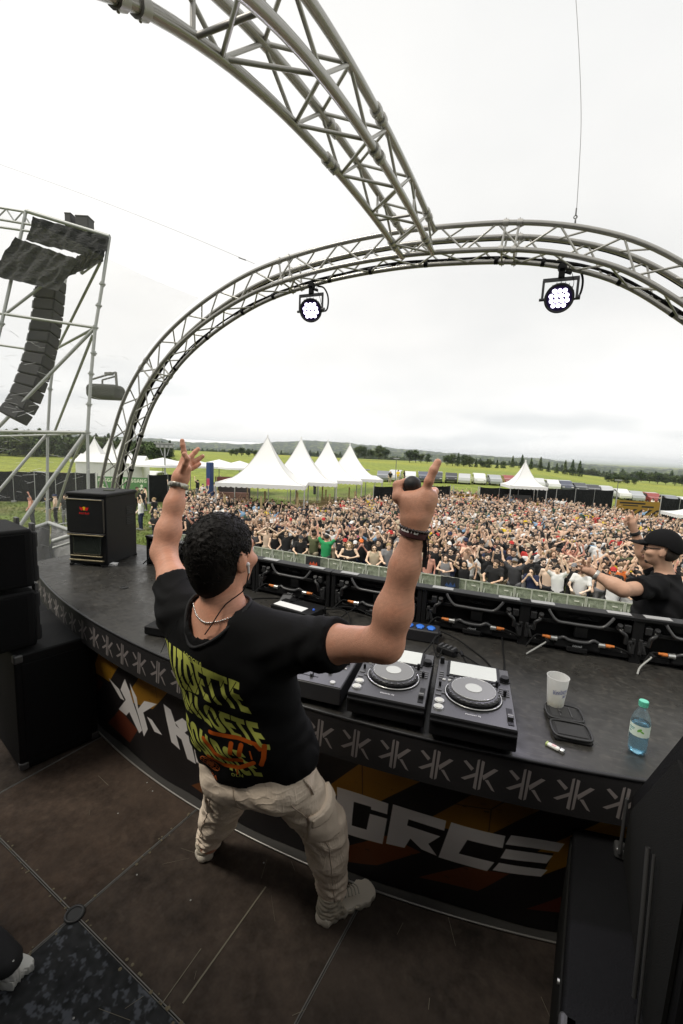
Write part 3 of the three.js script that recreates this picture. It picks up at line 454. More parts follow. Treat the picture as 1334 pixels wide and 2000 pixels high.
// ------------------------------------------------------------------ clear plastic side wall of the stage, from the arch back to the camera
{
  const t = thing('plastic_sheet', 'clear wrinkled plastic roof sheet stretched over the arch, seen before the scaffold', 'plastic sheet');
  const pos = [], ix = [], uv = [], nu = 80, nv = 40;
  for (let j = 0; j <= nv; j++) for (let i = 0; i <= nu; i++) {
    const a = mix(.004, .33, i / nu), z = mix(-4.12, -1.0, j / nv), p = archAt(a, -.035, z), w = .02 * n3(a * 60, z * 1.2, 3) + .012 * n3(a * 130, z * 3, 9);
    pos.push(p.x + w - (z + 4.1) * .06 * (p.x < -1.3 ? 1 : -1) * sstep(0, 1.2, Math.abs(p.x + 1.3)), p.y + w + .05, z); uv.push(a * 12, z);
  }
  for (let j = 0; j < nv; j++) for (let i = 0; i < nu; i++) { const a = j * (nu + 1) + i, b = a + 1, c = a + nu + 1, d = c + 1; ix.push(a, b, c, b, d, c); }
  const g = new THREE.BufferGeometry(); g.setAttribute('position', new THREE.Float32BufferAttribute(pos, 3)); g.setAttribute('uv', new THREE.Float32BufferAttribute(uv, 2)); g.setIndex(ix); g.computeVertexNormals();
  const crinkle = dtex(512, 512, (u, v) => { const a = Math.abs(pn(u, v, 22, 2)), b = Math.abs(pn(u, v, 60, 7)); return clamp(1 - 3.2 * Math.min(a, b * 1.6)) * .6 + .3 * pn(u, v, 9); });
  part('film', g, P(.985, .985, .985, .03, { transmission: .925, thickness: 0, ior: 1.35, bumpMap: crinkle, bumpScale: .0035, side: THREE.DoubleSide }), t);
  const cr = []; for (let k = 0; k < 240; k++) { const a = rr(.02, .25), z = rr(-4.0, -2.2), l = rr(.03, .22), s = rr(-.6, .6), p = archAt(a, -.02, z), q = archAt(clamp(a + l * .05 * s), -.02, z + l * .7); p.x -= (z + 4.1) * .06; q.x -= (z + l * .7 + 4.1) * .06; cr.push(bar(p, q, rr(.0005, .0015), 4)); }
  part('crease', cr, M(.8, .8, .8, .35), t);
}

// ------------------------------------------------------------------ LED wall modules seen from behind
function label(txt, w, h, color, font = 'bold 60px sans-serif', W = 256, H = 64, draw) { // flat print on its own thin sheet
  const t = tex(W, H, (c) => { c.clearRect(0, 0, W, H); c.fillStyle = color; c.strokeStyle = color; c.font = font; c.textAlign = 'center'; c.textBaseline = 'middle'; if (draw) draw(c, W, H); else c.fillText(txt, W / 2, H / 2); });
  return [new THREE.PlaneGeometry(w, h), new THREE.MeshStandardMaterial({ map: t, transparent: true, alphaTest: .4, roughness: .6 })];
}
const orange = M(.62, .19, .04, .5), silver = M(.62, .62, .60, .3, { metalness: .8 }), darkPl = blk(.5, { color: col(.011, .011, .0115) }), greyPl = M(.06, .06, .062, .45);
{
  const xs = [-2.80, -2.15, -1.50, -.84, -.19, .40, .99, 1.58], nm = ['farthest left, behind the man\'s raised arm', 'second from the left, behind the man\'s head', 'behind the white topped box', 'behind the raised right forearm', 'behind the two media players', 'behind the plastic cup', 'below the man in the black cap', 'farthest right at the picture edge'];
  let proto; const ledText = label('LEpos8', .075, .02, '#d8d8d8', 'italic bold 50px sans-serif');
  xs.forEach((x, i) => {
    let t;
    if (!proto) {
      t = proto = thing('led_module', '', 'LED module');
      const W = .648, T = .27, fr = [];
      part('back_plate', [box(W + .02, .42, .02, 0, T - .22, -.05)], blk(.7), t);
      fr.push(rbox(W + .01, .02, .085, .004, 0, T - .012, -.02), rbox(.03, .4, .07, .004, -W / 2 + .015, T - .21, -.02), rbox(.03, .4, .07, .004, W / 2 - .015, T - .21, -.02), rbox(W, .022, .05, .004, 0, T - .10, -.025), rbox(W, .03, .06, .004, 0, .035, -.02));
      part('frame', fr, blk(.4, { color: col(.012, .012, .0125) }), t);
      part('top_lip', box(.13, .003, .05, -.2, T + .0005, -.018), M(.33, .33, .33, .35), t); part('top_lip', box(.12, .003, .045, .2, T + .0005, -.018), M(.33, .33, .33, .35), t);
      part('handle', [tube([[-.17, T - .02, .02], [-.155, T - .045, .024], [-.12, T - .082, .026], [-.05, T - .088, .026], [.05, T - .088, .026], [.12, T - .082, .026], [.155, T - .045, .024], [.17, T - .02, .02]], .0085, 40, 6)], M(.085, .085, .087, .32), t);
      part('recess', [poly([[-.14, T - .03], [-.105, T - .073], [.105, T - .073], [.14, T - .03]], .01).translate(0, 0, -.03), rbox(.1, .007, .02, .003, 0, T - .052, -.01), rbox(.07, .007, .02, .003, .03, T - .062, -.01)], blk(.4, { color: col(.012, .012, .0125) }), t);
      const la = []; for (const s of [-1, 1]) { la.push(tube([[s * .2, T - .08, .0], [s * .215, T - .095, .025], [s * .235, T - .11, .03], [s * .24, T - .16, .02]], .011, 14, 6), rbox(.035, .045, .04, .006, s * .245, T - .075, 0), cyl(.014, .018, .03, s * .205, T - .07, .01, 10, .6), rbox(.05, .02, .05, .004, s * .265, .12, 0), cyl(.011, .011, .06, s * .262, .09, .015, 8, 0, 0, .3), rbox(.02, .09, .03, .004, s * .278, .1, .01)); }
      part('latch', la, M(.022, .022, .023, .4), t);
      const scr = []; for (const s of [-1, 1]) for (const y of [.06, .11, .15, .19]) scr.push(cyl(.0035, .0035, .004, s * (.235 + .02 * Math.sin(y * 60)), y, .025, 6, Math.PI / 2)); part('bolt', scr, silver, t);
      const pb = part('power_box', [rbox(.24, .05, .05, .008, 0, .055, .0), rbox(.11, .03, .055, .006, .0, .028, .005), rbox(.07, .07, .03, .006, .02, .125, -.02)], blk(.45, { color: col(.014, .014, .0145) }), t);
      part('box_handle', [tube([[-.10, .08, .02], [-.075, .095, .03], [-.05, .085, .035], [.05, .085, .035], [.08, .10, .03], [.11, .085, .02]], .009, 24, 6)], M(.06, .06, .062, .35), t);
      const [lg, lm] = ledText; part('print', lg.clone().translate(0, .05, .0275), lm, pb);
      for (const s of [-1, 1]) { part('plug', [cyl(.0105, .0105, .026, s * .158, .078, .02, 12, 0, 0, Math.PI / 2), cyl(.0075, .0075, .018, s * .180, .08, .02, 10, 0, 0, Math.PI / 2)], orange, t); part('socket', [cyl(.0135, .0135, .03, s * .127, .076, .02, 12, 0, 0, Math.PI / 2), cyl(.016, .016, .008, s * .112, .075, .018, 12, 0, 0, Math.PI / 2)], silver, t); }
      part('wire', [tube([[-.19, .08, .02], [-.22, .085, .03], [-.25, .06, .05], [-.28, .02, .08]], .0055, 14, 5), tube([[.19, .08, .02], [.23, .075, .035], [.27, .05, .02], [.29, .02, .0]], .0055, 14, 5)], rubber, t);
    } else { t = proto.clone(); t.name = numbered('led_module'); scene.add(t); t.userData = { ...proto.userData }; }
    t.position.set(x, TY, -2.76 - .035 * (x + .6) ** 2); t.rotation.y = .07 * (x + .6);
    t.userData.label = 'black LED wall module seen from behind, ' + nm[i]; t.userData.group = 'LED wall modules along the far edge of the table';
  });
}
// ------------------------------------------------------------------ players, mixer
const dk = M(.058, .058, .062, .42, { bumpMap: rep(grainBump, 2, 2), bumpScale: .0003 }), btnM = M(.10, .10, .105, .4), btnL = M(.50, .50, .48, .4), knobM = blk(.38, { color: col(.010, .010, .011) });
function player(x, z, turn, lab) {
  if (player.p) { const o = player.p.clone(); o.name = numbered('media_player'); scene.add(o); o.position.set(x, TY, z); o.rotation.y = turn; o.userData = { ...player.p.userData, label: lab }; return; }
  const t = player.p = thing('media_player', lab, 'media player', [x, TY, z], turn, 'DJ media players on the table'); const W = .322, D = .475, top = .122;
  part('body', [rbox(W, .086, D, .006, 0, top - .043, 0), rbox(W - .004, .012, .02, .004, 0, top - .02, D / 2 + .003)], blk(.45, { color: col(.012, .012, .013) }), t);
  part('faceplate', rbox(W - .006, .004, D - .006, .0015, 0, top + .0015, 0), dk, t);
  for (const s of [-1, 1]) for (const q of [-1, 1]) part('foot', cyl(.03, .03, .037, s * .12, .0185, q * .18, 16), darkPl, t);
  const T = top + .0036;
  const sc = part('screen_bezel', rbox(.232, .012, .142, .003, -.0, T + .003, -.150, .05), knobM, t);
  part('screen', rbox(.206, .002, .117, .0008, 0, T + .0105, -.150, .05), P(.62, .64, .60, .22, { clearcoat: 1, clearcoatRoughness: .08 }), t);
  const jog = part('jog_base', [new THREE.LatheGeometry([[.001, 0], [.118, 0], [.118, .005], [.108, .007], [.001, .007]].map(p => new THREE.Vector2(...p)), 56).translate(-.0, T, .048)], knobM, t);
  part('jog_ring', [new THREE.TorusGeometry(.1135, .0026, 8, 72).rotateX(Math.PI / 2).translate(0, T + .0055, .048)], silver, jog);
  part('jog_grip', [new THREE.LatheGeometry([[.001, .006], [.103, .006], [.106, .016], [.104, .024], [.095, .028], [.001, .028]].map(p => new THREE.Vector2(...p)), 56).translate(0, T, .048)], M(.028, .028, .03, .35), jog);
  const dm = []; for (let i = 0; i < 26; i++) { const a = i / 26 * 6.2832; dm.push(sph(.0075, Math.cos(a) * .1005, T + .0245, .048 + Math.sin(a) * .1005, 1, .5, 1, 8, 6)); } part('grip_dimples', dm, M(.055, .055, .057, .25), jog);
  part('platter', [cyl(.087, .09, .006, 0, T + .0305, .048, 56)], M(.19, .19, .185, .38), jog); part('platter_rim', [new THREE.TorusGeometry(.0885, .0012, 6, 64).rotateX(Math.PI / 2).translate(0, T + .0325, .048)], silver, jog);
  part('platter_display', cyl(.034, .034, .002, 0, T + .0344, .048, 36), P(.52, .53, .50, .25, { clearcoat: 1 }), jog);
  const row = []; for (let i = 0; i < 8; i++) row.push(rbox(.021, .006, .011, .002, -.095 + i * .027, T + .002, -.07)); for (let i = 0; i < 6; i++) row.push(rbox(.026, .005, .012, .002, -.09 + i * .036, T + .002, -.222)); for (let i = 0; i < 4; i++) row.push(rbox(.02, .006, .009, .002, .138, T + .002, -.045 + i * .017), rbox(.016, .006, .009, .002, .117, T + .002, -.045 + i * .017)); for (let i = 0; i < 4; i++) row.push(rbox(.019, .006, .010, .002, -.138, T + .002, -.105 + i * .02)); for (let i = 0; i < 3; i++) row.push(rbox(.024, .006, .011, .003, -.14 + (i % 2) * .024, T + .002, .055 + i * .02));
  part('button', row, btnM, t);
  part('lit_button', [rbox(.014, .006, .014, .002, -.124, T + .002, -.04), rbox(.014, .006, .014, .002, -.10, T + .002, -.042)], btnL, t);
  for (const z of [.142, .190]) { const b = part('play_button', [cyl(.0195, .021, .008, -.132, T + .003, z, 26)], silver, t); part('button_cap', cyl(.015, .015, .002, -.132, T + .008, z, 22), M(.58, .58, .52, .4), b); }
  part('rotary_knob', [cyl(.018, .02, .02, .136, T + .01, -.127, 22), cyl(.026, .026, .004, .136, T + .002, -.127, 24), cyl(.007, .007, .03, .1, T + .012, -.06, 10), cyl(.007, .007, .03, .128, T + .012, .005, 10), cyl(.006, .006, .02, -.138, T + .012, .02, 10), cyl(.009, .011, .03, -.142, T + .014, -.2, 12)], knobM, t);
  const pf = part('pitch_fader', [rbox(.022, .003, .115, .001, .138, T + .001, .155), rbox(.004, .004, .10, .001, .138, T + .001, .155)], knobM, t); part('fader_cap', [rbox(.022, .014, .028, .003, .138, T + .008, .168)], M(.03, .03, .03, .3), pf); part('fader_mark', [box(.021, .001, .002, .138, T + .0158, .168)], btnL, pf);
  const [g, m] = label('', .09, .0225, '#cfcfcf', 'bold 34px sans-serif', 256, 64, (c) => { c.font = 'bold 34px sans-serif'; c.fillText('Pioneer Dj', 128, 32); }); part('print', g.rotateX(-Math.PI / 2).translate(0, T + .0012, .195), m, t);
}
player(-.10, -1.85, .10, 'grey media player nearest the plastic cup, right of the other players');
player(-.445, -1.845, .10, 'grey media player directly below the man\'s raised elbow');
player(-1.155, -1.82, .04, 'media player left of the mixer, mostly hidden by the man\'s body');
{
  const t = thing('dj_mixer', 'grey mixer full of knobs half hidden behind the man\'s right sleeve', 'mixer', [-.80, TY, -1.83], .08); const top = .112;
  part('body', [rbox(.325, .08, .45, .006, 0, top - .04, 0)], M(.03, .03, .032, .45), t); part('faceplate', rbox(.318, .004, .444, .0015, 0, top + .0015, 0), dk, t); for (const s of [-1, 1]) for (const q of [-1, 1]) part('foot', cyl(.03, .03, .034, s * .12, .017, q * .17, 14), darkPl, t);
  const k = [], b = [], f = [], c = []; const T = top + .0035;
  for (let i = 0; i < 6; i++) for (let j = 0; j < 6; j++) { if (i === 5 || i === 0) { if (j % 2) b.push(rbox(.016, .005, .01, .002, -.13 + i * .052, T + .002, -.19 + j * .05)); else k.push(cyl(.0075, .009, .018, -.13 + i * .052, T + .009, -.19 + j * .05, 12)); } else k.push(cyl(.0075, .009, .02, -.13 + i * .052, T + .01, -.19 + j * .036, 12)); }
  for (let i = 1; i < 5; i++) { f.push(box(.004, .002, .08, -.13 + i * .052, T + .0005, .09)); c.push(rbox(.015, .016, .024, .003, -.13 + i * .052, T + .008, .07 + i * .012)); b.push(rbox(.02, .005, .01, .002, -.13 + i * .052, T + .002, .03)); }
  f.push(box(.08, .002, .004, 0, T + .0005, .175)); c.push(rbox(.012, .016, .024, .003, .01, T + .008, .175));
  part('knob', k, knobM, t); part('button', b, btnL, t); part('fader_slot', f, knobM, t); part('fader_cap', c, M(.02, .02, .02, .3), t);
  part('round_button', [-.14, -.115].map((x, i) => cyl(.012, .013, .006, x + i * .23, T + .002, .195, 18)), btnL, t);
}
{ // small box at the far left of the gear
  const t = thing('effects_box', 'small black box on the table at the man\'s left elbow', 'box', [-1.86, TY, -1.93], .15); part('body', rbox(.2, .05, .2, .008, 0, .03, 0), darkPl, t); for (const s of [-1, 1]) part('foot', rbox(.02, .01, .15, .003, s * .08, .004, 0), rubber, t); for (const i of [0, 1, 2]) part('knob', cyl(.009, .011, .018, -.06 + i * .06, .062, 0, 12), knobM, t);
}
{ // white topped box behind the man
  const t = thing('router_box', 'flat black box with a white paper strip on top behind the man', 'box', [-1.32, TY, -2.56], -.16); part('body', [rbox(.33, .055, .2, .006, 0, .0275, 0)], darkPl, t); part('paper', [rbox(.24, .003, .075, .001, -.03, .057, .05)], M(.8, .8, .8, .7), t); part('foot', [rbox(.3, .004, .17, .001, 0, .002, 0)], rubber, t); part('plug', [rbox(.014, .012, .012, .002, .14, .062, .02)], M(.05, .15, .7, .4), t);
}
{
  const t = thing('mini_light', 'small square clamp lamp standing among the cables behind the white topped box', 'lamp', [-1.47, TY, -2.66], -.3); part('head', [rbox(.085, .05, .07, .012, 0, .035, 0, .5, .3, .1)], greyPl, t); part('stem', [bar([.05, .01, .02], [.12, .085, -.02], .004), bar([-.04, .0, 0], [-.055, .10, -.01], .004)], knobM, t);
}
{ // blue socket strip
  const t = thing('socket_strip', 'black power strip with four round blue socket lids beneath the raised elbow', 'power strip', [-.54, TY, -2.55], .1); part('body', rbox(.36, .075, .12, .01, 0, .0375, 0), M(.018, .018, .02, .5), t);
  for (let i = 0; i < 5; i++) { const l = part('socket_lid', [new THREE.LatheGeometry([[.001, .014], [.016, .013], [.025, .008], [.027, 0], [.001, 0]].map(p => new THREE.Vector2(...p)), 24).translate(-.135 + i * .066, .075, .012)], M(.03, .16, .62, .38), t); part('hinge', rbox(.03, .01, .02, .003, -.135 + i * .066, .08, .036, .3), M(.03, .17, .66, .4), l); }
}
{
  const t = thing('power_adapter', 'small black power adapter lying between cables above the right media player', 'adapter', [-.29, TY, -2.42], -.35); part('body', rbox(.11, .04, .06, .01, 0, .02, 0), darkPl, t); part('ridge', [0, 1, 2, 3].map(i => rbox(.012, .008, .05, .002, -.04 + i * .027, .042, 0)), greyPl, t);
}
{
  const cable = (lab, pts, r, c = rubber) => { const t = thing('cable', lab, 'cable'); part('lead', pts.map(p => tube(p.map(([x, z, h]) => [x, TY + .006 + (h || 0), z]), r, 60, 6)), c, t); part('plug', pts.map(p => cyl(r * 2, r * 2, .035, p[0][0], TY + .008 + (p[0][2] || 0), p[0][1], 8, Math.PI / 2 + .2, .4)), darkPl, t); };
  cable('loops of thin black cable lying on the table just behind the man\'s neck', [[[-1.62, -2.45], [-1.75, -2.6], [-1.55, -2.75], [-1.35, -2.72, .01], [-1.4, -2.58, .06]], [[-1.95, -2.5], [-1.7, -2.55], [-1.6, -2.42], [-1.5, -2.3], [-1.3, -2.28]]], .0045);
  cable('tangle of black cables between the white topped box and the blue sockets', [[[-1.15, -2.6, .04], [-1.0, -2.62, .05], [-.92, -2.5], [-.98, -2.38], [-1.1, -2.3]], [[-1.1, -2.5, .03], [-.98, -2.45], [-.9, -2.35], [-1.0, -2.2]], [[-.95, -2.68, .06], [-1.02, -2.56], [-.88, -2.42], [-.75, -2.36]], [[-1.2, -2.66], [-1.0, -2.7, .05], [-.8, -2.66, .03], [-.72, -2.6, .05]]], .0045);
  cable('black leads running from the adapter to the two media players', [[[-.37, -2.52, .05], [-.38, -2.4, .04], [-.40, -2.3, .02], [-.37, -2.17, .05], [-.36, -2.08, .08]], [[-.35, -2.52, .06], [-.37, -2.42, .05], [-.33, -2.34], [-.31, -2.42, .03]], [[-.24, -2.42, .02], [-.12, -2.36], [-.06, -2.28], [-.08, -2.17], [-.12, -2.1, .05]], [[-.42, -2.6, .05], [-.3, -2.6, .03], [-.14, -2.5], [-.05, -2.36], [-.04, -2.18]], [[-.2, -2.33, .05], [-.16, -2.28, .02], [-.1, -2.25]], [[-.01, -2.78, .02], [.005, -2.6], [.02, -2.4], [.02, -2.15]]], .0045);
  cable('grey lead dropping from the LED module behind the cup onto the table', [[[.24, -2.72, .06], [.17, -2.66, .02], [.13, -2.62]]], .005, M(.35, .35, .33, .5));
  cable('white lead end below the LED module at the picture\'s right', [[[.77, -2.76, .07], [.70, -2.69, .02], [.68, -2.64]]], .005, M(.36, .36, .34, .5));
}
// ------------------------------------------------------------------ small things on the table
{
  let p = [.245, TY, -2.085], t = thing('plastic_cup', 'frosted plastic cup with a blue print standing on the table', 'cup', p, .35);
  const h = .16, r0 = .033, r1 = .046; const cupM = P(.92, .92, .90, .45, { transmission: .55, thickness: 0, side: THREE.DoubleSide });
  part('wall', [new THREE.LatheGeometry([[.001, .004], [r0 - .002, .004], [r0, .008], [r1, h - .004], [r1 + .0015, h - .001], [r1, h], [r1 - .0015, h - .002], [r0 - .002, .012]].map(q => new THREE.Vector2(...q)), 40)], cupM, t);
  part('drink', [cyl(.0352, .0315, .03, 0, .027, 0, 32)], P(.85, .80, .45, .15, { transmission: .7, thickness: .05, ior: 1.33 }), t);
  const pt = tex(256, 128, (c) => { c.clearRect(0, 0, 256, 128); c.fillStyle = '#1d2f86'; c.save(); c.translate(128, 64); c.rotate(-.12); c.font = 'italic bold 50px serif'; c.textAlign = 'center'; c.fillText('Wieselburger', 0, 0, 215); c.font = 'italic bold 30px serif'; c.fillText('Bier', 55, 34); c.restore(); c.globalAlpha = .5; c.font = '16px sans-serif'; c.fillText('0,5 l', 110, 22); });
  const pg = new THREE.CylinderGeometry(.0434, .0382, .075, 24, 1, true, -1.0, 2.0); part('print', pg.translate(0, .093, 0), new THREE.MeshStandardMaterial({ map: pt, transparent: true, alphaTest: .35, roughness: .5, side: THREE.DoubleSide }), t);
  // open zip case
  p = [.285, TY, -1.965]; t = thing('open_case', 'open black zip case lying in two halves beside the cup', 'case', p, .12);
  for (const [z, n] of [[-.068, 0], [.062, 1]]) { const s = part(n ? 'base_half' : 'lid_half', [rbox(.145, .02, .118, .012, 0, .012, z, n ? 0 : -.06)], M(.018, .018, .018, .8, { bumpMap: clothBump, bumpScale: .0006 }), t); const rim = new THREE.Shape(); const w = .069, d = .055; part('rim', [tube([[-w + .01, .024, z - d], [w - .01, .024, z - d], [w, .024, z - d + .01], [w, .024, z + d - .01], [w - .01, .024, z + d], [-w + .01, .024, z + d], [-w, .024, z + d - .01], [-w, .024, z - d + .01]], .0045, 60, 6, true)], M(.03, .03, .03, .5), s); part('lining', rbox(.112, .004, .082, .002, .0, .0235, z), M(.03, .03, .03, .9), s); if (!n) part('strap', [rbox(.004, .004, .08, .001, -.02, .027, z), rbox(.004, .004, .08, .001, .025, .027, z), rbox(.012, .005, .006, .001, -.018, .030, z + .01)], M(.05, .05, .05, .5), s); }
  part('hinge', [rbox(.13, .008, .02, .003, 0, .006, -.003)], M(.02, .02, .02, .8), t);
  // lighter
  p = [.222, TY, -1.782]; t = thing('lighter', 'small pale lighter lying on the table below the open case', 'lighter', p, -.42);
  part('body', [rbox(.046, .013, .021, .006, 0, .0065, 0)], M(.75, .75, .70, .35), t); part('metal_cap', [rbox(.017, .014, .02, .004, .032, .007, 0)], silver, t); part('base', [rbox(.008, .0135, .0215, .004, -.025, .0066, 0)], M(.45, .55, .2, .4), t); part('print', [box(.016, .0008, .012, .002, .0133, 0)], M(.75, .5, .5, .5), t);
  // water bottle
  p = [.525, TY, -1.905]; t = thing('water_bottle', 'blue tinted plastic water bottle with a green cap at the right of the table', 'bottle', p, .5);
  const pr = [[.001, .006], [.014, .004], [.022, 0], [.029, .004], [.0325, .014], [.0325, .05], [.0318, .06], [.0325, .07], [.0325, .132], [.031, .145], [.025, .162], [.015, .182], [.0125, .190], [.0125, .205]].map(q => new THREE.Vector2(...q));
  const bg = new THREE.LatheGeometry(pr, 40); { const q = bg.attributes.position; for (let i = 0; i < q.count; i++) { const y = q.getY(i), a = Math.atan2(q.getZ(i), q.getX(i)), k = 1 - .10 * sstep(.035, 0, y) * (.5 + .5 * Math.cos(a * 5)); q.setX(i, q.getX(i) * k); q.setZ(i, q.getZ(i) * k); } bg.computeVertexNormals(); }
  part('bottle_wall', bg, P(.78, .91, .96, .06, { transmission: .93, thickness: 0, ior: 1.3, side: THREE.DoubleSide }), t);
  part('water', [new THREE.LatheGeometry([[.001, .008], [.02, .006], [.028, .01], [.031, .02], [.031, .128], [.001, .128]].map(q => new THREE.Vector2(...q)), 32)], P(.72, .89, .96, .02, { transmission: .95, thickness: .06, ior: 1.33, attenuationColor: col(.25, .62, .85), attenuationDistance: .3 }), t);
  const lt = tex(512, 128, (c) => { c.fillStyle = '#d3e3d6'; c.fillRect(0, 0, 512, 128); c.fillStyle = '#6fae4c'; for (const x of [70, 270, 450]) { c.beginPath(); c.ellipse(x, 52, 26, 12, -.9, 0, 7); c.fill(); c.beginPath(); c.ellipse(x + 22, 66, 20, 9, .6, 0, 7); c.fill(); } c.fillStyle = '#4b8e8c'; for (const x of [150, 350]) { c.fillRect(x, 40, 60, 10); c.fillRect(x + 8, 58, 44, 8); c.fillRect(x, 84, 30, 12); } });
  part('paper_label', new THREE.CylinderGeometry(.0333, .0333, .045, 40, 1, true).translate(0, .103, 0), M(1, 1, 1, .5, { map: lt, side: THREE.DoubleSide }), t);
  part('sticker', new THREE.CylinderGeometry(.0335, .0335, .028, 10, 1, true, 3.6, .55).translate(0, .066, 0), M(.72, .74, .66, .5, { side: THREE.DoubleSide }), t);
  const rid = []; for (let i = 0; i < 28; i++) { const a = i / 28 * 6.283; rid.push(box(.0016, .014, .0016, Math.cos(a) * .0158, .208, Math.sin(a) * .0158, 0, -a)); } part('cap', [cyl(.0152, .0157, .017, 0, .208, 0, 28), cyl(.0158, .0158, .004, 0, .197, 0, 28), ...rid], M(.14, .55, .40, .4), t);
  // bits by the fridge
  t = thing('paper_block', 'small white folded card on the table at the foot of the black fridge', 'card', [-3.315, TY, -2.765], .3); part('sheet', [rbox(.07, .022, .045, .004, 0, .011, 0), rbox(.06, .003, .05, .001, .015, .0235, .004, .1)], M(.75, .75, .74, .6), t);
  t = thing('tape_ring', 'dark flat ring lying on the bare left part of the table', 'ring', [-2.73, TY, -2.37]); part('ring', [new THREE.TorusGeometry(.026, .006, 6, 24).rotateX(Math.PI / 2).scale(1, .7, 1).translate(0, .004, 0)], M(.02, .02, .02, .6), t); part('core', [cyl(.022, .022, .003, 0, .0015, 0, 16)], M(.03, .03, .03, .8), t);
}
{ // drinks fridge
  const w = .36, h = .655, d = .46, t = thing('drinks_fridge', 'black drinks fridge with a small red and yellow bull logo standing on the table', 'fridge', [-3.55, TY, -2.88], .28);
  const bm = blk(.42, { color: col(.012, .012, .013), bumpMap: rep(grainBump, 3, 3), bumpScale: .0006 });
  part('cabinet', [rbox(w, h - .03, d, .012, 0, h / 2 - .005, 0, 0, 0, 0, 3), rbox(w + .02, .035, d + .02, .012, 0, h - .018, 0)], bm, t);
  part('door', [rbox(w - .02, .30, .03, .006, 0, h - .20, d / 2 + .016), rbox(w - .02, .012, .034, .004, 0, h - .362, d / 2 + .018)], M(.016, .016, .017, .3), t);
  part('trim', [rbox(w - .03, .007, .02, .002, 0, h - .058, d / 2 + .026), rbox(w - .03, .009, .02, .002, 0, h - .372, d / 2 + .03), rbox(w - .06, .006, .02, .002, 0, .095, d / 2 + .024), rbox(w - .04, .012, .024, .003, 0, .055, d / 2 + .02)], M(.35, .30, .19, .35, { metalness: .7 }), t);
  part('window', [rbox(w - .10, .165, .02, .004, 0, .19, d / 2 + .006)], P(.03, .035, .03, .06, { clearcoat: 1 }), t);
  const cans = []; for (let i = 0; i < 4; i++) cans.push(cyl(.026, .026, .13, -.1 + i * .066, .18, d / 2 - .01, 14)); part('can', cans, M(.10, .16, .04, .4), t);
  const lg = tex(128, 128, (c) => { c.clearRect(0, 0, 128, 128); c.fillStyle = '#f6c21a'; c.beginPath(); c.arc(64, 42, 18, 0, 7); c.fill(); c.fillStyle = '#d8231f'; for (const s of [-1, 1]) { c.beginPath(); c.moveTo(64 + s * 6, 50); c.quadraticCurveTo(64 + s * 20, 22, 64 + s * 36, 34); c.lineTo(64 + s * 46, 24); c.lineTo(64 + s * 44, 46); c.quadraticCurveTo(64 + s * 34, 66, 64 + s * 18, 62); c.fill(); } c.font = 'bold 27px sans-serif'; c.textAlign = 'center'; c.fillText('Red Bull', 64, 98, 108); });
  part('logo', new THREE.PlaneGeometry(.115, .115).translate(.0, h - .155, d / 2 + .0325), new THREE.MeshStandardMaterial({ map: lg, transparent: true, alphaTest: .4, roughness: .4 }), t);
  const vn = []; for (let i = 0; i < 5; i++) vn.push(rbox(.006, .008, .11, .002, w / 2 + .002, h - .15 - i * .016, -.12), rbox(.006, .008, .11, .002, w / 2 + .002, h - .25 - i * .016, -.12)); part('vent', vn, M(.008, .008, .008, .6), t);
  part('handle', [rbox(.09, .008, .05, .003, .04, h + .003, -.03)], M(.05, .06, .03, .5), t);
  for (const s of [-1, 1]) for (const q of [-1, 1]) part('foot', cyl(.02, .02, .02, s * .15, .008, q * .24, 12), rubber, t);
}
// ------------------------------------------------------------------ monitor speakers at both ends of the table
{
  const rot = 1.282, c = Math.cos(rot), s = Math.sin(rot), at = (lx, lz) => [-2.65 + c * lx + s * lz, 0, -1.52 - s * lx + c * lz];
  const bm = blk(.6, { bumpMap: rep(grainBump, 4, 4), bumpScale: .001 }), gr = blk(.9, { bumpMap: rep(clothBump, 10, 10), bumpScale: .002 });
  let p = at(.225, -.35), t = thing('bass_speaker', 'large black bass speaker on the floor left of the table', 'speaker', p, rot);
  part('cabinet', [rbox(.45, .74, .7, .014, 0, .39, 0, 0, 0, 0, 3), rbox(.42, .02, .66, .004, 0, .012, 0)], bm, t); part('grille', [rbox(.38, .62, .012, .004, 0, .39, .352)], gr, t); for (const q of [-1, 1]) for (const y of [.04, .735]) part('corner', [rbox(.05, .05, .05, .012, q * .203, y, .33)], M(.05, .05, .05, .4), t); part('side_handle', [rbox(.012, .09, .18, .004, .228, .52, 0)], M(.03, .03, .03, .5), t);
  [0, 1].forEach(i => { p = at(-.14, -.28); p[1] = .765 + i * .375; t = thing('top_speaker', i ? 'black wide monitor speaker, uppermost of the left stack' : 'black wide monitor speaker between the bass speaker and the topmost one', 'speaker', p, rot + .02 * i);
    part('cabinet', [rbox(.60, .355, .46, .02, -.02, .187, 0, 0, 0, 0, 3)], bm, t); part('grille', [rbox(.54, .3, .012, .004, -.03, .187, .23)], gr, t); part('end_cap', [rbox(.03, .31, .43, .012, .29, .187, 0), rbox(.03, .1, .40, .012, .30, .29, 0), rbox(.03, .1, .40, .012, .30, .08, 0)], blk(.45, { color: col(.02, .02, .021) }), t); for (const z of [.14, -.14]) part('rigging', [rbox(.02, .05, .06, .005, .305, .36, z)], M(.07, .07, .07, .4), t); });
}
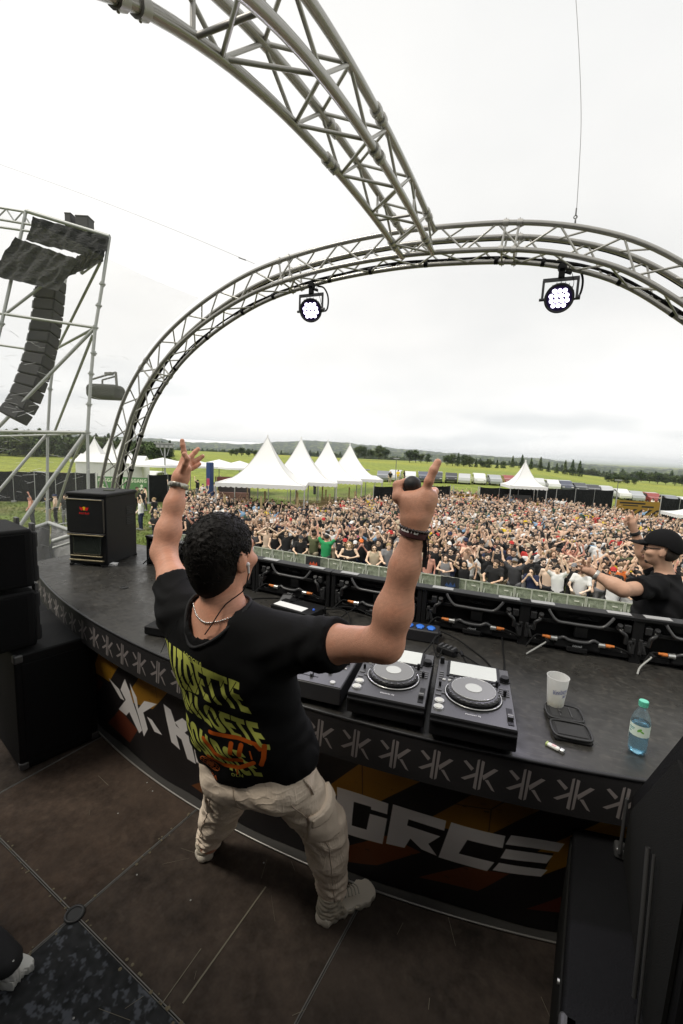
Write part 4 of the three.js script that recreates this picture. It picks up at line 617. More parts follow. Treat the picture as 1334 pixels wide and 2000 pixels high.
{
  const bm = blk(.65, { bumpMap: rep(grainBump, 4, 4), bumpScale: .001 });
  let t = thing('bass_speaker', 'black bass speaker on the floor at the right end of the table', 'speaker', [.775, 0, -1.46], -.14);
  part('cabinet', [rbox(.98, .62, .92, .014, 0, .325, 0, 0, 0, 0, 3), rbox(.94, .02, .88, .004, 0, .012, 0)], bm, t); part('side_panel', [rbox(.012, .5, .8, .004, -.49, .33, 0)], blk(.8, { color: col(.01, .01, .009) }), t); part('corner', [.04, .61].flatMap(y => [-.44, .44].map(z => rbox(.05, .05, .05, .012, -.47, y, z))), M(.06, .06, .06, .4), t); part('bolt', [[.57, -.3], [.57, .3], [.1, .2]].map(([y, z]) => cyl(.007, .007, .01, -.497, y, z, 8, 0, 0, Math.PI / 2)), silver, t);
  t = thing('wedge_monitor', 'black slanted monitor speaker with metal edge rails on the right bass speaker', 'speaker', [.425, .64, -1.3], -.1);
  const prof = [[-.42, 0], [.32, 0], [.32, .76], [.06, .76], [-.42, .22]]; part('cabinet', poly(prof, .6, .006).rotateY(-Math.PI / 2).translate(.62, 0, 0), bm, t);
  part('grille', poly([[-.36, .03], [.28, .03], [.28, .70], [.08, .70], [-.36, .21]], .008).rotateY(-Math.PI / 2).translate(.012, 0, 0), blk(.9, { color: col(.009, .009, .008), bumpMap: rep(clothBump, 9, 9), bumpScale: .002 }), t);
  for (const g of [bar([-.006, .03, -.37], [-.006, .24, -.38], .006), tube([[-.008, .02, .1], [-.008, .2, .06], [-.008, .38, .0]], .006, 10), tube([[-.008, .02, .17], [-.008, .2, .13], [-.008, .42, .07]], .004, 10)]) part('edge_rail', g, M(.10, .10, .10, .35, { metalness: .6 }), t);
  part('corner', [rbox(.04, .04, .05, .01, .0, .02, .3), rbox(.04, .04, .05, .01, .0, .02, -.40)], M(.09, .09, .09, .35, { metalness: .5 }), t);
}

// ------------------------------------------------------------------ people: shared skin, cloth, head builder
const skinBump = dtex(256, 256, (u, v) => .5 + .3 * pn(u, v, 60) + .3 * pn(u, v, 110, 2));
const skin = (r, g, b) => P(r, g, b, .48, { specularIntensity: .7, sheen: .25, sheenRoughness: .5, sheenColor: col(.5, .25, .18) });
function headPrims(c, s, yaw, tilt = 0) { // a head that looks along -z before turning by yaw
  const cy = Math.cos(yaw), sy = Math.sin(yaw), ct = Math.cos(tilt), st = Math.sin(tilt);
  const L = (x, y, z) => { x *= s; y *= s; z *= s; const y2 = y * ct - z * st, z2 = y * st + z * ct; return V(c.x + x * cy + z2 * sy, c.y + y2, c.z - x * sy + z2 * cy); };
  const e = (x, y, z, r, k) => ell(L(x, y, z), r.map(q => q * s), [tilt, yaw, 0], k);
  const pr = [e(0, .012, .012, [.078, .098, .098], .02), e(0, -.05, -.030, [.062, .072, .070], .03), e(0, -.098, -.055, [.032, .026, .034], .03), e(0, .012, -.078, [.05, .018, .018], .02), cap(L(0, -.005, -.094), L(0, -.042, -.110), .008 * s, .013 * s, .012), e(0, -.072, -.090, [.026, .012, .014], .012), e(.045, -.035, -.06, [.024, .02, .03], .02), e(-.045, -.035, -.06, [.024, .02, .03], .02),
    e(.079, -.022, .012, [.011, .033, .021], .008), e(-.079, -.022, .012, [.011, .033, .021], .008), cap(L(.082, .008, .02), L(.083, -.045, .004), .006 * s, .006 * s, .006), cap(L(-.082, .008, .02), L(-.083, -.045, .004), .006 * s, .006 * s, .006)];
  return { pr, L };
}
function faceParts(L, s, yaw, parent) {
  const eye = [], dark = [], lip = [], brow = [];
  for (const q of [-1, 1]) { const p = L(q * .031, -.008, -.083); eye.push(sph(.0125 * s, p.x, p.y, p.z)); const i = L(q * .031, -.009, -.0935); dark.push(sph(.0055 * s, i.x, i.y, i.z)); brow.push(tube([L(q * .016, .016, -.095), L(q * .034, .022, -.092), L(q * .052, .014, -.078)], .0045 * s, 8, 5)); }
  lip.push(tube([L(-.022, -.071, -.098), L(0, -.067, -.108), L(.022, -.071, -.098)], .0048 * s, 10, 5), tube([L(-.02, -.077, -.098), L(0, -.080, -.106), L(.02, -.077, -.098)], .005 * s, 10, 5));
  part('eye', eye, M(.75, .74, .72, .3), parent); part('iris', dark, M(.04, .025, .015, .2), parent); part('eyebrow', brow, M(.02, .014, .01, .8), parent); part('lips', lip, M(.42, .17, .14, .5), parent);
}
const snap = (f, a, b) => { a = toV(a); b = toV(b); let lo = 0, hi = 1; for (let i = 0; i < 22; i++) { const m = (lo + hi) / 2, p = a.clone().lerp(b, m); f(p.x, p.y, p.z) > 0 ? lo = m : hi = m; } return a.clone().lerp(b, lo); };
function bandGeo(c, dir, r1, r2, thick, wide, seg = 28, f) { // a band round a limb, thickness outward, optional scalloped outline
  dir = toV(dir).normalize(); const u = V(0, 0, 1).cross(dir).normalize(), v = dir.clone().cross(u); const pos = [], ix = [];
  for (let i = 0; i <= seg; i++) { const a = i / seg * 2 * Math.PI, o = f ? f(a) : 0; for (const [rr, w] of [[0, -1], [thick + o, -.8], [thick + o, .8], [0, 1]]) { const p = c.clone().addScaledVector(u, Math.cos(a) * (r1 + rr)).addScaledVector(v, Math.sin(a) * (r2 + rr)).addScaledVector(dir, w * wide / 2); pos.push(p.x, p.y, p.z); } }
  for (let i = 0; i < seg; i++) for (let j = 0; j < 3; j++) { const a = i * 4 + j, b = a + 1, c2 = a + 4, d = c2 + 1; ix.push(a, c2, b, b, c2, d); }
  const g = new THREE.BufferGeometry(); g.setAttribute('position', new THREE.Float32BufferAttribute(pos, 3)); g.setIndex(ix); g.computeVertexNormals(); return g;
}
function shoe(heel, toe, parent, colr, side) { // chunky trainer from heel point to toe point on the floor
  heel = toV(heel); toe = toV(toe); const d = toe.clone().sub(heel); d.y = 0; const len = d.length(); d.normalize(); const yaw = Math.atan2(-d.z, d.x), k = len / .295;
  const T = (g) => g.scale(k, 1, 1).rotateY(yaw).translate(heel.x, heel.y, heel.z);
  const up = field([ell([.075, .055, 0], [.075, .055, .040]), ell([.16, .048, .002], [.10, .045, .046]), ell([.225, .042, .004 * side], [.065, .034, .047]), cap([.06, .06, 0], [.055, .115, 0], .044, .046), cap([.11, .075, 0], [.20, .055, 0], .03, .028)], .035);
  const fu = (x, y, z) => Math.max(up(x, y, z) + .0025 * Math.sin(x * 190 + 8 * y * 9) * sstep(.1, .02, y) + .0018 * Math.sin(y * 320 + z * 60) * sstep(.12, .03, x), y - (.128 - .10 * sstep(.07, .14, x)) - .0 , .012 - y);
  part('upper', T(uvPlane(nets(fu, [-.02, .0, -.07], [.32, .15, .07], .0045), 'xy', 3.2)), colr[0], parent);
  const so = field([cap([.042, .022, 0], [.12, .02, 0], .046, .036), cap([.12, .02, 0], [.235, .022, .004 * side], .036, .05), cap([.235, .022, .004 * side], [.255, .026, .004 * side], .049, .044)], .03);
  const fs = (x, y, z) => Math.max(so(x, y, z) + .003 * Math.sin(x * 150), y - .036 - .012 * sstep(.05, 0, x), -y + .006 * sstep(.6, .9, Math.sin(x * 190)) * sstep(.02, 0, y));
  part('sole', T(nets(fs, [-.02, -.01, -.07], [.32, .06, .07], .0045)), colr[1], parent);
  const la = []; for (let i = 0; i < 5; i++) { const x = .125 + i * .018; la.push(tube([[x, .088 - i * .004, -.028], [x + .006, .104 - i * .006, 0], [x, .088 - i * .004, .028]].map(p => V(...p)), .0028, 10, 5)); }
  part('lace', la.map(T), colr[2], parent);
}
// ------------------------------------------------------------------ the DJ
{
  const djSkin = P(1, 1, 1, .46, { specularIntensity: .55, map: dtex(256, 256, (u, v) => { const a = 1 + .05 * pn(u, v, 9) + .07 * pn(u, v, 40, 3) + .07 * pn(u, v, 100, 5), r = sstep(.0, .7, pn(u, v, 8, 6)) * .022; return [.64 * a, (.325 - r) * a, (.215 - r) * a]; }, true), bumpMap: rep(skinBump, 3, 3), bumpScale: .0007 });
  const B = [-.96, 0, -1.52], T = (g) => g.translate(-B[0], -B[1], -B[2]);
  const t = thing('person', 'man in black t-shirt with lime back print and beige cargo trousers, raising both arms', 'person', B);
  const shL = V(-1.10, 1.425, -1.215), shR = V(-.66, 1.405, -1.215), elL = V(...[-1.324, 1.604, -1.347]), wrL = V(...[-1.322, 1.878, -1.433]), elR = V(...[-0.307, 1.514, -1.134]), wrR = V(...[-0.252, 1.839, -1.151]);
  const Hc = V(-.925, 1.690, -1.215), hs = 1.17, hd = headPrims(Hc, hs, -.10, .02);
  const neck0 = V(-.905, 1.42, -1.195), neck1 = Hc.clone().add(V(0, -.055, .022));
  const torso = [cap([-1.0, 1.32, -1.205], [-.94, 1.0, -1.27], .105, .10), cap([-.77, 1.32, -1.215], [-.75, 1.02, -1.285], .105, .10), cap([-.89, 1.36, -1.2], [-.845, .90, -1.30], .125, .12), cap([-.95, .9, -1.29], [-.71, .92, -1.32], .105, .105), cap(shL, [-.93, 1.44, -1.195], .072, .075), cap(shR, [-.87, 1.44, -1.195], .075, .075)];
  const armUR = [cap(shR, shR.clone().lerp(elR, .45), .064, .060), cap(shR.clone().lerp(elR, .45), elR, .060, .047)], armFR = [cap(elR, elR.clone().lerp(wrR, .3), .047, .049), cap(elR.clone().lerp(wrR, .3), elR.clone().lerp(wrR, .7), .049, .037), cap(elR.clone().lerp(wrR, .7), wrR, .037, .0315)];
  const armUL = [cap(shL, shL.clone().lerp(elL, .5), .060, .054), cap(shL.clone().lerp(elL, .5), elL, .054, .046)], armFL = [cap(elL, elL.clone().lerp(wrL, .3), .046, .047), cap(elL.clone().lerp(wrL, .3), elL.clone().lerp(wrL, .7), .047, .036), cap(elL.clone().lerp(wrL, .7), wrL, .036, .031)];
  const body = field([...torso, ...armUR, ...armFR, ...armUL, ...armFL, cap(neck0, neck1, .074, .068, .05), cap([-.905, 1.40, -1.16], [-.91, 1.5, -1.17], .06, .05), ...hd.pr], .035);
  const geos = [nets(body, [-1.46, .78, -1.62], [-.12, 1.90, -.98], .0085)];
  // right hand: fist round the microphone, index finger up, thumb over the front
  const F = (pts, r) => pts.slice(1).map((p, i) => cap(pts[i], p, r * (1 - .06 * i), r * (1 - .06 * (i + 1)), .006));
  const hR = [cap(wrR, [-0.251, 1.873, -1.157], .0335, .034, .02), cap([-0.262, 1.883, -1.152], [-0.269, 1.928, -1.150], .026, .022, .025), cap([-0.246, 1.883, -1.158], [-0.231, 1.943, -1.159], .029, .021, .025), cap([-0.239, 1.889, -1.167], [-0.216, 1.935, -1.175], .027, .019, .022), cap([-0.260, 1.915, -1.154], [-0.231, 1.924, -1.159], .026, .022, .02),
    ...F([[-0.231, 1.946, -1.158], [-0.221, 1.980, -1.155], [-0.212, 2.009, -1.159], [-0.204, 2.030, -1.167]], .0125),
    ...F([[-0.215, 1.941, -1.169], [-0.215, 1.949, -1.210], [-0.240, 1.944, -1.221], [-0.259, 1.929, -1.200]], .0122), ...F([[-0.211, 1.918, -1.180], [-0.215, 1.923, -1.217], [-0.241, 1.917, -1.224], [-0.259, 1.906, -1.200]], .0118), ...F([[-0.215, 1.896, -1.186], [-0.221, 1.899, -1.214], [-0.244, 1.894, -1.217], [-0.259, 1.889, -1.194]], .0105),
    ...F([[-0.272, 1.914, -1.152], [-0.298, 1.933, -1.147], [-0.307, 1.963, -1.157], [-0.290, 1.972, -1.178]], .0135), cap([-0.272, 1.914, -1.152], [-0.298, 1.932, -1.147], .017, .0135, .02)];
  // left hand: open, fingers spread
  const hL = [cap(wrL, [-1.319, 1.908, -1.439], .032, .030, .02), cap([-1.319, 1.904, -1.438], [-1.317, 1.981, -1.461], .028, .017, .02), cap([-1.317, 1.908, -1.445], [-1.317, 1.959, -1.480], .026, .018, .02), cap([-1.304, 1.910, -1.434], [-1.284, 1.947, -1.442], .024, .018, .02),
    ...F([[-1.316, 1.983, -1.463], [-1.315, 2.016, -1.457], [-1.318, 2.041, -1.454], [-1.322, 2.060, -1.455]], .0115), ...F([[-1.319, 1.979, -1.482], [-1.312, 1.997, -1.499], [-1.303, 2.015, -1.511], [-1.295, 2.028, -1.521]], .011), ...F([[-1.323, 1.961, -1.489], [-1.305, 1.973, -1.503], [-1.292, 1.985, -1.521], [-1.281, 1.998, -1.533]], .011), ...F([[-1.317, 1.944, -1.483], [-1.305, 1.945, -1.494], [-1.293, 1.954, -1.505], [-1.283, 1.965, -1.516]], .0098), ...F([[-1.290, 1.936, -1.422], [-1.265, 1.967, -1.410], [-1.252, 1.989, -1.407], [-1.262, 2.007, -1.401]], .0125)];
  const bb = (pr) => { const b = new THREE.Box3(); pr.forEach(p => { b.expandByPoint(p.a); b.expandByPoint(p.a.clone().add(p.d)); }); b.expandByScalar(.05); return [b.min.toArray(), b.max.toArray()]; };
  for (const h of [hR, hL]) { const [a, b] = bb(h); geos.push(nets(field(h, .012), a, b, .0032)); }
  const [ha, hb] = [[Hc.x - .13, Hc.y - .17, Hc.z - .16], [Hc.x + .13, Hc.y + .16, Hc.z + .16]]; geos.push(nets((x, y, z) => field(hd.pr, .02)(x, y, z) - .0006, ha, hb, .0042));
  const skinUV = (g) => { const p = g.attributes.position, u = g.attributes.uv; for (let i = 0; i < p.count; i++) u.setXY(i, (p.getX(i) + p.getZ(i) * .8) * 3, (p.getY(i) + p.getZ(i) * .3) * 3); return g; };
  part('body', skinUV(merge(geos.map(T))), djSkin, t);
  faceParts((x, y, z) => hd.L(x, y, z).sub(V(...B)), hs, 0, t);
  // hair
  const hf = field([ell(Hc.clone().add(V(-.004, .006, .018)), [.106, .126, .131]), ell(Hc.clone().add(V(-.002, -.06, .055)), [.087, .112, .094])], .05);
  const hair = (x, y, z) => { const lx = x - Hc.x, ly = y - Hc.y, lz = z - Hc.z; const top = sstep(-.09, .10, ly); const n = fbm(x * 40, y * 40, z * 40, 2), r = Math.abs(n3(x * 48 + 2 * n, y * 70, z * 48 + 2 * n));
    let d = hf(x, y, z) + .010 * (1 - top) + .004 - .0075 * top * (.5 + n * .9) - .003 * (.25 + .75 * top) * (1 - 2.6 * r);
    const bottom = -.166 + .143 * sstep(.035, -.015, lz) + .055 * sstep(-.02, -.09, lz); d = Math.max(d, bottom - ly, (-.076 - lz) - .045 * sstep(.03, .10, ly));
    if (Math.abs(lx) > .07 && ly < -.0 && lz < .04 && lz > -.03) d = Math.max(d, .004 - ly * .2); return d; };
  const hairM = P(.0085, .007, .006, .62, { specularIntensity: .35 });
  part('hair', T(nets(hair, [Hc.x - .15, Hc.y - .15, Hc.z - .17], [Hc.x + .15, Hc.y + .19, Hc.z + .18], .0042)), hairM, t);
  { // short wavy locks lying on the scalp
    const g = [], hh = (x, y, z) => hair(x, y, z) - .0002, c0 = Hc.clone().add(V(0, .0, .02));
    for (let i = 0; i < 1700; i++) { const a = rr(0, 6.283), e = Math.asin(rr(-.62, 1)), d = V(Math.cos(a) * Math.cos(e), Math.sin(e), Math.sin(a) * Math.cos(e)); if (d.z < -.35 && d.y < .45 || d.y < -.1 && d.z < .1) continue; const p = snap(hh, c0.clone().addScaledVector(d, .26), c0); const w = V(rr(-1, 1), rr(-.9, .3), rr(-1, 1)); w.addScaledVector(d, -w.dot(d)).normalize(); const s = d.clone().cross(w), l = rr(.010, .024) * (d.y > -.1 ? 1 : .6), k = rr(-.6, .6), up = rr(.0, .35) * (d.y > 0 ? 1 : .3); g.push(tube([p, p.clone().addScaledVector(w, l * .5).addScaledVector(s, l * k * .5).addScaledVector(d, l * up * .6), p.clone().addScaledVector(w, l).addScaledVector(s, -l * k * .3).addScaledVector(d, l * up * .3)], rr(.0007, .0015), 3, 3)); }
    part('hair_locks', g.map(T), hairM, t).userData.kind = 'stuff'; }
  // t-shirt
  const sl = (a, b, u, r0, r1) => cap(a, a.clone().lerp(b, u), r0, r1);
  const tee = field([...torso.map(p => ({ ...p, ra: p.ra + .016, rb: p.rb + .018 })), sl(shR, elR, .50, .088, .083), sl(shL, elL, .44, .082, .080), cap([-.95, 1.02, -1.25], [-.76, 1.03, -1.27], .12, .12)], .05);
  const nk = cap([-.905, 1.468, -1.16], [-.93, 1.62, -1.20], .094, .112), teeF = (x, y, z) => {
    const q = x * .75 + y * .9, w = Math.sin((x * .55 - y * .84) * 62 + 5 * n3(x * 5, y * 5, z * 5)) * .5 + Math.sin((x * .8 + y * .6) * 48 + 6 * n3(x * 4, y * 4, 3)) * .4; const n = n3(x * 9, y * 9, z * 9);
    const arm = x > -.66 ? Math.sin(x * 105 + 7 * n3(y * 8, z * 8, 1)) * .6 * sstep(-.66, -.58, x) : x < -1.12 ? Math.sin(y * 110 + 5 * n) * .6 : 0;
    let d = tee(x, y, z) - .0075 * w * (.5 + n) - .005 * n - .0045 * arm;
    d = Math.max(d, (.845 + (x + .82) * .20 + .006 * Math.sin(x * 40)) - y, -nk.f(nk, x, y, z));
    const er = (x - shR.x) * (elR.x - shR.x) + (y - shR.y) * (elR.y - shR.y) + (z - shR.z) * (elR.z - shR.z), l2 = elR.distanceToSquared(shR); if (x > -.7) d = Math.max(d, (er / l2 - .56) * Math.sqrt(l2));
    const fl = (x - shL.x) * (elL.x - shL.x) + (y - shL.y) * (elL.y - shL.y) + (z - shL.z) * (elL.z - shL.z), k2 = elL.distanceToSquared(shL); if (y > 1.3 && x < -1.0) d = Math.max(d, (fl / k2 - .50) * Math.sqrt(k2)); return d; };
  const tg0 = nets(teeF, [-1.36, .74, -1.56], [-.36, 1.62, -.98], .0085), tg = tg0.toNonIndexed();
  { // flat print on the back, mapped straight through the cloth from behind
    const p = tg.attributes.position, n = tg.attributes.normal, u = tg.attributes.uv; for (let f = 0; f < p.count; f += 3) { let back = true; for (let i = f; i < f + 3; i++) if (n.getZ(i) < .02 || p.getX(i) > -.64 || p.getX(i) < -1.19 || p.getZ(i) < -1.30) back = false; for (let i = f; i < f + 3; i++) u.setXY(i, back ? (p.getX(i) + 1.20) / .64 : .004, back ? (p.getY(i) - .80) / .64 : .004); } }
  const print = tex(1024, 1024, (c, w, h) => {
    c.fillStyle = '#0b0b0c'; c.fillRect(0, 0, w, h); const X = (x) => (x + 1.20) / .64 * w, Y = (y) => (1 - (y - .80) / .64) * h; const lime = '#c6cb62';
    const o = document.createElement('canvas'); o.width = 700; o.height = 200; const k = o.getContext('2d');
    const warp = (txt, x0, y0, x1, y1, hL, hR, amp, ph, skew) => { k.clearRect(0, 0, 700, 200); k.fillStyle = lime; k.font = 'bold 190px sans-serif'; k.textAlign = 'left'; k.textBaseline = 'alphabetic'; k.save(); const m = k.measureText(txt).width; k.scale(690 / m, 1.32); k.fillText(txt, 0, 146); k.strokeStyle = lime; k.lineWidth = 6; k.strokeText(txt, 0, 146); k.restore();
      for (let r = 0; r < 50; r++) { const v = r / 50; for (let s = 0; s < 175; s++) { const q = s / 175, hh = mix(hL, hR, q), bx = mix(x0, x1, q) + skew * v * hh + amp * Math.sin(v * 5.6 + ph + q * 2.4), by = mix(y0, y1, q) - 34 * Math.sin(q * 3.1 + ph) + v * hh; c.drawImage(o, s * 4, r * 4, 4, 4, bx, by, (x1 - x0) / 175 + 1.2, hh / 50 + 1.4); } } };
    warp('MUIDETTE', X(-1.155), Y(1.375), X(-.765), Y(1.30), 280, 200, 10, 0, .22);
    warp('ANLOETE', X(-1.09), Y(1.205), X(-.715), Y(1.165), 165, 170, 13, 1.2, .3);
    warp('SOURCE', X(-1.05), Y(1.085), X(-.77), Y(1.05), 215, 190, 17, 2.0, .45);
    c.fillStyle = lime; c.font = 'bold 44px sans-serif'; c.save(); c.translate(X(-.985), Y(1.345)); c.rotate(.12); c.fillText('LOGIGNA', 0, 0, 150); c.restore();
    c.strokeStyle = '#d0601c'; c.lineWidth = 26; c.lineCap = 'round'; c.lineJoin = 'round'; const ln = (a) => { c.beginPath(); a.forEach(([x, y], i) => i ? c.lineTo(X(x), Y(y)) : c.moveTo(X(x), Y(y))); c.stroke(); };
    ln([[-.90, 1.075], [-.80, 1.075], [-.735, 1.065], [-.72, 1.045]]); ln([[-.705, 1.06], [-.71, 1.01], [-.72, .98]]); ln([[-.93, 1.04], [-.89, .99], [-.84, .975], [-.79, .985]]); ln([[-.92, .965], [-.86, .945], [-.80, .95], [-.745, .985]]); ln([[-.82, 1.05], [-.825, 1.01]]); ln([[-.785, 1.05], [-.795, 1.005]]); c.lineWidth = 10; ln([[-.81, .955], [-.81, .92]]); ln([[-.755, 1.03], [-.75, 1.0]]);
    c.fillStyle = lime; c.font = 'bold 34px sans-serif'; c.fillText('OLN', X(-.835), Y(.905)); c.fillStyle = '#e0713a'; c.font = 'bold 42px sans-serif'; c.save(); c.translate(X(-.985), Y(.868)); c.rotate(.15); c.fillText('ASHRA', 0, 0); c.restore();
    c.strokeStyle = '#e57a40'; c.fillStyle = '#e57a40'; c.lineWidth = 6; c.save(); c.translate(X(-.925), Y(.925)); c.rotate(.5); for (const rx of [62, 40, 18]) { c.beginPath(); c.ellipse(0, 0, rx, 40, 0, 0, 7); c.stroke(); } for (const y of [-20, 0, 20]) { c.beginPath(); c.moveTo(-56, y); c.lineTo(56, y); c.stroke(); } c.beginPath(); c.ellipse(4, 2, 20, 26, 0, 0, 7); c.fill(); c.restore();
    c.fillStyle = '#0b0b0c'; for (let i = 0; i < 9; i++) { c.save(); c.translate(X(-1.1) + i * 64, Y(1.3)); c.rotate(.5); c.fillRect(0, 0, 4, 330); c.restore(); }
  });
  part('t_shirt', T(tg), P(1, 1, 1, .85, { map: print, specularIntensity: .4, bumpMap: rep(clothBump, 14, 14), bumpScale: .0004, side: THREE.DoubleSide }), t);
  part('collar', T(tube([...Array(29)].map((_, i) => { const a = i / 28 * 6.283; return snap((x, y, z) => Math.min(tee(x, y, z) - .002, 9), [-.907 + Math.cos(a) * .112, 1.60, -1.165 + Math.sin(a) * .102], [-.907 + Math.cos(a) * .106, 1.30, -1.165 + Math.sin(a) * .10]); }), .0055, 60, 6, true)), M(.008, .008, .009, .85), t);
  // trousers
  const kL = V(-1.095, .45, -1.455), aL = V(-1.255, .125, -1.555), kR = V(-.625, .46, -1.525), aR = V(-.60, .125, -1.575), hL2 = V(-.93, .78, -1.315), hR2 = V(-.715, .80, -1.345);
  const tr = field([cap([-.94, .90, -1.29], [-.72, .92, -1.325], .118, .118), cap(hL2, kL, .105, .080), cap(kL, kL.clone().lerp(aL, .35), .080, .080), cap(kL.clone().lerp(aL, .35), aL, .080, .060), cap(hR2, kR, .108, .085), cap(kR, kR.clone().lerp(aR, .35), .085, .082), cap(kR.clone().lerp(aR, .35), aR, .082, .062), cap([-.93, .80, -1.26], [-.73, .82, -1.29], .10, .105)], .05);
  const trF = (x, y, z) => { const L = x < -.83, a = L ? kL : kR, b = L ? aL : aR, h = L ? hL2 : hR2; const dx = x - a.x, along = (L ? (dx * -.35) : dx * .1) + y; const low = sstep(.30, .14, y), knee = Math.exp(-((y - .50) ** 2) / .012), n = n3(x * 8, y * 8, z * 8), m = n3(x * 5, y * 14, z * 5 + 3);
    return Math.max(tr(x, y, z) - .0075 * low * Math.sin(along * 150 + 5 * n3(x * 16, z * 16, 2)) - .0035 * knee * Math.sin((along + x * .5) * 110 + 4 * n) - .0045 * (Math.sin((y * 1.2 + (L ? -x : x) * 1.3) * 52 + 5 * m)) * sstep(.95, .7, y) * .7 - .004 * n - .003 * n3(x * 26, y * 22, z * 26), y - .955 - (x + .82) * .1, .055 + .02 * Math.sin(x * 60) - y); };
  const trM = P(.88, .735, .585, .85, { specularIntensity: .3 });
  const creaseTex = dtex(512, 512, (u, v) => { const w = .25 * pn(u, v, 6, 2), a = 1 - Math.abs(pn(u + w, v * 2.2 % 1, 9, 4)) * 2.2, b = 1 - Math.abs(pn(u, v + w, 15, 8)) * 2.4; return clamp(.45 * Math.max(0, a) ** 2 + .35 * Math.max(0, b) ** 3 + .12 * pn(u, v, 70) + .2); });
  trM.bumpMap = creaseTex; trM.bumpScale = .0022; const tuv = (g) => { const p = g.attributes.position, u = g.attributes.uv; for (let i = 0; i < p.count; i++) u.setXY(i, (p.getX(i) - p.getZ(i)) * 1.2, p.getY(i) * 1.2); return g; };
  part('trousers', T(tuv(nets(trF, [-1.40, .02, -1.72], [-.46, 1.0, -1.10], .0095))), trM, t);
  { const sm = M(.5, .40, .31, .9), fd = (x, y, z) => trF(x, y, z) - .0012, ln = (pts) => T(tube(pts, .0016, 40, 4)); const line = (a, b, c, dir, n) => { const o = []; for (let i = 0; i <= n; i++) { const q = i / n, p = q < .5 ? toV(a).lerp(toV(b), q * 2) : toV(b).lerp(toV(c), q * 2 - 1); o.push(snap(fd, p.clone().addScaledVector(dir, .2), p)); } return ln(o); }; part('seam', line(hR2.clone(), kR.clone(), aR.clone(), V(.55, 0, .83), 40), sm, t); part('seam', line(hL2.clone(), kL.clone(), aL.clone(), V(-.3, 0, .95), 40), sm, t); part('seam', ln([...Array(25)].map((_, i) => { const q = i / 24, p = V(mix(-.86, -.82, q), mix(.93, .70, q), -1.31); return snap(fd, p.clone().add(V(0, 0, .25)), p); })), sm, t); }
  { const pocket = (c, eu, h, thick) => { const inv = new THREE.Matrix4().makeRotationFromEuler(new THREE.Euler(...eu, 'YXZ')).invert(), v = V(0, 0, 0); return (x, y, z) => { v.set(x - c.x, y - c.y, z - c.z).applyMatrix4(inv); const q = Math.max(Math.abs(v.x) - h[0], Math.abs(v.y) - h[1], Math.abs(v.z) - h[2]); return Math.max(tr(x, y, z) - thick - .004 * n3(x * 18, y * 18, z * 18), q); }; };
    const c = kR.clone().lerp(hR2, .40).add(V(.085, 0, .05)), e = [.12, .95, .14], mn = (c) => [c.x - .16, c.y - .16, c.z - .16], mx = (c) => [c.x + .16, c.y + .16, c.z + .16]; const fl = c.clone().add(V(.0, .058, -.008));
    part('cargo_pocket', T(nets(pocket(c, e, [.072, .088, .09], .012), mn(c), mx(c), .007)), trM, t); part('pocket_flap', T(nets(pocket(fl, e, [.077, .027, .09], .017), mn(fl), mx(fl), .007)), trM, t);
    const d = kL.clone().lerp(hL2, .45).add(V(-.09, 0, .03)), e2 = [.1, -.9, -.3]; part('cargo_pocket', T(nets(pocket(d, e2, [.065, .08, .09], .013), mn(d), mx(d), .008)), trM, t);
    part('hip_pocket', [T(tube([[-.615, .875, -1.275], [-.598, .83, -1.30], [-.60, .775, -1.335]], .004, 12, 5)), T(tube([[-1.05, .85, -1.245], [-1.06, .80, -1.26]], .004, 10, 5))], trM, t); }
  // ankles, shoes
  part('sock', [T(bar([aL.x, .07, aL.z + .005], [aL.x, .15, aL.z], .044, 16)), T(bar([aR.x, .07, aR.z], [aR.x, .15, aR.z], .044, 16))], djSkin, t);
  const so = [M(1, 1, 1, .8, { map: dtex(256, 256, (u, v) => { const a = .9 + .2 * pn(u, v, 12), l = sstep(.04, .0, Math.abs(pn(u, v, 5, 3))) * .55 + sstep(.03, 0, Math.abs(v - .22 - .08 * Math.sin(u * 9))) * .4, d = sstep(.1, .5, pn(u, v, 20, 7)) * .2, k = a * (1 - clamp(l + d)); return [.68 * k, .60 * k, .47 * k]; }, true), bumpMap: rep(grainBump, 2, 2), bumpScale: .001 }), M(.66, .60, .50, .65), M(.42, .39, .32, .8)];
  const loc = (p) => V(p[0] - B[0], 0, p[2] - B[2]); const sL = new THREE.Group(); sL.name = 'shoe'; t.add(sL); const sR = new THREE.Group(); sR.name = 'shoe'; t.add(sR);
  shoe(loc([-1.275, 0, -1.515]), loc([-1.345, 0, -1.795]), sL, so, 1); shoe(loc([-.635, 0, -1.505]), loc([-.455, 0, -1.735]), sR, so, -1);
  // watch, bracelets, chain, earphone
  const dl = wrL.clone().sub(elL), dr = wrR.clone().sub(elR), LB = (v) => v.clone().sub(V(...B)); const wm = M(.42, .40, .35, .3, { metalness: .85 });
  part('watch', [bandGeo(LB(wrL.clone().addScaledVector(dl, -.02)), dl, .035, .035, .006, .022, 40, a => .0012 * Math.sign(Math.sin(a * 16)))], wm, t);
  const wc = wrR.clone().addScaledVector(dr, -.02); const beads = []; for (let i = 0; i < 26; i++) { const a = i / 26 * 6.283, u = V(0, 0, 1).cross(dr).normalize(), v = dr.clone().normalize().cross(u); const p = LB(wrR.clone().addScaledVector(dr, .03)).addScaledVector(u, Math.cos(a) * .037).addScaledVector(v, Math.sin(a) * .037); beads.push(sph(.0052, p.x, p.y, p.z, 1, 1, 1, 8, 6)); }
  part('bead_bracelet', beads, M(.03, .02, .018, .35), t); part('woven_band', [bandGeo(LB(wc.clone().addScaledVector(dr, .012)), dr, .0365, .0365, .002, .017, 30)], M(.065, .015, .018, .8), t);
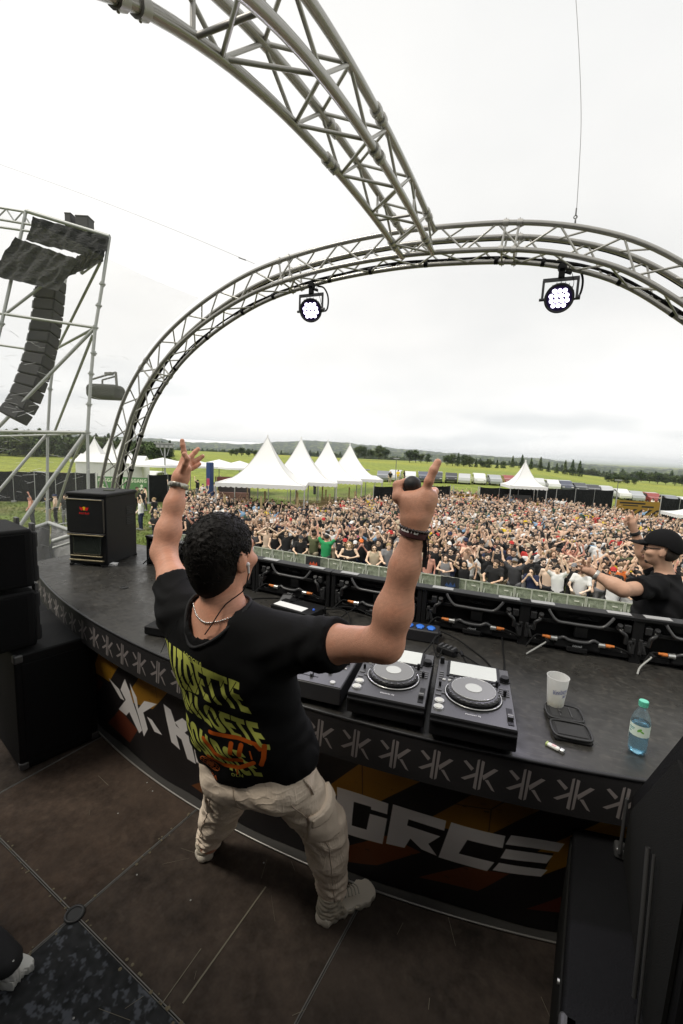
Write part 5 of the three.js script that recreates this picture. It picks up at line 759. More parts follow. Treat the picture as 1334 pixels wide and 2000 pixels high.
  { const u = V(0, 0, 1).cross(dr).normalize(), v = dr.clone().normalize().cross(u), pch = (a0, a1, w) => { const pos = []; const ix = []; for (let i = 0; i <= 8; i++) { const a = mix(a0, a1, i / 8); for (const q of [-1, 1]) { const p = LB(wc.clone().addScaledVector(dr, .012)).addScaledVector(u, Math.cos(a) * .0392).addScaledVector(v, Math.sin(a) * .0392).addScaledVector(dr.clone().normalize(), q * w); pos.push(p.x, p.y, p.z); } } for (let i = 0; i < 8; i++) ix.push(i * 2, i * 2 + 1, i * 2 + 2, i * 2 + 1, i * 2 + 3, i * 2 + 2); const g = new THREE.BufferGeometry(); g.setAttribute('position', new THREE.Float32BufferAttribute(pos, 3)); g.setIndex(ix); g.computeVertexNormals(); return g; };
    const cdir = V(.15, .2, 1), ac = Math.atan2(cdir.dot(v), cdir.dot(u)); part('band_patch', [pch(ac - .95, ac - .25, .004), pch(ac + .1, ac + .4, .004), pch(ac - .1, ac - .04, .003)], M(.72, .68, .66, .7, { side: THREE.DoubleSide }), t); }
  { const p0 = LB(V(...[-0.221, 1.844, -1.143])), p1 = LB(V(...[-0.215, 1.795, -1.143])), p2 = LB(V(...[-0.215, 1.749, -1.142])); part('wrist_strap', [sbar(p0, p1, .011, .002), sbar(p1, p2, .011, .002), tube([LB(V(...[-0.216, 1.846, -1.151])), LB(V(...[-0.208, 1.795, -1.151])), LB(V(...[-0.210, 1.744, -1.145]))], .0022, 14, 5)], M(.012, .012, .013, .7), t); }
  { const ch = []; const c = V(-.905, 1.492, -1.19); for (let i = 0; i < 74; i++) { const a = i / 74 * 6.283, dir = V(Math.cos(a), 0, Math.sin(a)), q = c.clone().add(V(0, -.020 * Math.sin(a) + .014 * Math.abs(Math.cos(a)), 0)); const p = snap((x, y, z) => body(x, y, z) - .0025, q.clone().addScaledVector(dir, .16), q); ch.push(sph(.0036, p.x, p.y, p.z, 1, 1, 1, 7, 5)); } part('neck_chain', ch.map(T), M(.7, .69, .66, .22, { metalness: .9 }), t); }
  { const e = hd.L(.086, -.03, -.002); part('earphone', [T(sph(.0085, e.x + .003, e.y, e.z)), T(bar([e.x + .005, e.y + .004, e.z], [e.x + .006, e.y - .03, e.z - .004], .0045, 8))], M(.75, .72, .70, .3), t);
    const pts = [[e.x + .006, e.y - .03, e.z - .004], [e.x + .006, e.y - .08, e.z + .02], [e.x - .03, e.y - .125, e.z + .075], [-.875, 1.47, -1.085], [-.895, 1.44, -1.082]]; part('earphone_cable', T(tube(pts, .0022, 30, 5)), rubber, t); part('radio_wire', T(tube([[-1.02, 1.50, -1.155], [-1.05, 1.42, -1.10], [-1.075, 1.34, -1.075]], .0015, 20, 4)), rubber, t); }
  // microphone in the fist
  const mh = V(...[-0.270, 1.966, -1.174]), m1 = V(...[-0.259, 1.912, -1.187]), m2 = V(...[-0.239, 1.774, -1.234]); const mt = thing('microphone', 'black microphone held in the fist of the raised right hand', 'microphone', m1.toArray());
  const ml = (g) => g.translate(-m1.x, -m1.y, -m1.z); const gb = dtex(128, 128, (u, v) => .5 + .5 * Math.sin(u * 400) * Math.sin(v * 400)); part('grille', ml(sph(.0245, mh.x, mh.y, mh.z, 1, 1, 1, 28, 20)), M(.016, .016, .017, .6, { bumpMap: rep(gb, 2, 1), bumpScale: .001 }), mt); part('handle', ml(bar(mh, m1, .018, 16, .0165)), M(.02, .02, .02, .5), mt); part('shaft', ml(bar(m1, m2, .0165, 16, .012)), M(.02, .02, .02, .5), mt);
}
// ------------------------------------------------------------------ man in the black cap on the stage front
{
  const B = [1.02, 0, -3.80], T = (g) => g.translate(-B[0], 0, -B[2]);
  const t = thing('person', 'man in black cap, sunglasses and black t-shirt just beyond the LED modules', 'person', B);
  const sk = P(.60, .36, .25, .5, { specularIntensity: .6 });
  const Hc = V(...[1.040, 1.428, -3.920]), hd = headPrims(Hc, 1.03, 1.30, -.05), n0 = V(...[1.100, 1.202, -3.931]), sN = V(...[0.980, 1.167, -3.725]), sF = V(...[1.164, 1.107, -4.139]), eN = V(...[0.736, 1.181, -3.455]), wN = V(...[0.556, 1.256, -3.502]), eF = V(...[1.018, 1.260, -4.158]), wF = V(...[0.893, 1.521, -4.114]), hp = V(...[1.014, 0.829, -3.818]);
  const ch = V(...[1.068, 1.045, -3.895]);
  const torso = [cap(n0.clone().add(V(0, -.06, 0)), ch, .10, .125), cap(ch, hp, .125, .115), cap(sN, n0.clone().add(V(0, -.05, 0)), .062, .07), cap(sF, n0.clone().add(V(0, -.05, 0)), .06, .07), cap(ch.clone().add(V(.05, 0, .10)), hp.clone().add(V(.02, 0, .08)), .10, .10), cap(ch.clone().add(V(.0, 0, -.09)), hp.clone().add(V(0, 0, -.08)), .10, .10)];
  const hip0 = V(1.0, .86, -3.78), legs = []; const lg = (s) => [V(1.0, .84, -3.78 + s * .10), V(.97, .46, -3.78 + s * .13), V(1.04, .09, -3.80 + s * .15)];
  const armP = [cap(sN, eN, .06, .048), cap(eN, eN.clone().lerp(wN, .3), .048, .048), cap(eN.clone().lerp(wN, .3), wN, .048, .030), cap(sF, eF, .06, .046), cap(eF, eF.clone().lerp(wF, .3), .046, .047), cap(eF.clone().lerp(wF, .3), wF, .047, .029)];
  const F = (pts, r) => pts.slice(1).map((p, i) => cap(pts[i], p, r, r * .9, .006));
  const hands = [cap(wN, [0.518, 1.280, -3.501], .030, .034, .015), cap([0.530, 1.263, -3.503], [0.492, 1.280, -3.502], .026, .026), ...F([[0.494, 1.312, -3.497], [0.474, 1.335, -3.481], [0.476, 1.362, -3.464]], .0095), ...F([[0.487, 1.295, -3.502], [0.461, 1.303, -3.482], [0.445, 1.316, -3.466]], .0095), ...F([[0.487, 1.274, -3.510], [0.460, 1.272, -3.498], [0.441, 1.278, -3.481]], .0095), ...F([[0.492, 1.256, -3.509], [0.472, 1.247, -3.500], [0.459, 1.247, -3.494]], .0085), ...F([[0.515, 1.314, -3.484], [0.511, 1.349, -3.476], [0.517, 1.374, -3.472]], .011)];
  const hand2 = [cap(wF, [0.868, 1.577, -4.113], .029, .034, .015), cap([0.876, 1.573, -4.115], [0.853, 1.613, -4.112], .028, .027), ...F([[0.876, 1.610, -4.121], [0.874, 1.648, -4.115], [0.858, 1.673, -4.102]], .0095), ...F([[0.856, 1.626, -4.115], [0.822, 1.624, -4.069], [0.817, 1.595, -4.062]], .0095), ...F([[0.846, 1.609, -4.109], [0.815, 1.602, -4.073], [0.818, 1.573, -4.070]], .0095), ...F([[0.852, 1.588, -4.108], [0.821, 1.578, -4.072], [0.827, 1.553, -4.071]], .009), ...F([[0.882, 1.576, -4.097], [0.900, 1.611, -4.098], [0.901, 1.640, -4.103]], .011)];
  const bd = field([...torso, ...armP, cap(n0, Hc.clone().add(V(0, -.04, 0)), .062, .058, .04), ...hd.pr], .03);
  const mnx = [.25, .80, -4.55], mxx = [1.45, 1.75, -3.05]; const bb = (pr) => { const b = new THREE.Box3(); pr.forEach(p => { b.expandByPoint(p.a); b.expandByPoint(p.a.clone().add(p.d)); }); b.expandByScalar(.05); return [b.min.toArray(), b.max.toArray()]; };
  const g = [nets(bd, mnx, mxx, .012), nets(field(hands, .012), ...bb(hands), .0045), nets(field(hand2, .012), ...bb(hand2), .0045), nets((x, y, z) => field(hd.pr, .02)(x, y, z) - .0008, Hc.clone().subScalar(.18).toArray(), Hc.clone().addScalar(.18).toArray(), .0055)];
  part('body', g.map(T), sk, t); faceParts((x, y, z) => hd.L(x, y, z).sub(V(...B)), 1.03, 0, t);
  const tee = field([...torso.map(p => ({ ...p, ra: p.ra + .017, rb: p.rb + .02 })), cap(sN, sN.clone().lerp(eN, .55), .082, .084), cap(sF, sF.clone().lerp(eF, .5), .08, .08)], .05);
  const nk = cap(n0.clone().add(V(0, .0, 0)), Hc, .068, .08);
  part('t_shirt', T(nets((x, y, z) => { const e = ((x - sN.x) * (eN.x - sN.x) + (y - sN.y) * (eN.y - sN.y) + (z - sN.z) * (eN.z - sN.z)) / eN.distanceToSquared(sN); let d = Math.max(tee(x, y, z) - .006 * Math.sin((x + y * 1.3) * 46 + 5 * n3(x * 6, y * 6, z * 6)) - .005 * n3(x * 10, y * 10, z * 10), -nk.f(nk, x, y, z), .84 - y); if (z > -3.75) d = Math.max(d, (e - .60) * .3); return d; }, mnx, mxx, .012)), P(.009, .009, .010, .85, { specularIntensity: .25 }), t);
  const tl = field([cap([1.0, .80, -3.72], [1.0, .80, -3.86], .11, .11), ...[1, -1].flatMap(s => { const [a, b, c] = lg(s); return [cap(a, b, .10, .075), cap(b, c, .075, .055)]; })], .04); part('trousers', T(nets(tl, [.75, .03, -4.15], [1.25, 1.05, -3.4], .018)), M(.02, .02, .024, .85), t);
  for (const s of [1, -1]) { const sg = new THREE.Group(); sg.name = 'shoe'; t.add(sg); shoe(V(1.10 - B[0], 0, -3.80 + s * .15 - B[2]), V(.82 - B[0], 0, -3.82 + s * .17 - B[2]), sg, [M(.03, .03, .03, .7), M(.5, .5, .5, .6), M(.05, .05, .05, .8)], s); }
  const R = (x, y, z) => hd.L(x, y, z); const capM = P(.008, .008, .009, .85, { specularIntensity: .3 });
  const cf = field([ell(R(0, .035, .012), [.103, .112, .122], [0, 1.30, 0]), ell(R(0, -.005, .05), [.09, .08, .085], [0, 1.30, 0])], .03), pl = R(0, .024, 0).y; part('cap', [T(nets((x, y, z) => Math.max(cf(x, y, z), pl - .05 * sstep(-.02, .10, (x - Hc.x)) - y), Hc.clone().subScalar(.18).toArray(), Hc.clone().addScalar(.2).toArray(), .006)), T(nets(field([ell(R(0, .026, -.135), [.070, .010, .066], [.12, 1.30, 0]), ell(R(0, .035, -.10), [.078, .012, .04], [.1, 1.30, 0])], .02), Hc.clone().subScalar(.28).toArray(), Hc.clone().addScalar(.28).toArray(), .006))], capM, t);
  { const hq = field([ell(R(0, -.02, .040), [.083, .080, .080], [0, 1.30, 0])], .02); part('hair', T(nets((x, y, z) => Math.max(hq(x, y, z), Hc.x + .018 - x), Hc.clone().subScalar(.16).toArray(), Hc.clone().addScalar(.18).toArray(), .007)), M(.035, .025, .02, .85), t); }
  const gl = []; for (const s of [-1, 1]) { gl.push(T(sph(1, 0, 0, 0).scale(.026, .02, .009).rotateY(1.30).translate(...R(s * .032, -.006, -.097).toArray())), T(bar(R(s * .055, .0, -.09), R(s * .084, .004, .0), .0035, 6))); } part('sunglasses', gl, M(.012, .012, .013, .15), t);
  part('beard', T(nets(field([cap(R(-.02, -.106, -.078), R(.02, -.106, -.078), .016), cap(R(-.02, -.063, -.104), R(.02, -.063, -.104), .005)], .01), Hc.clone().subScalar(.2).toArray(), Hc.clone().addScalar(.16).toArray(), .006)), M(.03, .02, .015, .9), t);
  part('watch', [bandGeo(wN.clone().lerp(eN, .08).sub(V(...B)), wN.clone().sub(eN), .031, .031, .006, .024)], M(.55, .55, .52, .35, { metalness: .6 }), t); part('wristband', [bandGeo(wF.clone().lerp(eF, .1).sub(V(...B)), wF.clone().sub(eF), .031, .031, .005, .03)], M(.02, .02, .02, .6), t);
}
// ------------------------------------------------------------------ someone at the lower left, of whom only a foot shows
{
  const hl = [-1.605, 0.000, -0.806], to = [-1.621, 0.000, -0.903], B = [hl[0], 0, hl[2]]; const t = thing('person', 'person in black trousers and white trainers whose foot stands on the grey floor panel', 'person', B);
  const d = V(to[0] - hl[0], 0, to[2] - hl[2]); const sg = new THREE.Group(); sg.name = 'shoe'; t.add(sg); shoe(V(0, 0, 0), d, sg, [M(.62, .61, .58, .6), M(.55, .55, .52, .6), M(.35, .35, .45, .8)], 1);
  const an = d.clone().multiplyScalar(.22).add(V(0, .10, 0)), kn = V(-.42, .38, .05), hp = V(-.56, .84, .22); const f = field([cap(an, kn, .052, .066), cap(kn, hp, .08, .10), cap(hp, [-.52, 1.0, .35], .11, .12), cap([-.52, .92, .38], [-.52, .47, .55], .10, .075), cap([-.52, .47, .55], [-.46, .08, .72], .075, .056)], .05);
  part('trousers', nets((x, y, z) => Math.max(f(x, y, z) - .006 * Math.sin(y * 60 + 4 * n3(x * 6, y * 3, z * 6)), .06 - y), [-.65, .0, -.25], [.2, 1.15, 1.0], .016), M(.010, .010, .011, .85), t);
  const tf = field([cap([-.36, 1.0, .44], [-.40, 1.42, .46], .13, .12), cap([-.30, 1.42, .30], [-.46, 1.42, .62], .07, .07), cap([-.30, 1.40, .30], [-.33, 1.1, .25], .06, .05), cap([-.46, 1.40, .62], [-.5, 1.1, .72], .06, .05)], .05); part('jacket', nets(tf, [-.75, .8, .05], [-.1, 1.6, .95], .02), M(.012, .012, .013, .85), t);
  const hd = headPrims(V(-.39, 1.66, .44), 1, -.4), bf = field([cap([-.39, 1.42, .46], [-.39, 1.6, .45], .06, .055), ...hd.pr, cap([-.33, 1.1, .25], [-.2, 1.15, .05], .04, .03), cap([-.5, 1.1, .72], [-.42, .95, .55], .04, .03)], .03); part('body', nets(bf, [-.7, .85, -.05], [-.05, 1.85, .85], .014), skin(.6, .36, .26), t); const hm = ell([-.39, 1.69, .46], [.092, .105, .11]); part('hair', nets((x, y, z) => Math.max(hm.f(hm, x, y, z), 1.66 - y), [-.55, 1.6, .3], [-.25, 1.85, .62], .012), M(.03, .02, .015, .8), t);
}

// ------------------------------------------------------------------ festival ground: barriers, tents, fences, cars, trees
const ORD = ['first', 'second', 'third', 'fourth', 'fifth', 'sixth', 'seventh', 'eighth', 'ninth', 'tenth', 'eleventh', 'twelfth', 'thirteenth', 'fourteenth', 'fifteenth', 'sixteenth', 'seventeenth', 'eighteenth', 'nineteenth', 'twentieth', 'twenty-first', 'twenty-second', 'twenty-third', 'twenty-fourth', 'twenty-fifth', 'twenty-sixth', 'twenty-seventh'];
const white = M(.80, .80, .79, .55), canvasM = P(.82, .82, .81, .6, { side: THREE.DoubleSide });
{ // crowd barriers
  const bm = M(.36, .38, .32, .5, { metalness: .25, roughnessMap: rep(blotch, 1, 1) }), bt = dtex(256, 256, (u, v) => { const a = .85 + .35 * pn(u, v, 6) + .3 * pn(u, v, 24, 3); return [.30 * a, .33 * a, .265 * a]; }, true);
  let proto; const n = 27;
  for (let i = 0; i < n; i++) {
    let t; const x = -14.6 + i * 1.02;
    if (!proto) {
      t = proto = thing('crowd_barrier', '', 'barrier'); part('panel', uvPlane(rbox(1.0, .98, .012, .004, 0, .58, 0), 'xy', 1.3), M(1, 1, 1, .5, { map: bt, metalness: .2 }), t);
      part('top_rail', rbox(1.02, .05, .06, .012, 0, 1.085, 0), bm, t); for (const q of [-.5, 0, .5]) part('stiffener', rbox(q ? .035 : .05, 1.0, .03, .006, q * .98, .57, .02), M(.50, .51, .47, .45, { metalness: .3 }), t);
      part('latch', rbox(.14, .03, .03, .006, .26, .93, .02), M(.55, .55, .5, .5), t); for (const q of [-.42, .42]) part('foot_plate', box(.06, .02, 1.0, q, .03, -.35), bm, t); for (const q of [-.42, .42]) part('brace', sbar([q, .04, .45], [q, .9, .02], .03), bm, t); part('step', box(1.0, .02, .5, 0, .1, .22), bm, t);
    } else { t = proto.clone(); t.name = numbered('crowd_barrier'); scene.add(t); t.userData = { ...proto.userData }; }
    t.position.set(x, GY, -14.75 - .003 * (x) ** 2); t.rotation.y = .006 * x;
    t.userData.group = 'crowd barriers along the front of the crowd'; t.userData.label = 'grey green metal crowd barrier section, ' + ORD[i] + ' from the left along the crowd';
  }
  for (const [x, c, lb] of [[-7.0, [.5, .06, .02], 'dark cloth with an orange print hung over the crowd barrier at left'], [-1.85, [.02, .05, .16], 'dark blue cloth with a pale print hung over the barrier beside the raised forearm']]) {
    const t = thing('hung_cloth', lb, 'cloth', [x, GY + 1.12, -14.70]); const g = new THREE.PlaneGeometry(.62, .5, 12, 8); const p = g.attributes.position; for (let i = 0; i < p.count; i++) p.setZ(i, .04 + .015 * Math.sin(p.getX(i) * 22)); g.computeVertexNormals(); part('cloth', g.translate(0, -.24, 0), M(.015, .016, .02, .85, { side: THREE.DoubleSide }), t);
    part('print', [poly([[-.16, -.30], [-.1, -.18], [-.04, -.28], [.02, -.16], [.1, -.27], [.16, -.17], [.2, -.3], [.0, -.34]], .004).translate(0, 0, .06)], M(c[0], c[1], c[2], .6), t); }
}
function pagoda(name, x, z, w, eave, peak, lab, group, turn = 0) { // concave peaked tent on four poles
  const t = thing(name, lab, 'tent', [x, gy(x, z), z], turn, group), n = 10, pos = [], ix = [], h = w / 2;
  const prof = (u) => peak - (peak - eave) * (1 - Math.pow(1 - u, 2.1)) ; // u 0 at the peak
  for (let s = 0; s < 4; s++) { const b = pos.length / 3; for (let j = 0; j <= n; j++) for (let i = 0; i <= 8; i++) { const u = j / n, q = (i / 8 * 2 - 1) * u * h, sag = -.06 * Math.sin(u * 3.14) * (1 - (i / 4 - 1) ** 2); const d = u * h; const p = [[q, d], [d, -q], [-q, -d], [-d, q]][s]; pos.push(p[0], prof(u) + sag, p[1]); } for (let j = 0; j < n; j++) for (let i = 0; i < 8; i++) { const a = b + j * 9 + i; ix.push(a, a + 9, a + 1, a + 1, a + 9, a + 10); } }
  const g = new THREE.BufferGeometry(); g.setAttribute('position', new THREE.Float32BufferAttribute(pos, 3)); g.setIndex(ix); g.computeVertexNormals(); part('roof', g, canvasM, t);
  const va = []; for (const [dx, dz, r] of [[0, h, 0], [h, 0, Math.PI / 2], [0, -h, 0], [-h, 0, Math.PI / 2]]) { const sh = new THREE.Shape(); sh.moveTo(-h, 0); sh.lineTo(h, 0); sh.lineTo(h, -.22); const k = Math.round(w * 3); for (let i = k; i > 0; i--) { const x0 = -h + w * i / k, x1 = -h + w * (i - 1) / k; sh.quadraticCurveTo((x0 + x1) / 2, -.34, x1, -.22); } sh.lineTo(-h, 0); va.push([sh, dx, dz, r]); }
  for (const [a, b] of [[1, 1], [1, -1], [-1, -1], [-1, 1]]) part('roof_seam', tube([.02, .2, .4, .6, .8, 1].map(u => [a * u * h, prof(u) + .012, b * u * h]), .016, 14, 5), M(.56, .56, .55, .6), t);
  for (const [sh, dx, dz, r] of va) part('valance', new THREE.ExtrudeGeometry(sh, { depth: .012, bevelEnabled: false, curveSegments: 4 }).rotateY(r).translate(dx, eave, dz), canvasM, t);
  for (const a of [-1, 1]) for (const b of [-1, 1]) part('pole', cyl(.04, .04, eave, a * (h - .06), eave / 2, b * (h - .06), 8), M(.6, .6, .6, .4, { metalness: .6 }), t);
  part('finial', [cyl(.03, .07, .16, 0, peak + .03, 0, 10)], white, t); return t;
}
[[[-15.992, -0.093, -25.66], 'nearest and largest'], [[-15.452, -0.142, -29.51], 'second'], [[-14.903, -0.170, -33.22], 'third'], [[-14.376, -0.231, -36.92], 'farthest']].forEach(([p, w], i) => {
  const t = pagoda('marquee_tent', p[0], p[2], 5.6, 2.9, [5.92, 5.98, 5.95, 5.78][i], w + ' of the four peaked white tents at the left of the crowd', 'peaked white tents in a row', .42);
  const b = thing('bar_counter', ['pale wooden bar counter under the nearest peaked tent', 'pale wooden bar counter under the second peaked tent', 'pale wooden bar counter under the third peaked tent', 'pale wooden bar counter under the farthest peaked tent'][i], 'bar', [p[0], gy(p[0], p[2]), p[2]], .42);
  const wm = [M(.62, .47, .24, .7), M(.55, .40, .20, .7), M(.68, .52, .28, .7)]; for (const q of [0, 1, 2, 3]) part('plank', box(4.8, .24, .04, 0, .14 + q * .27, 2.4), wm[q % 3], b); for (const q of [0, 1, 2, 3]) part('plank', box(.04, .24, 4.6, 2.5, .14 + q * .27, 0), wm[(q + 1) % 3], b); for (const q of [-2.3, 0, 2.3]) part('post', box(.12, 2.1, .12, q, 1.05, 2.33), wm[0], b); part('counter_top', box(5.0, .05, .4, 0, 1.16, 2.35), wm[2], b);
});
{ const p = [0.356, -0.308, -42.17]; const t = pagoda('small_tent', p[0], p[2], 3.15, 2.95, 5.1, 'single white peaked tent at the back of the crowd on the right', null, .3);
  const b = thing('counter', 'low white counter with dark shelves inside the single peaked tent', 'counter', [p[0], gy(p[0], p[2]), p[2]], .3); part('front', rbox(2.3, 1.0, .05, .01, 0, .6, .9), M(.6, .6, .6, .6), b); part('back_cloth', rbox(2.4, 1.9, .03, .01, 0, 1.0, -1.25), M(.10, .10, .10, .9), b); part('shelf', rbox(2.0, .05, .4, .01, 0, 1.3, -.9), M(.2, .2, .2, .7), b); }
{ // left group: white tents, wall tent, umbrellas, sign, mast
  const sm = [[186, 40, 4.0], [240, 41, 4.1], [214, 44, 4.1]]; const P3 = [[-46.41, -1.060, -36.72], [-44.48, -0.987, -38.90], [-50.47, -1.229, -42.05]];
  P3.forEach((p, i) => pagoda('white_tent', p[0], p[2], 4.0, 2.8, 5.4 - i * .05, ['small peaked white tent seen through the plastic sheet, the left one', 'small peaked white tent behind the arch foot, right one', 'small peaked white tent behind the arch foot, rear one'][i], 'small white tents behind the left fence', .6));
  const a = [-44.30, -0.615, -33.44], c = [-38.89, -0.195, -37.09], t = thing('wall_tent', 'long white walled tent behind the green exit banner', 'tent', [(a[0] + c[0]) / 2, gy(a[0], a[2]), (a[2] + c[2]) / 2], Math.atan2(-(c[2] - a[2]), c[0] - a[0])); const L = Math.hypot(c[0] - a[0], c[2] - a[2]);
  part('wall', [box(L, 2.8, 3.6, 0, 1.4, 0)], canvasM, t); part('roof', [poly([[-2.0, 2.8], [2.0, 2.8], [0, 3.6]], L + .2).rotateY(Math.PI / 2).translate(-L / 2 - .1, 0, 0)], white, t); for (const q of [-.3, .02, .33]) part('seam', box(.03, 2.7, .02, q * L, 1.4, 1.81), M(.55, .55, .55, .6), t); part('opening', poly([[0, 0], [.5, 0], [.3, 1.7]], .02).translate(-L * .15, .02, 1.8), M(.05, .06, .05, .9), t);
  [[[-35.13, -0.534, -35.76], 3.2], [[-33.32, -0.470, -37.90], 2.8], [[-31.25, -0.394, -40.15], 2.7], [[-28.35, -0.340, -39.93], 2.4]].forEach(([p, r], i) => { const u = thing('parasol', ['wide white parasol beside the light mast', 'wide white parasol behind the raised left hand', 'wide white parasol behind the blue column', 'wide white parasol next to the nearest peaked tent'][i], 'parasol', [p[0], gy(p[0], p[2]), p[2]], 0, 'white parasols behind the left fence'); part('canopy', new THREE.ConeGeometry(r, .7, 10, 1).translate(0, 3.25, 0), canvasM, u); part('valance', new THREE.CylinderGeometry(r, r * 1.01, .2, 10, 1, true).translate(0, 2.8, 0), canvasM, u); part('pole', cyl(.04, .04, 3.1, 0, 1.55, 0, 8), M(.4, .4, .4, .5), u); });
  { const p = [-32.99, -0.381, -33.86], u = thing('light_mast', 'tall thin light mast with a wide floodlight head left of the raised hand', 'mast', [p[0], gy(p[0], p[2]), p[2]], .6); part('pole', cyl(.07, .11, 4.7, 0, 2.35, 0, 8), M(.45, .46, .45, .5), u); part('head', [rbox(1.9, .12, .6, .02, 0, 5.1, 0), rbox(1.6, .36, .36, .03, 0, 4.85, 0)], M(.35, .36, .36, .5), u); for (let i = 0; i < 4; i++) part('lamp', rbox(.22, .2, .1, .02, -.6 + i * .4, 4.82, .22), M(.5, .5, .5, .4), u); for (const q of [-.2, .2]) part('strut', bar([q, 3.9, 0], [q * 2.4, 4.8, 0], .035), M(.45, .46, .45, .5), u); }
  { const p = [-25.30, -1.171, -31.24], u = thing('banner_column', 'slim dark blue advertising column with a pink stripe left of the tents', 'column', [p[0], gy(p[0], p[2]), p[2]]); part('body', rbox(.5, 3.5, .5, .08, 0, 1.9, 0), M(.02, .05, .16, .5), u); part('stripe', rbox(.36, .7, .52, .05, 0, 1.9, .01), M(.45, .05, .12, .5), u); part('base', cyl(.4, .45, .12, 0, .1, 0, 12), M(.1, .1, .1, .7), u); }
  { const p = [-24.20, -1.184, -33.08], u = thing('food_stall', 'dark open food stall with red signs under the parasols', 'stall', [p[0], gy(p[0], p[2]), p[2]], .5); part('counter', box(3, 1.0, .5, 0, .5, .6), M(.18, .09, .07, .7), u); part('back_wall', box(3, 2.3, .06, 0, 1.15, -.8), M(.06, .05, .05, .9), u); part('sign', box(2.6, .35, .06, 0, 2.2, .8), M(.20, .06, .05, .6), u); for (const q of [-1.4, 1.4]) part('post', box(.1, 2.4, .1, q, 1.2, .8), M(.25, .17, .09, .7), u); }
  { // feather flag near the second tent
    const p = [-20.91, 0.082, -37.41], u = thing('feather_flag', 'small white feather flag between the first two peaked tents', 'flag', [p[0], gy(p[0], p[2]), p[2]]); part('cloth', poly([[0, 1.2], [.5, 1.3], [.55, 3.1], [.3, 3.4], [.05, 3.2]], .01), M(.7, .7, .7, .6, { side: THREE.DoubleSide }), u); part('pole', cyl(.02, .025, 3.3, 0, 1.65, 0, 6), M(.3, .3, .3, .5), u); }
}
// fences of black mesh: every bay and post its own piece
function fence(a, b, h, lab, nB, skip) {
  a = V(...a); b = V(...b); const L = Math.hypot(b.x - a.x, b.z - a.z), ang = Math.atan2(-(b.z - a.z), b.x - a.x); const t = thing('mesh_fence', lab, 'fence', [a.x, 0, a.z], ang);
  const cloth = blk(.92, { color: col(.012, .013, .013), side: THREE.DoubleSide, bumpMap: rep(blotch, 2, 1), bumpScale: .05 }), pm = M(.45, .46, .45, .5, { metalness: .4 }); const w = L / nB;
  for (let i = 0; i <= nB; i++) { const q = a.clone().lerp(b, i / nB), y = gy(q.x, q.z); part('post', cyl(.03, .03, h + .15, i * w, y + h / 2, 0, 6), pm, t); part('foot_block', box(.3, .14, .5, i * w, y + .07, 0), M(.3, .3, .29, .8), t); if (i < nB) { const y2 = gy(...(() => { const r = a.clone().lerp(b, (i + 1) / nB); return [r.x, r.z]; })()); const g = new THREE.PlaneGeometry(w - .03, h - .05, 8, 3), p = g.attributes.position; for (let k = 0; k < p.count; k++) { const u = (p.getX(k) + w / 2) / w; p.setY(k, p.getY(k) + mix(y, y2, u) + h / 2 + .02 - .05 * Math.sin(u * 3.14) * (p.getY(k) > 0 ? 1 : 0)); p.setZ(k, .02 * Math.sin(u * 9 + i)); } g.computeVertexNormals(); part('mesh_panel', g.translate((i + .5) * w, 0, .01), cloth, t); } }
}
fence([-10.856, -0.922, -33.62], [-5.779, -0.660, -40.60], 2.45, 'black mesh fence behind the tents up to the yellow striped banner', 4);
fence([-3.303, -0.666, -42.17], [8.271, -1.833, -47.51], 2.45, 'black mesh fence in front of the parked cars on the right', 7);
fence([12.121, -1.512, -47.71], [16.945, -1.975, -49.58], 2.45, 'black mesh fence at the far right picture edge', 3);
fence([-38.94, -1.959, -20.01], [-32.41, -0.963, -25.61], 2.45, 'black mesh fence seen through the scaffold on the left', 6);
fence([-28.85, -0.816, -27.76], [-28.29, -0.684, -31.51], 2.45, 'black mesh fence right of the green exit banner', 2);
{ const bt = (yel) => tex(256, 128, (c) => { c.fillStyle = '#8f6f1e'; c.fillRect(0, 0, 256, 128); c.fillStyle = '#141210'; for (let i = -2; i < 8; i++) { c.beginPath(); c.moveTo(i * 44, 128); c.lineTo(i * 44 + 20, 128); c.lineTo(i * 44 + 84, 60); c.lineTo(i * 44 + 64, 60); c.fill(); } c.fillRect(20, 12, 150, 12); c.fillRect(40, 32, 90, 8); c.fillRect(150, 34, 70, 12); });
  [[[-5.476, -0.723, -40.44], [-3.413, -0.655, -41.84], 'yellow and black striped banner on the fence at the middle back'], [[8.494, -1.756, -46.91], [12.121, -1.512, -47.71], 'yellow and black striped banner on the fence at the far right']].forEach(([a, b, lab]) => { const L = Math.hypot(b[0] - a[0], b[2] - a[2]), t = thing('striped_banner', lab, 'banner', [(a[0] + b[0]) / 2, gy(a[0], a[2]), (a[2] + b[2]) / 2], Math.atan2(-(b[2] - a[2]), b[0] - a[0])); part('cloth', box(L, 1.6, .03, 0, .95, 0), M(1, 1, 1, .7, { map: bt() }), t); for (const q of [-1, 1]) part('post', cyl(.035, .035, 2.5, q * L / 2, 1.25, 0, 8), M(.45, .45, .45, .5), t); }); }
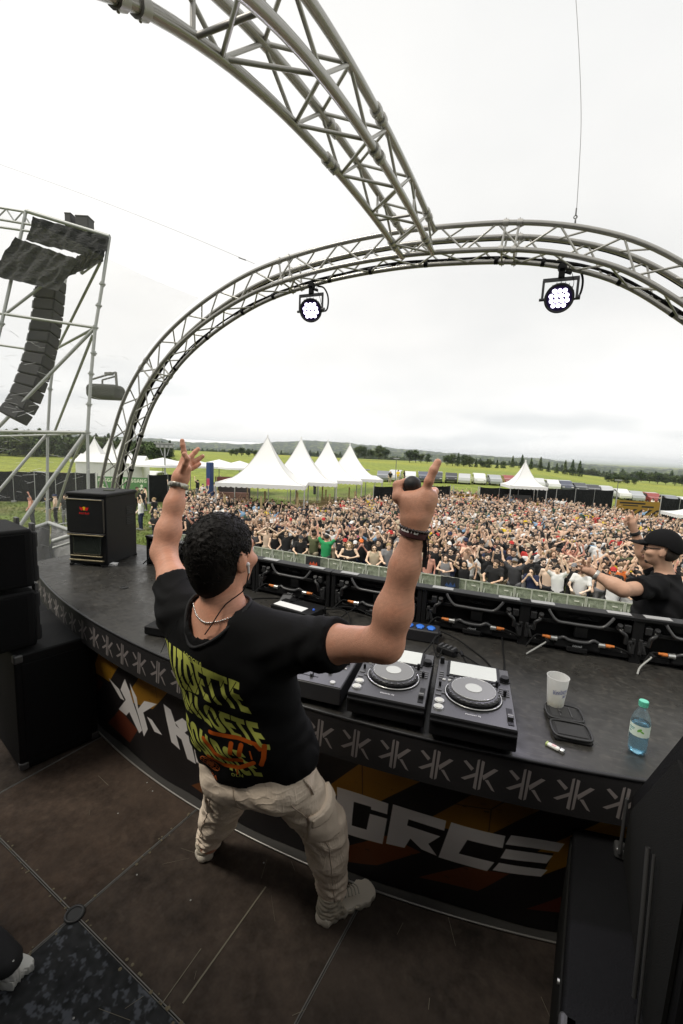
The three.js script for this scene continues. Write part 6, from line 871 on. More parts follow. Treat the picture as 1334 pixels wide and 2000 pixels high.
{ // exit banner
  const a = [-32.47, -1.188, -25.83], b = [-29.03, -0.830, -27.83], L = Math.hypot(b[0] - a[0], b[2] - a[2]), t = thing('exit_banner', 'green exit banner with running figure and arrow behind the foot of the arch', 'sign', [(a[0] + b[0]) / 2, gy(a[0], a[2]), (a[2] + b[2]) / 2], Math.atan2(-(b[2] - a[2]), b[0] - a[0]));
  const tx = tex(512, 256, (c, w, h) => { c.fillStyle = '#5d8a58'; c.fillRect(0, 0, w, h); c.fillStyle = '#e6ead2'; c.strokeStyle = '#e6ead2'; c.font = 'bold 54px sans-serif'; c.textAlign = 'center'; c.fillText('AUSGANG', 390, 56, 230); c.fillText('AUSGANG', 120, 56, 230);
    const man = (x, f) => { c.save(); c.translate(x, 158); c.scale(f, 1); c.lineWidth = 15; c.lineCap = 'round'; c.beginPath(); c.arc(10, -68, 13, 0, 7); c.fill(); const l = (p) => { c.beginPath(); p.forEach(([a, b], i) => i ? c.lineTo(a, b) : c.moveTo(a, b)); c.stroke(); }; c.lineWidth = 22; l([[8, -42], [-4, 0]]); c.lineWidth = 13; l([[6, -42], [-26, -32], [-36, -6]]); l([[8, -42], [30, -22], [48, -34]]); l([[-4, 4], [-30, 22], [-36, 54], [-56, 54]]); l([[-2, 4], [20, 30], [44, 62]]); c.restore(); };
    man(440, 1); man(60, -1); c.lineWidth = 14; for (const [x, f] of [[330, -1], [175, 1]]) { c.beginPath(); c.moveTo(x - f * 36, 150); c.lineTo(x + f * 36, 150); c.moveTo(x + f * 14, 122); c.lineTo(x + f * 40, 150); c.lineTo(x + f * 14, 178); c.stroke(); } c.fillRect(252, 20, 10, 216); });
  part('cloth', box(L, 1.95, .03, 0, 1.2, 0), M(1, 1, 1, .7, { map: tx }), t); for (const q of [-1, 0, 1]) part('post', cyl(.035, .035, 2.4, q * L / 2, 1.2, -.05, 8), M(.45, .45, .45, .5), t);
}
{ // right edge: white tent roof and wooden counter
  const p = [12.631, -0.952, -42.41]; pagoda('white_tent', p[0], p[2], 2.6, 2.3, 2.75, 'white tent roof cut by the right picture edge', null, .2);
  const q = [11.075, -2.064, -40.21], t = thing('wooden_counter', 'pale wooden counter at the right picture edge below the white roof', 'counter', [q[0], gy(q[0], q[2]), q[2]], .2); for (const i of [0, 1, 2, 3]) part('plank', box(1.6, .25, .05, 0, .15 + i * .27, .4), M(.5 + .05 * (i % 2), .40, .17, .7), t); part('counter_top', box(1.7, .05, .6, 0, 1.2, .2), M(.5, .4, .2, .7), t);
}
{ // crowd control fence at the far left
  const a = V(...[-19.557, -1.012, -10.509]), b = V(...[-20.10, -1.893, -15.057]); const ang = Math.atan2(-(b.z - a.z), b.x - a.x), L = Math.hypot(b.x - a.x, b.z - a.z), t = thing('steel_fence', 'light steel bar fence on the grass at the far left', 'fence', [a.x, gy(a.x, a.z), a.z], ang), fm = M(.55, .56, .54, .45, { metalness: .4 });
  for (const y of [.25, 1.15, .7]) part('rail', bar([0, y, 0], [L, y, 0], .02, 6), fm, t); for (let i = 0; i <= 30; i++) part('bar', bar([i / 30 * L, .2, 0], [i / 30 * L, 1.15, 0], .009, 5), fm, t);
}
{ // flight cases by the steel fence
  [[[-15.575, -1.443, -11.355], .8, 'white fronted case standing on the grass left of the fridge'], [[-15.656, -1.452, -11.887], .9, 'black case on the grass just left of the fridge']].forEach(([p, h, lab], i) => { const y = gy(p[0], p[2]), t = thing('flight_case', lab, 'case', [p[0], y, p[2]], .5); part('body', rbox(.7, h, .7, .02, 0, h / 2 + .08, 0), i ? blk(.6) : M(.4, .41, .38, .6), t); part('edge', [rbox(.72, .03, .72, .01, 0, h + .08, 0), rbox(.72, .03, .72, .01, 0, .1, 0)], M(.45, .45, .43, .4, { metalness: .6 }), t); for (const q of [-.28, .28]) part('wheel', cyl(.05, .05, .04, q, .05, .28, 10, 0, 0, Math.PI / 2), rubber, t); });
}
// parked cars
{
  const colors = [[.62, .63, .64], [.05, .055, .06], [.75, .75, .74], [.2, .21, .23], [.08, .09, .13], [.5, .51, .52], [.30, .05, .04], [.72, .73, .73], [.03, .03, .035], [.38, .40, .42]], cn = ['silver', 'black', 'white', 'dark grey', 'navy', 'light grey', 'dark red', 'white', 'black', 'grey'];
  const shapes = [[[-2.1, .35], [-2.15, .75], [-1.9, .95], [-1.2, 1.02], [-.55, 1.43], [.75, 1.46], [1.45, 1.05], [2.05, .92], [2.15, .6], [2.1, .35]], [[-2.1, .35], [-2.15, .8], [-2.0, 1.0], [-1.55, 1.45], [-.4, 1.56], [.7, 1.5], [1.25, 1.05], [2.0, .92], [2.1, .6], [2.05, .35]]];
  const glass = P(.03, .035, .04, .05, { clearcoat: 1 });
  const mats = colors.map(c => P(...c, .3, { clearcoat: .8, clearcoatRoughness: .1 })); const proto = [];
  shapes.forEach((s, k) => { const g = new THREE.Group(); part('body', poly(s, 1.55, .06).translate(0, 0, -.775), mats[0], g); const win = k ? [[-1.45, 1.02], [-1.25, 1.38], [-.35, 1.48], [.62, 1.42], [1.02, 1.04]] : [[-1.0, 1.03], [-.48, 1.36], [.7, 1.39], [1.2, 1.05]]; part('window', poly(win, 1.70).translate(0, 0, -.85), glass, g);
    part('windscreen', poly(k ? [[.72, 1.47], [.78, 1.47], [1.3, 1.06], [1.24, 1.04]] : [[.78, 1.43], [.84, 1.43], [1.5, 1.06], [1.42, 1.03]], 1.35).translate(0, 0, -.675), glass, g); for (const x of [-1.3, 1.3]) for (const z of [-.74, .74]) { const w = part('wheel', cyl(.32, .32, .2, x, .32, z, 14, Math.PI / 2), rubber, g); part('rim', cyl(.19, .19, .21, x, .32, z, 10, Math.PI / 2), M(.4, .4, .4, .4, { metalness: .6 }), w); } for (const z of [-.6, .6]) part('headlight', rbox(.1, .14, .3, .03, 2.12, .72, z), M(.6, .6, .6, .2), g); proto.push(g); });
  const row = [[-18.415, -2.132, -61.20], [-16.967, -2.103, -62.66], [-14.821, -1.958, -62.68], [-13.344, -2.045, -65.00], [-11.360, -1.906, -64.95], [-9.510, -1.935, -66.57], [-7.566, -1.872, -66.49], [-5.669, -1.900, -68.13], [-3.670, -1.956, -68.93], [-1.715, -2.117, -71.54], [0.327, -2.066, -70.52], [2.333, -2.197, -71.31], [4.339, -2.328, -72.10], [6.203, -2.466, -72.84], [8.068, -2.605, -73.57], [9.939, -2.818, -74.29], [11.803, -2.956, -75.02], [13.809, -3.088, -75.82], [15.957, -3.212, -76.66], [18.253, -3.405, -77.56], [20.55, -3.598, -78.46], [22.70, -3.723, -79.31]];
  const place1 = (p, i, lab) => { const g = proto[i % 3 === 1 ? 1 : 0].clone(); g.name = numbered('parked_car'); const ci = (i * 7 + 3) % 10; g.children[0].material = mats[ci]; scene.add(g); g.position.set(p[0], gy(p[0], p[2]), p[2]); g.rotation.y = -1.35 + rr(-.1, .1); tag(g, lab(cn[ci]), 'car', 'cars parked behind the fence'); };
  const wh = ['behind the fence beside the farthest peaked tent', 'behind the black fence left of the raised fist', 'behind the yellow striped banner', 'behind the single peaked tent', 'right of the single peaked tent', 'towards the right picture edge'];
  row.forEach((p, i) => place1(p, i, c => `${c} car parked ${wh[Math.min(5, Math.floor(i / 3.7))]}, ${ORD[i]} from left`));
  [[-46.82, -1.360, -28.12], [-46.01, -1.196, -29.87], [-45.06, -1.125, -31.65], [-44.27, -1.003, -33.40], [-42.07, -0.765, -41.32]].forEach((p, i) => place1(p, i + 3, c => `${c} car behind the left fence, ${['nearest the picture edge', 'second from the picture edge', 'third from the picture edge', 'fourth from the picture edge', 'right of the walled tent'][i]}`));
}
// far lamp posts at the edge of the field
[[[-15.077, -0.694, -43.84], 3.2, 'thin dark lamp post behind the farthest peaked tent'], [[10.206, -1.573, -56.72], 3.0, 'thin lamp post with a flat head in the field at right'], [[-13.560, -0.964, -50.01], 3.4, 'thin dark lamp post behind the parked cars left of the raised fist']].forEach(([p, h, lab]) => { const t = thing('lamp_post', lab, 'lamp post', [p[0], gy(p[0], p[2]), p[2]]); part('pole', cyl(.035, .05, h, 0, h / 2, 0, 6), M(.15, .15, .15, .6), t); part('head', rbox(.7, .12, .25, .03, 0, h, 0), M(.3, .31, .3, .5), t); });
// trees
{
  const leafM = [[.095, .145, .045], [.12, .165, .055], [.08, .125, .05]].map(c => M(...c, .9, { side: THREE.DoubleSide })), bark = M(.07, .05, .035, .9);
  function crown(kind, n) { const pos = [], nr = []; const lobes = []; if (kind === 2) { for (let i = 0; i < 9; i++) { const u = i / 8; lobes.push([0, .18 + u * .78, 0, .24 * (1 - u * .88) + .02, .12]); } } else for (let i = 0; i < 11; i++) { const a = rr(0, 6.28), r = rr(0, .24); lobes.push([Math.cos(a) * r, rr(.16, .82), Math.sin(a) * r, rr(.15, .24), rr(.13, .2)]); }
    for (let i = 0; i < n; i++) { const l = lobes[Math.floor(rnd() * lobes.length)]; const a = rr(0, 6.28), c = rr(-1, 1), s = Math.sqrt(1 - c * c), q = Math.pow(rnd(), .4); const p = V(l[0] + Math.cos(a) * s * l[3] * q, l[1] + c * l[4] * q, l[2] + Math.sin(a) * s * l[3] * q), z = rr(.022, .05); const d1 = V(rr(-1, 1), rr(-1, 1), rr(-1, 1)).normalize(), d2 = V(rr(-1, 1), rr(-1, 1), rr(-1, 1)).normalize(); const A = p.clone().addScaledVector(d1, z), Bq = p.clone().addScaledVector(d2, z), C = p.clone().addScaledVector(d1, -z).addScaledVector(d2, -z * .5); for (const v of [A, Bq, C]) pos.push(v.x, v.y, v.z); const nn = V(p.x - l[0], p.y - l[1] + .05, p.z - l[2]).normalize(); for (let k = 0; k < 3; k++) nr.push(nn.x, nn.y, nn.z); }
    const g = new THREE.BufferGeometry(); g.setAttribute('position', new THREE.Float32BufferAttribute(pos, 3)); g.setAttribute('normal', new THREE.Float32BufferAttribute(nr, 3)); return g; }
  const cg = [crown(0, 1500), crown(1, 1300), crown(2, 1100)], tg = [0, 1, 2].map(k => merge([bar([0, 0, 0], [0, k === 2 ? .9 : .55, 0], .022, 6, .008), ...(k === 2 ? [] : [bar([0, .3, 0], [.15, .55, .05], .01, 5, .004), bar([0, .35, 0], [-.14, .6, -.04], .01, 5, .004), bar([0, .42, 0], [.02, .68, .14], .008, 5, .003)])]));
  const clumps = [['small clump of trees in the field left of the nearest peaked tent', [[-104.88, -1.699, -142.23], [-104.24, -1.652, -144.67], [-101.18, -1.520, -143.75], [-99.74, -1.634, -146.49], [-97.49, -1.525, -147.41]], 3.6], ['leafy trees in the field behind the farthest peaked tent', [[-69.41, -0.438, -189.43], [-66.76, -0.777, -190.45], [-65.73, -0.956, -196.28], [-60.63, -0.946, -192.90], [-59.47, -0.891, -198.82]], 6], ['trees in the field behind the raised fist', [[-45.08, -1.521, -188.20], [-42.60, -1.400, -189.22], [-40.94, -1.558, -192.04], [-38.01, -1.621, -191.04]], 5.4], ['dark grove of trees left of the single peaked tent', [[-25.95, -1.566, -168.69], [-24.10, -1.685, -170.51], [-22.12, -1.959, -170.18], [-20.50, -2.130, -174.07], [-17.963, -2.143, -171.83], [-15.888, -2.256, -173.74], [-13.687, -2.388, -176.79], [-11.160, -2.414, -175.62], [-8.385, -2.449, -175.65], [-6.791, -2.495, -181.73]], 4.6], ['dark conifers behind and right of the single peaked tent', [[-3.481, -2.608, -204.84], [0.273, -2.766, -201.98], [3.932, -2.995, -202.33], [7.469, -3.163, -200.47], [10.577, -3.582, -199.48], [13.747, -3.849, -200.72], [16.729, -4.047, -199.72], [19.259, -4.258, -198.53], [21.98, -4.538, -199.58]], 5.6], ['group of bushy trees in the field towards the right', [[28.34, -4.676, -173.81], [30.31, -4.755, -174.59], [32.28, -4.835, -175.38], [34.42, -4.906, -176.23], [37.04, -5.071, -179.45]], 3.4], ['low trees along the field edge at the right picture border', [[47.77, -5.189, -219.71], [50.76, -5.422, -219.79], [54.29, -5.737, -222.26], [57.22, -5.754, -222.35], [60.53, -5.963, -222.57], [62.99, -5.996, -222.46]], 5]];
  clumps.forEach(([lab, ps, h], ci) => ps.forEach((p, i) => { const k = ci === 4 ? 2 : (ci === 3 && i % 3 === 2) ? 2 : i % 2; const t = thing('tree', `${['dark leafy', 'broad green', 'dense green'][(i + ci) % 3]} tree, ${ORD[i]} from left, in the ${lab.replace(/^(small |dark |low )/, '').replace(/(of|leafy|bushy) trees/, 'trees').replace('clump trees', 'clump').replace('grove trees', 'grove').replace('group trees', 'group')}`.split(' ').slice(0, 16).join(' '), 'tree', [p[0], p[1] - .3, p[2]], rr(0, 6.28), lab.replace(/^small /, '')); const s = h * rr(.8, 1.2); t.scale.set(s * (k === 2 ? .9 : 1.15), s, s * (k === 2 ? .9 : 1.15)); part('trunk', tg[k], bark, t); part('crown', cg[k], leafM[(i + ci) % 3], t); }));
  // woods that read as one mass
  const wood = (lab, list) => { const g = cg.map(q => q), ms = [0, 1, 2].map(k => { const im = new THREE.InstancedMesh(g[k], leafM[k], list[k].length); im.name = 'foliage'; im.userData.kind = 'stuff'; const m = new THREE.Matrix4(), q = new THREE.Quaternion(); list[k].forEach(([x, y, z, s], i) => { q.setFromEuler(new THREE.Euler(0, rr(0, 6.28), 0)); m.compose(V(x, y, z), q, V(s * 1.15, s, s * 1.15)); im.setMatrixAt(i, m); const b = rr(.7, 1.3); im.setColorAt(i, col(b, b * rr(.92, 1.05), b)); }); return im; }); const t = new THREE.Group(); t.name = numbered('wood'); t.userData = { kind: 'stuff', label: lab, category: 'wood' }; ms.forEach(m => t.add(m)); scene.add(t); };
  const L1 = [[], [], []]; for (let i = 0; i < 520; i++) { const az = rr(-72, -43.6), R = rr(118, 175) - (az + 72) * .0, x = Math.sin(az * D2R) * R, z = -Math.cos(az * D2R) * R, top = 2.05 + R * Math.tan((az < -50 ? .35 : .05) * D2R) + rr(-.9, .6), y = gy(x, z) - .4; L1[i % 3].push([x, y, z, (top - y) * rr(.85, 1.05)]); } wood('dark wood along the field edge behind the scaffold on the left', L1);
  const L2 = [[], [], []]; for (let i = 0; i < 620; i++) { const az = rr(-46, -14), R = rr(470, 640), x = Math.sin(az * D2R) * R, z = -Math.cos(az * D2R) * R, y = gy(x, z) - .5; L2[i % 3].push([x, y, z, rr(7, 11) * (1 + (az > -30 ? .1 : 0))]); } wood('belt of dark woodland beyond the fields below the hills on the left', L2);
  const L3 = [[], [], []]; for (let i = 0; i < 620; i++) { const az = rr(-8, 20), R = rr(420, 640), x = Math.sin(az * D2R) * R, z = -Math.cos(az * D2R) * R, y = gy(x, z) - .5; L3[i % 3].push([x, y, z, rr(6, 10.5)]); } wood('belt of dark woodland beyond the fields on the right', L3);
}
// ------------------------------------------------------------------ the crowd
const crowdProto = {};
{
  const S = .19, sy = 1.43;
  const POSE = { fists: [[[-.33, 1.58, .10], [-.25, 1.84, .12]], [[.33, 1.58, .10], [.25, 1.84, .12]]], wide: [[[-.37, 1.66, .03], [-.45, 1.91, .06]], [[.37, 1.66, .03], [.42, 1.93, .06]]], down: [[[-.27, 1.17, -.03], [-.27, .93, .06]], [[.27, 1.17, -.03], [.27, .93, .06]]], clasp: [[[-.30, 1.2, .06], [-.05, 1.2, .24]], [[.30, 1.2, .06], [.06, 1.17, .24]]], right: [[[-.35, 1.62, .06], [-.33, 1.9, .1]], [[.27, 1.17, -.02], [.24, .95, .10]]], left: [[[-.27, 1.17, -.02], [-.2, .98, .14]], [[.33, 1.64, .08], [.28, 1.92, .14]]], head: [[[-.38, 1.54, .10], [-.13, 1.70, .10]], [[.38, 1.54, .10], [.13, 1.70, .10]]], face: [[[-.25, 1.22, .18], [-.06, 1.50, .22]], [[.25, 1.22, .18], [.06, 1.50, .22]]], lean: [[[-.28, 1.17, .16], [-.18, 1.10, .38]], [[.28, 1.17, .16], [.12, 1.09, .38]]], point: [[[-.30, 1.44, .22], [-.24, 1.62, .44]], [[.28, 1.2, .08], [.08, 1.32, .22]]], clap: [[[-.27, 1.72, .12], [-.05, 1.97, .14]], [[.27, 1.72, .12], [.05, 1.97, .14]]] };
  const names = Object.keys(POSE); const H = V(0, 1.615, .02), hd = headPrims(H, 1.0, Math.PI), headG = nets(field(hd.pr, .02), [-.13, 1.45, -.14], [.13, 1.78, .2], .02);
  const torso = [cap([-.09, 1.30, 0], [-.075, 1.0, 0], .095, .085), cap([.09, 1.30, 0], [.075, 1.0, 0], .095, .085), cap([0, 1.36, 0], [0, .95, 0], .10, .11), cap([-S, sy, -.01], [0, sy - .01, -.01], .055, .07), cap([S, sy, -.01], [0, sy - .01, -.01], .055, .07), cap([-.08, .92, 0], [.08, .92, 0], .10, .10)];
  const legs = [cap([-.09, .9, 0], [-.11, .48, .02], .085, .062), cap([-.11, .48, .02], [-.12, .1, -.02], .064, .045), cap([.09, .9, 0], [.11, .48, .02], .085, .062), cap([.11, .48, .02], [.12, .1, -.02], .064, .045), cap([-.1, .93, 0], [.1, .93, 0], .112, .112)];
  crowdProto.trousers = nets((x, y, z) => Math.max(field(legs, .04)(x, y, z) - .012, y - 1.0), [-.28, .02, -.18], [.28, 1.08, .18], .05);
  crowdProto.shoes = merge([rbox(.09, .09, .27, .03, -.12, .045, .05), rbox(.09, .09, .27, .03, .12, .045, .05)]);
  crowdProto.body = {}; crowdProto.tee = {}; crowdProto.tank = null; crowdProto.far = {};
  for (const nm of names) {
    const [l, r] = POSE[nm], arms = [], sle = [];
    for (const [q, [e, w]] of [[-1, l], [1, r]]) { const s = V(q * S, sy, -.01), E = V(...e), W = V(...w), d = W.clone().sub(E).normalize(); arms.push(cap(s, E, .048, .040), cap(E, W, .040, .028), cap(W, W.clone().addScaledVector(d, .06), .036, .040), cap(W.clone().addScaledVector(d, .05), W.clone().addScaledVector(d, .12).add(V(q * .012, 0, .012)), .026, .017), cap(W.clone().addScaledVector(d, .03), W.clone().addScaledVector(d, .07).add(V(-q * .045, 0, .02)), .015, .012)); sle.push(cap(s, s.clone().lerp(E, .58), .064, .066)); }
    const f = field([...torso, ...arms, cap([0, 1.42, -.01], [0, 1.58, .005], .054, .05, .03), ...hd.pr.slice(0, 2)], .03);
    crowdProto.body[nm] = merge([nets(f, [-.62, .80, -.2], [.62, 2.16, .62], .035), headG]);
    const tf = field([...torso.map(p => ({ ...p, ra: p.ra + .016, rb: p.rb + .02 })), ...sle], .04);
    crowdProto.tee[nm] = nets((x, y, z) => Math.max(tf(x, y, z) - .006 * n3(x * 9, y * 9, z * 9), .86 - y, .085 - Math.hypot(x, y - 1.53, z - .01)), [-.5, .8, -.2], [.5, 1.85, .3], .038);
    crowdProto.far[nm] = [nets(f, [-.62, .80, -.2], [.62, 2.16, .62], .078), nets((x, y, z) => Math.max(tf(x, y, z), .86 - y), [-.5, .8, -.2], [.5, 1.85, .3], .088)];
  }
  const tk = field(torso.map(p => ({ ...p, ra: p.ra + .014, rb: p.rb + .018 })), .04); crowdProto.tank = nets((x, y, z) => Math.max(tk(x, y, z), .86 - y, .11 - Math.hypot(x, y - 1.52, z - .02), .09 - Math.hypot(Math.abs(x) - .24, y - 1.43, z)), [-.5, .8, -.2], [.5, 1.6, .2], .029);
  const hs = ell(H.clone().add(V(0, .03, -.018)), [.092, .098, .108]);
  crowdProto.hair = { short: nets((x, y, z) => Math.max(hs.f(hs, x, y, z) - .010 * n3(x * 26, y * 26, z * 26), 1.60 + .55 * (z - .02) * sstep(-.1, .1, z) - y, z - .10), [-.13, 1.5, -.16], [.13, 1.78, .14], .024), long: nets((x, y, z) => { const e = ell(H.clone().add(V(0, -.06, -.035)), [.112, .20, .098]); return Math.max(Math.min(hs.f(hs, x, y, z) - .006, e.f(e, x, y, z)), Math.min(z - .075, 9) , (y < 1.66 && Math.abs(x) < .075) ? z - .0 : -1); }, [-.16, 1.3, -.18], [.16, 1.78, .14], .02) };
  const cd = ell(H.clone().add(V(0, .035, -.01)), [.097, .102, .112]); crowdProto.cap = merge([nets((x, y, z) => Math.max(cd.f(cd, x, y, z), 1.648 - y), [-.13, 1.6, -.16], [.13, 1.8, .15], .019), rbox(.13, .012, .10, .005, 0, 1.655, .148, .12)]);
  crowdProto.bucket = merge([nets((x, y, z) => Math.max(cd.f(cd, x, y, z) - .004, 1.65 - y, y - 1.735), [-.13, 1.6, -.16], [.13, 1.8, .15], .019), new THREE.CylinderGeometry(.105, .155, .06, 18, 1, true).translate(0, 1.64, .005)]);
  const L = hd.L, gl = []; for (const q of [-1, 1]) gl.push(sph(1, 0, 0, 0, 1, 1, 1, 8, 6).scale(.027, .021, .012).translate(...L(q * .032, -.006, -.094).toArray()), bar(L(q * .055, 0, -.09), L(q * .084, .004, 0), .005, 4)); crowdProto.glasses = merge(gl);
  const ey = []; for (const q of [-1, 1]) { const e = L(q * .031, -.006, -.090); ey.push(sph(1, 0, 0, 0, 1, 1, 1, 7, 5).scale(.015, .008, .007).translate(e.x, e.y, e.z), box(.034, .007, .012, e.x, e.y + .022, e.z + .003)); } crowdProto.eyes = merge(ey);
  const mo = L(0, -.074, -.100); crowdProto.mouth = merge([sph(1, 0, 0, 0, 1, 1, 1, 8, 6).scale(.024, .009, .008).translate(mo.x, mo.y, mo.z)]); crowdProto.open = merge([sph(1, 0, 0, 0, 1, 1, 1, 8, 6).scale(.02, .017, .008).translate(mo.x, mo.y - .004, mo.z)]);
  crowdProto.beard = nets(field([cap(L(-.055, -.08, -.05), L(0, -.112, -.082), .017), cap(L(.055, -.08, -.05), L(0, -.112, -.082), .017), cap(L(-.02, -.058, -.104), L(.02, -.058, -.104), .006)], .02), [-.13, 1.42, -.1], [.13, 1.65, .2], .014);
  crowdProto.names = names;
}
{
  const C = crowdProto; const SK = [[.88, .64, .47], [.84, .59, .42], [.92, .70, .54], [.74, .49, .34], [.88, .61, .45]].map(c => P(...c, .5, { specularIntensity: .6 })), sunburn = P(.72, .36, .27, .5);
  const HR = { 'dark': [.012, .009, .007], 'brown': [.05, .028, .015], 'blond': [.32, .22, .10], 'light brown': [.12, .07, .035], 'reddish': [.16, .06, .025] }; const HM = {}; for (const k in HR) HM[k] = M(...HR[k], .75);
  const SH = { 'black': [.011, .011, .012], 'white': [.78, .78, .77], 'dark grey': [.05, .05, .055], 'grey': [.22, .22, .23], 'navy': [.012, .02, .06], 'olive': [.10, .11, .05], 'red': [.48, .035, .03], 'orange': [.72, .17, .03], 'yellow': [.72, .52, .02], 'green': [.02, .30, .10], 'light blue': [.25, .42, .62], 'pink': [.62, .06, .28], 'beige': [.5, .42, .3], 'purple': [.14, .04, .22], 'dark green': [.015, .06, .035] }; const SM = {}; for (const k in SH) SM[k] = M(...SH[k], .85);
  const wS = [...Array(26).fill('black'), ...Array(7).fill('white'), 'dark grey', 'dark grey', 'grey', 'navy', 'olive', 'beige', 'dark green', 'red', 'light blue', 'yellow'];
  const TR = ['black', 'dark grey', 'navy', 'beige', 'grey'].map(k => SM[k]); const dark = M(.012, .01, .01, .4), lipM = M(.40, .16, .13, .5), shoeM = M(.3, .3, .3, .7), capC = ['black', 'black', 'black', 'white', 'navy', 'red', 'beige', 'grey'];
  const poseTxt = { fists: 'both fists raised', wide: 'both arms stretched up', down: 'arms hanging down', clasp: 'hands held before the chest', right: 'one arm raised', left: 'one arm held high', head: 'hands at the head', face: 'hands at the mouth', lean: 'leaning on the barrier', point: 'pointing ahead', clap: 'clapping overhead' };
  const folk = []; let protos = 0;
  function person(x, z, o) {
    const g = new THREE.Group(); g.name = numbered('crowd_person'); const y = gy(x, z); g.position.set(x, y, z); const h = o.h ?? (o.woman ? rr(.93, 1.01) : rr(1.0, 1.09)), w = h * (o.wide ?? rr(.95, 1.1)); g.scale.set(w, h, w); g.rotation.y = o.turn ?? rr(-.35, .35) - Math.atan2(-x, -z) * 0 + Math.atan2(-x * .6, -z); g.rotation.z = rr(-.09, .09); g.rotation.x = rr(-.05, .08); scene.add(g);
    const add = (n, geo, m) => { const q = new THREE.Mesh(geo, m); q.name = n; q.castShadow = q.receiveShadow = true; g.add(q); };
    add('body', C.body[o.pose], o.skin); if (o.shirt) add(o.top, o.top === 't_shirt' ? C.tee[o.pose] : C.tank, SM[o.shirt]); add('trousers', C.trousers, o.tr); add('shoes', C.shoes, shoeM);
    if (o.hat === 'cap') { add('hair', C.hair.short, HM[o.hair]); add('cap', C.cap, SM[o.hatC]); } else if (o.hat === 'bucket hat') { add('bucket_hat', C.bucket, SM[o.hatC]); add('hair', C.hair.short, HM[o.hair]); } else add('hair', o.woman ? C.hair.long : C.hair.short, HM[o.hair]);
    if (o.hat === 'cap' && o.woman) add('hair', C.hair.long, HM[o.hair]);
    if (o.glasses) add('sunglasses', C.glasses, dark); else add('eyes', C.eyes, dark); add('mouth', o.open ? C.open : C.mouth, o.open ? dark : lipM); if (o.beard) add('beard', C.beard, HM[o.hair]); g.userData.d = -z; folk.push([g, o, x, z]); return g;
  }
  const rand = (row) => { const woman = rnd() < .26, bare = !woman && rnd() < .17; const o = { woman, pose: pick(row < 1 ? ['lean', 'fists', 'clasp', 'face', 'wide', 'right', 'head', 'point', 'lean'] : ['fists', 'down', 'wide', 'down', 'clasp', 'right', 'left', 'head', 'face', 'point', 'clap', 'fists', 'clasp', 'left', 'down']), skin: bare && rnd() < .3 ? sunburn : pick(SK), top: (woman ? rnd() < .6 : rnd() < .15) ? 'tank_top' : 't_shirt', shirt: bare ? null : pick(wS), tr: pick(TR), hair: pick(woman ? ['dark', 'dark', 'brown', 'brown', 'blond', 'light brown', 'reddish'] : ['dark', 'dark', 'dark', 'brown', 'brown', 'light brown', 'blond']), glasses: rnd() < .33, open: rnd() < .4, beard: !woman && rnd() < .25 };
    const q = rnd(); if (q < .24) { o.hat = 'cap'; o.hatC = pick(capC); } else if (q < .29) { o.hat = 'bucket hat'; o.hatC = pick(capC); } return o; };
  const spots = []; const used2 = [];
  const put = (px, z, o) => { const g = person(px, z, { ...rand(0), ...o }); used2.push([px, z]); return g; };
  // people the photograph lets one tell apart near the barrier
  const sp = (xpx, z, o) => put(xpx, z, o);
  sp([-8.620, -2.031, -15.480][0], -15.48, { shirt: 'black', top: 't_shirt', woman: false, hat: null, glasses: true, pose: 'head' }); sp([-7.917, -2.114, -15.280][0], -15.28, { shirt: 'black', woman: false, top: 't_shirt', hat: 'cap', hatC: 'dark grey', pose: 'lean' });
  sp([-7.538, -1.947, -15.760][0], -15.76, { shirt: 'olive', woman: false, top: 't_shirt', hat: null, pose: 'fists', turn: 2.9, hair: 'brown' }); sp([-6.864, -1.807, -15.480][0], -15.48, { shirt: 'green', woman: false, top: 't_shirt', hat: null, hair: 'dark', pose: 'wide', turn: 3.1 });
  sp([-5.727, -2.025, -15.280][0], -15.28, { shirt: 'black', top: 'tank_top', woman: true, hat: null, hair: 'blond', glasses: true, pose: 'clasp', wide: 1.25 }); sp([-5.455, -1.809, -15.890][0], -15.89, { shirt: 'black', woman: false, hat: 'cap', hatC: 'orange', pose: 'face' }); sp([-4.701, -1.897, -15.340][0], -15.34, { shirt: null, woman: true, top: 'tank_top', shirt: 'beige', hat: null, hair: 'brown', pose: 'lean' });
  sp([-4.355, -1.711, -15.620][0], -15.62, { shirt: 'grey', woman: false, top: 't_shirt', hair: 'blond', hat: null, pose: 'lean' }); sp([-6.583, -1.638, -17.810][0], -17.81, { shirt: 'pink', woman: true, hat: null }); sp([-3.620, -0.877, -19.590][0], -19.59, { shirt: 'yellow', woman: false, top: 't_shirt', hat: 'bucket hat', hatC: 'grey', pose: 'fists' });
  sp([-2.095, -1.912, -15.340][0], -15.34, { shirt: 'grey', top: 'tank_top', woman: true, hair: 'brown', hat: null, pose: 'clasp' }); sp([-2.114, -1.651, -16.300][0], -16.30, { shirt: 'black', woman: false, glasses: true, hat: null, pose: 'point', open: true }); sp([-1.407, -1.720, -15.340][0], -15.34, { shirt: 'black', top: 'tank_top', woman: true, hair: 'dark', hat: null, pose: 'fists', open: true }); sp([-0.763, -1.469, -16.300][0], -16.30, { shirt: 'black', woman: false, top: 't_shirt', hat: null, hair: 'dark', beard: true, pose: 'right' });
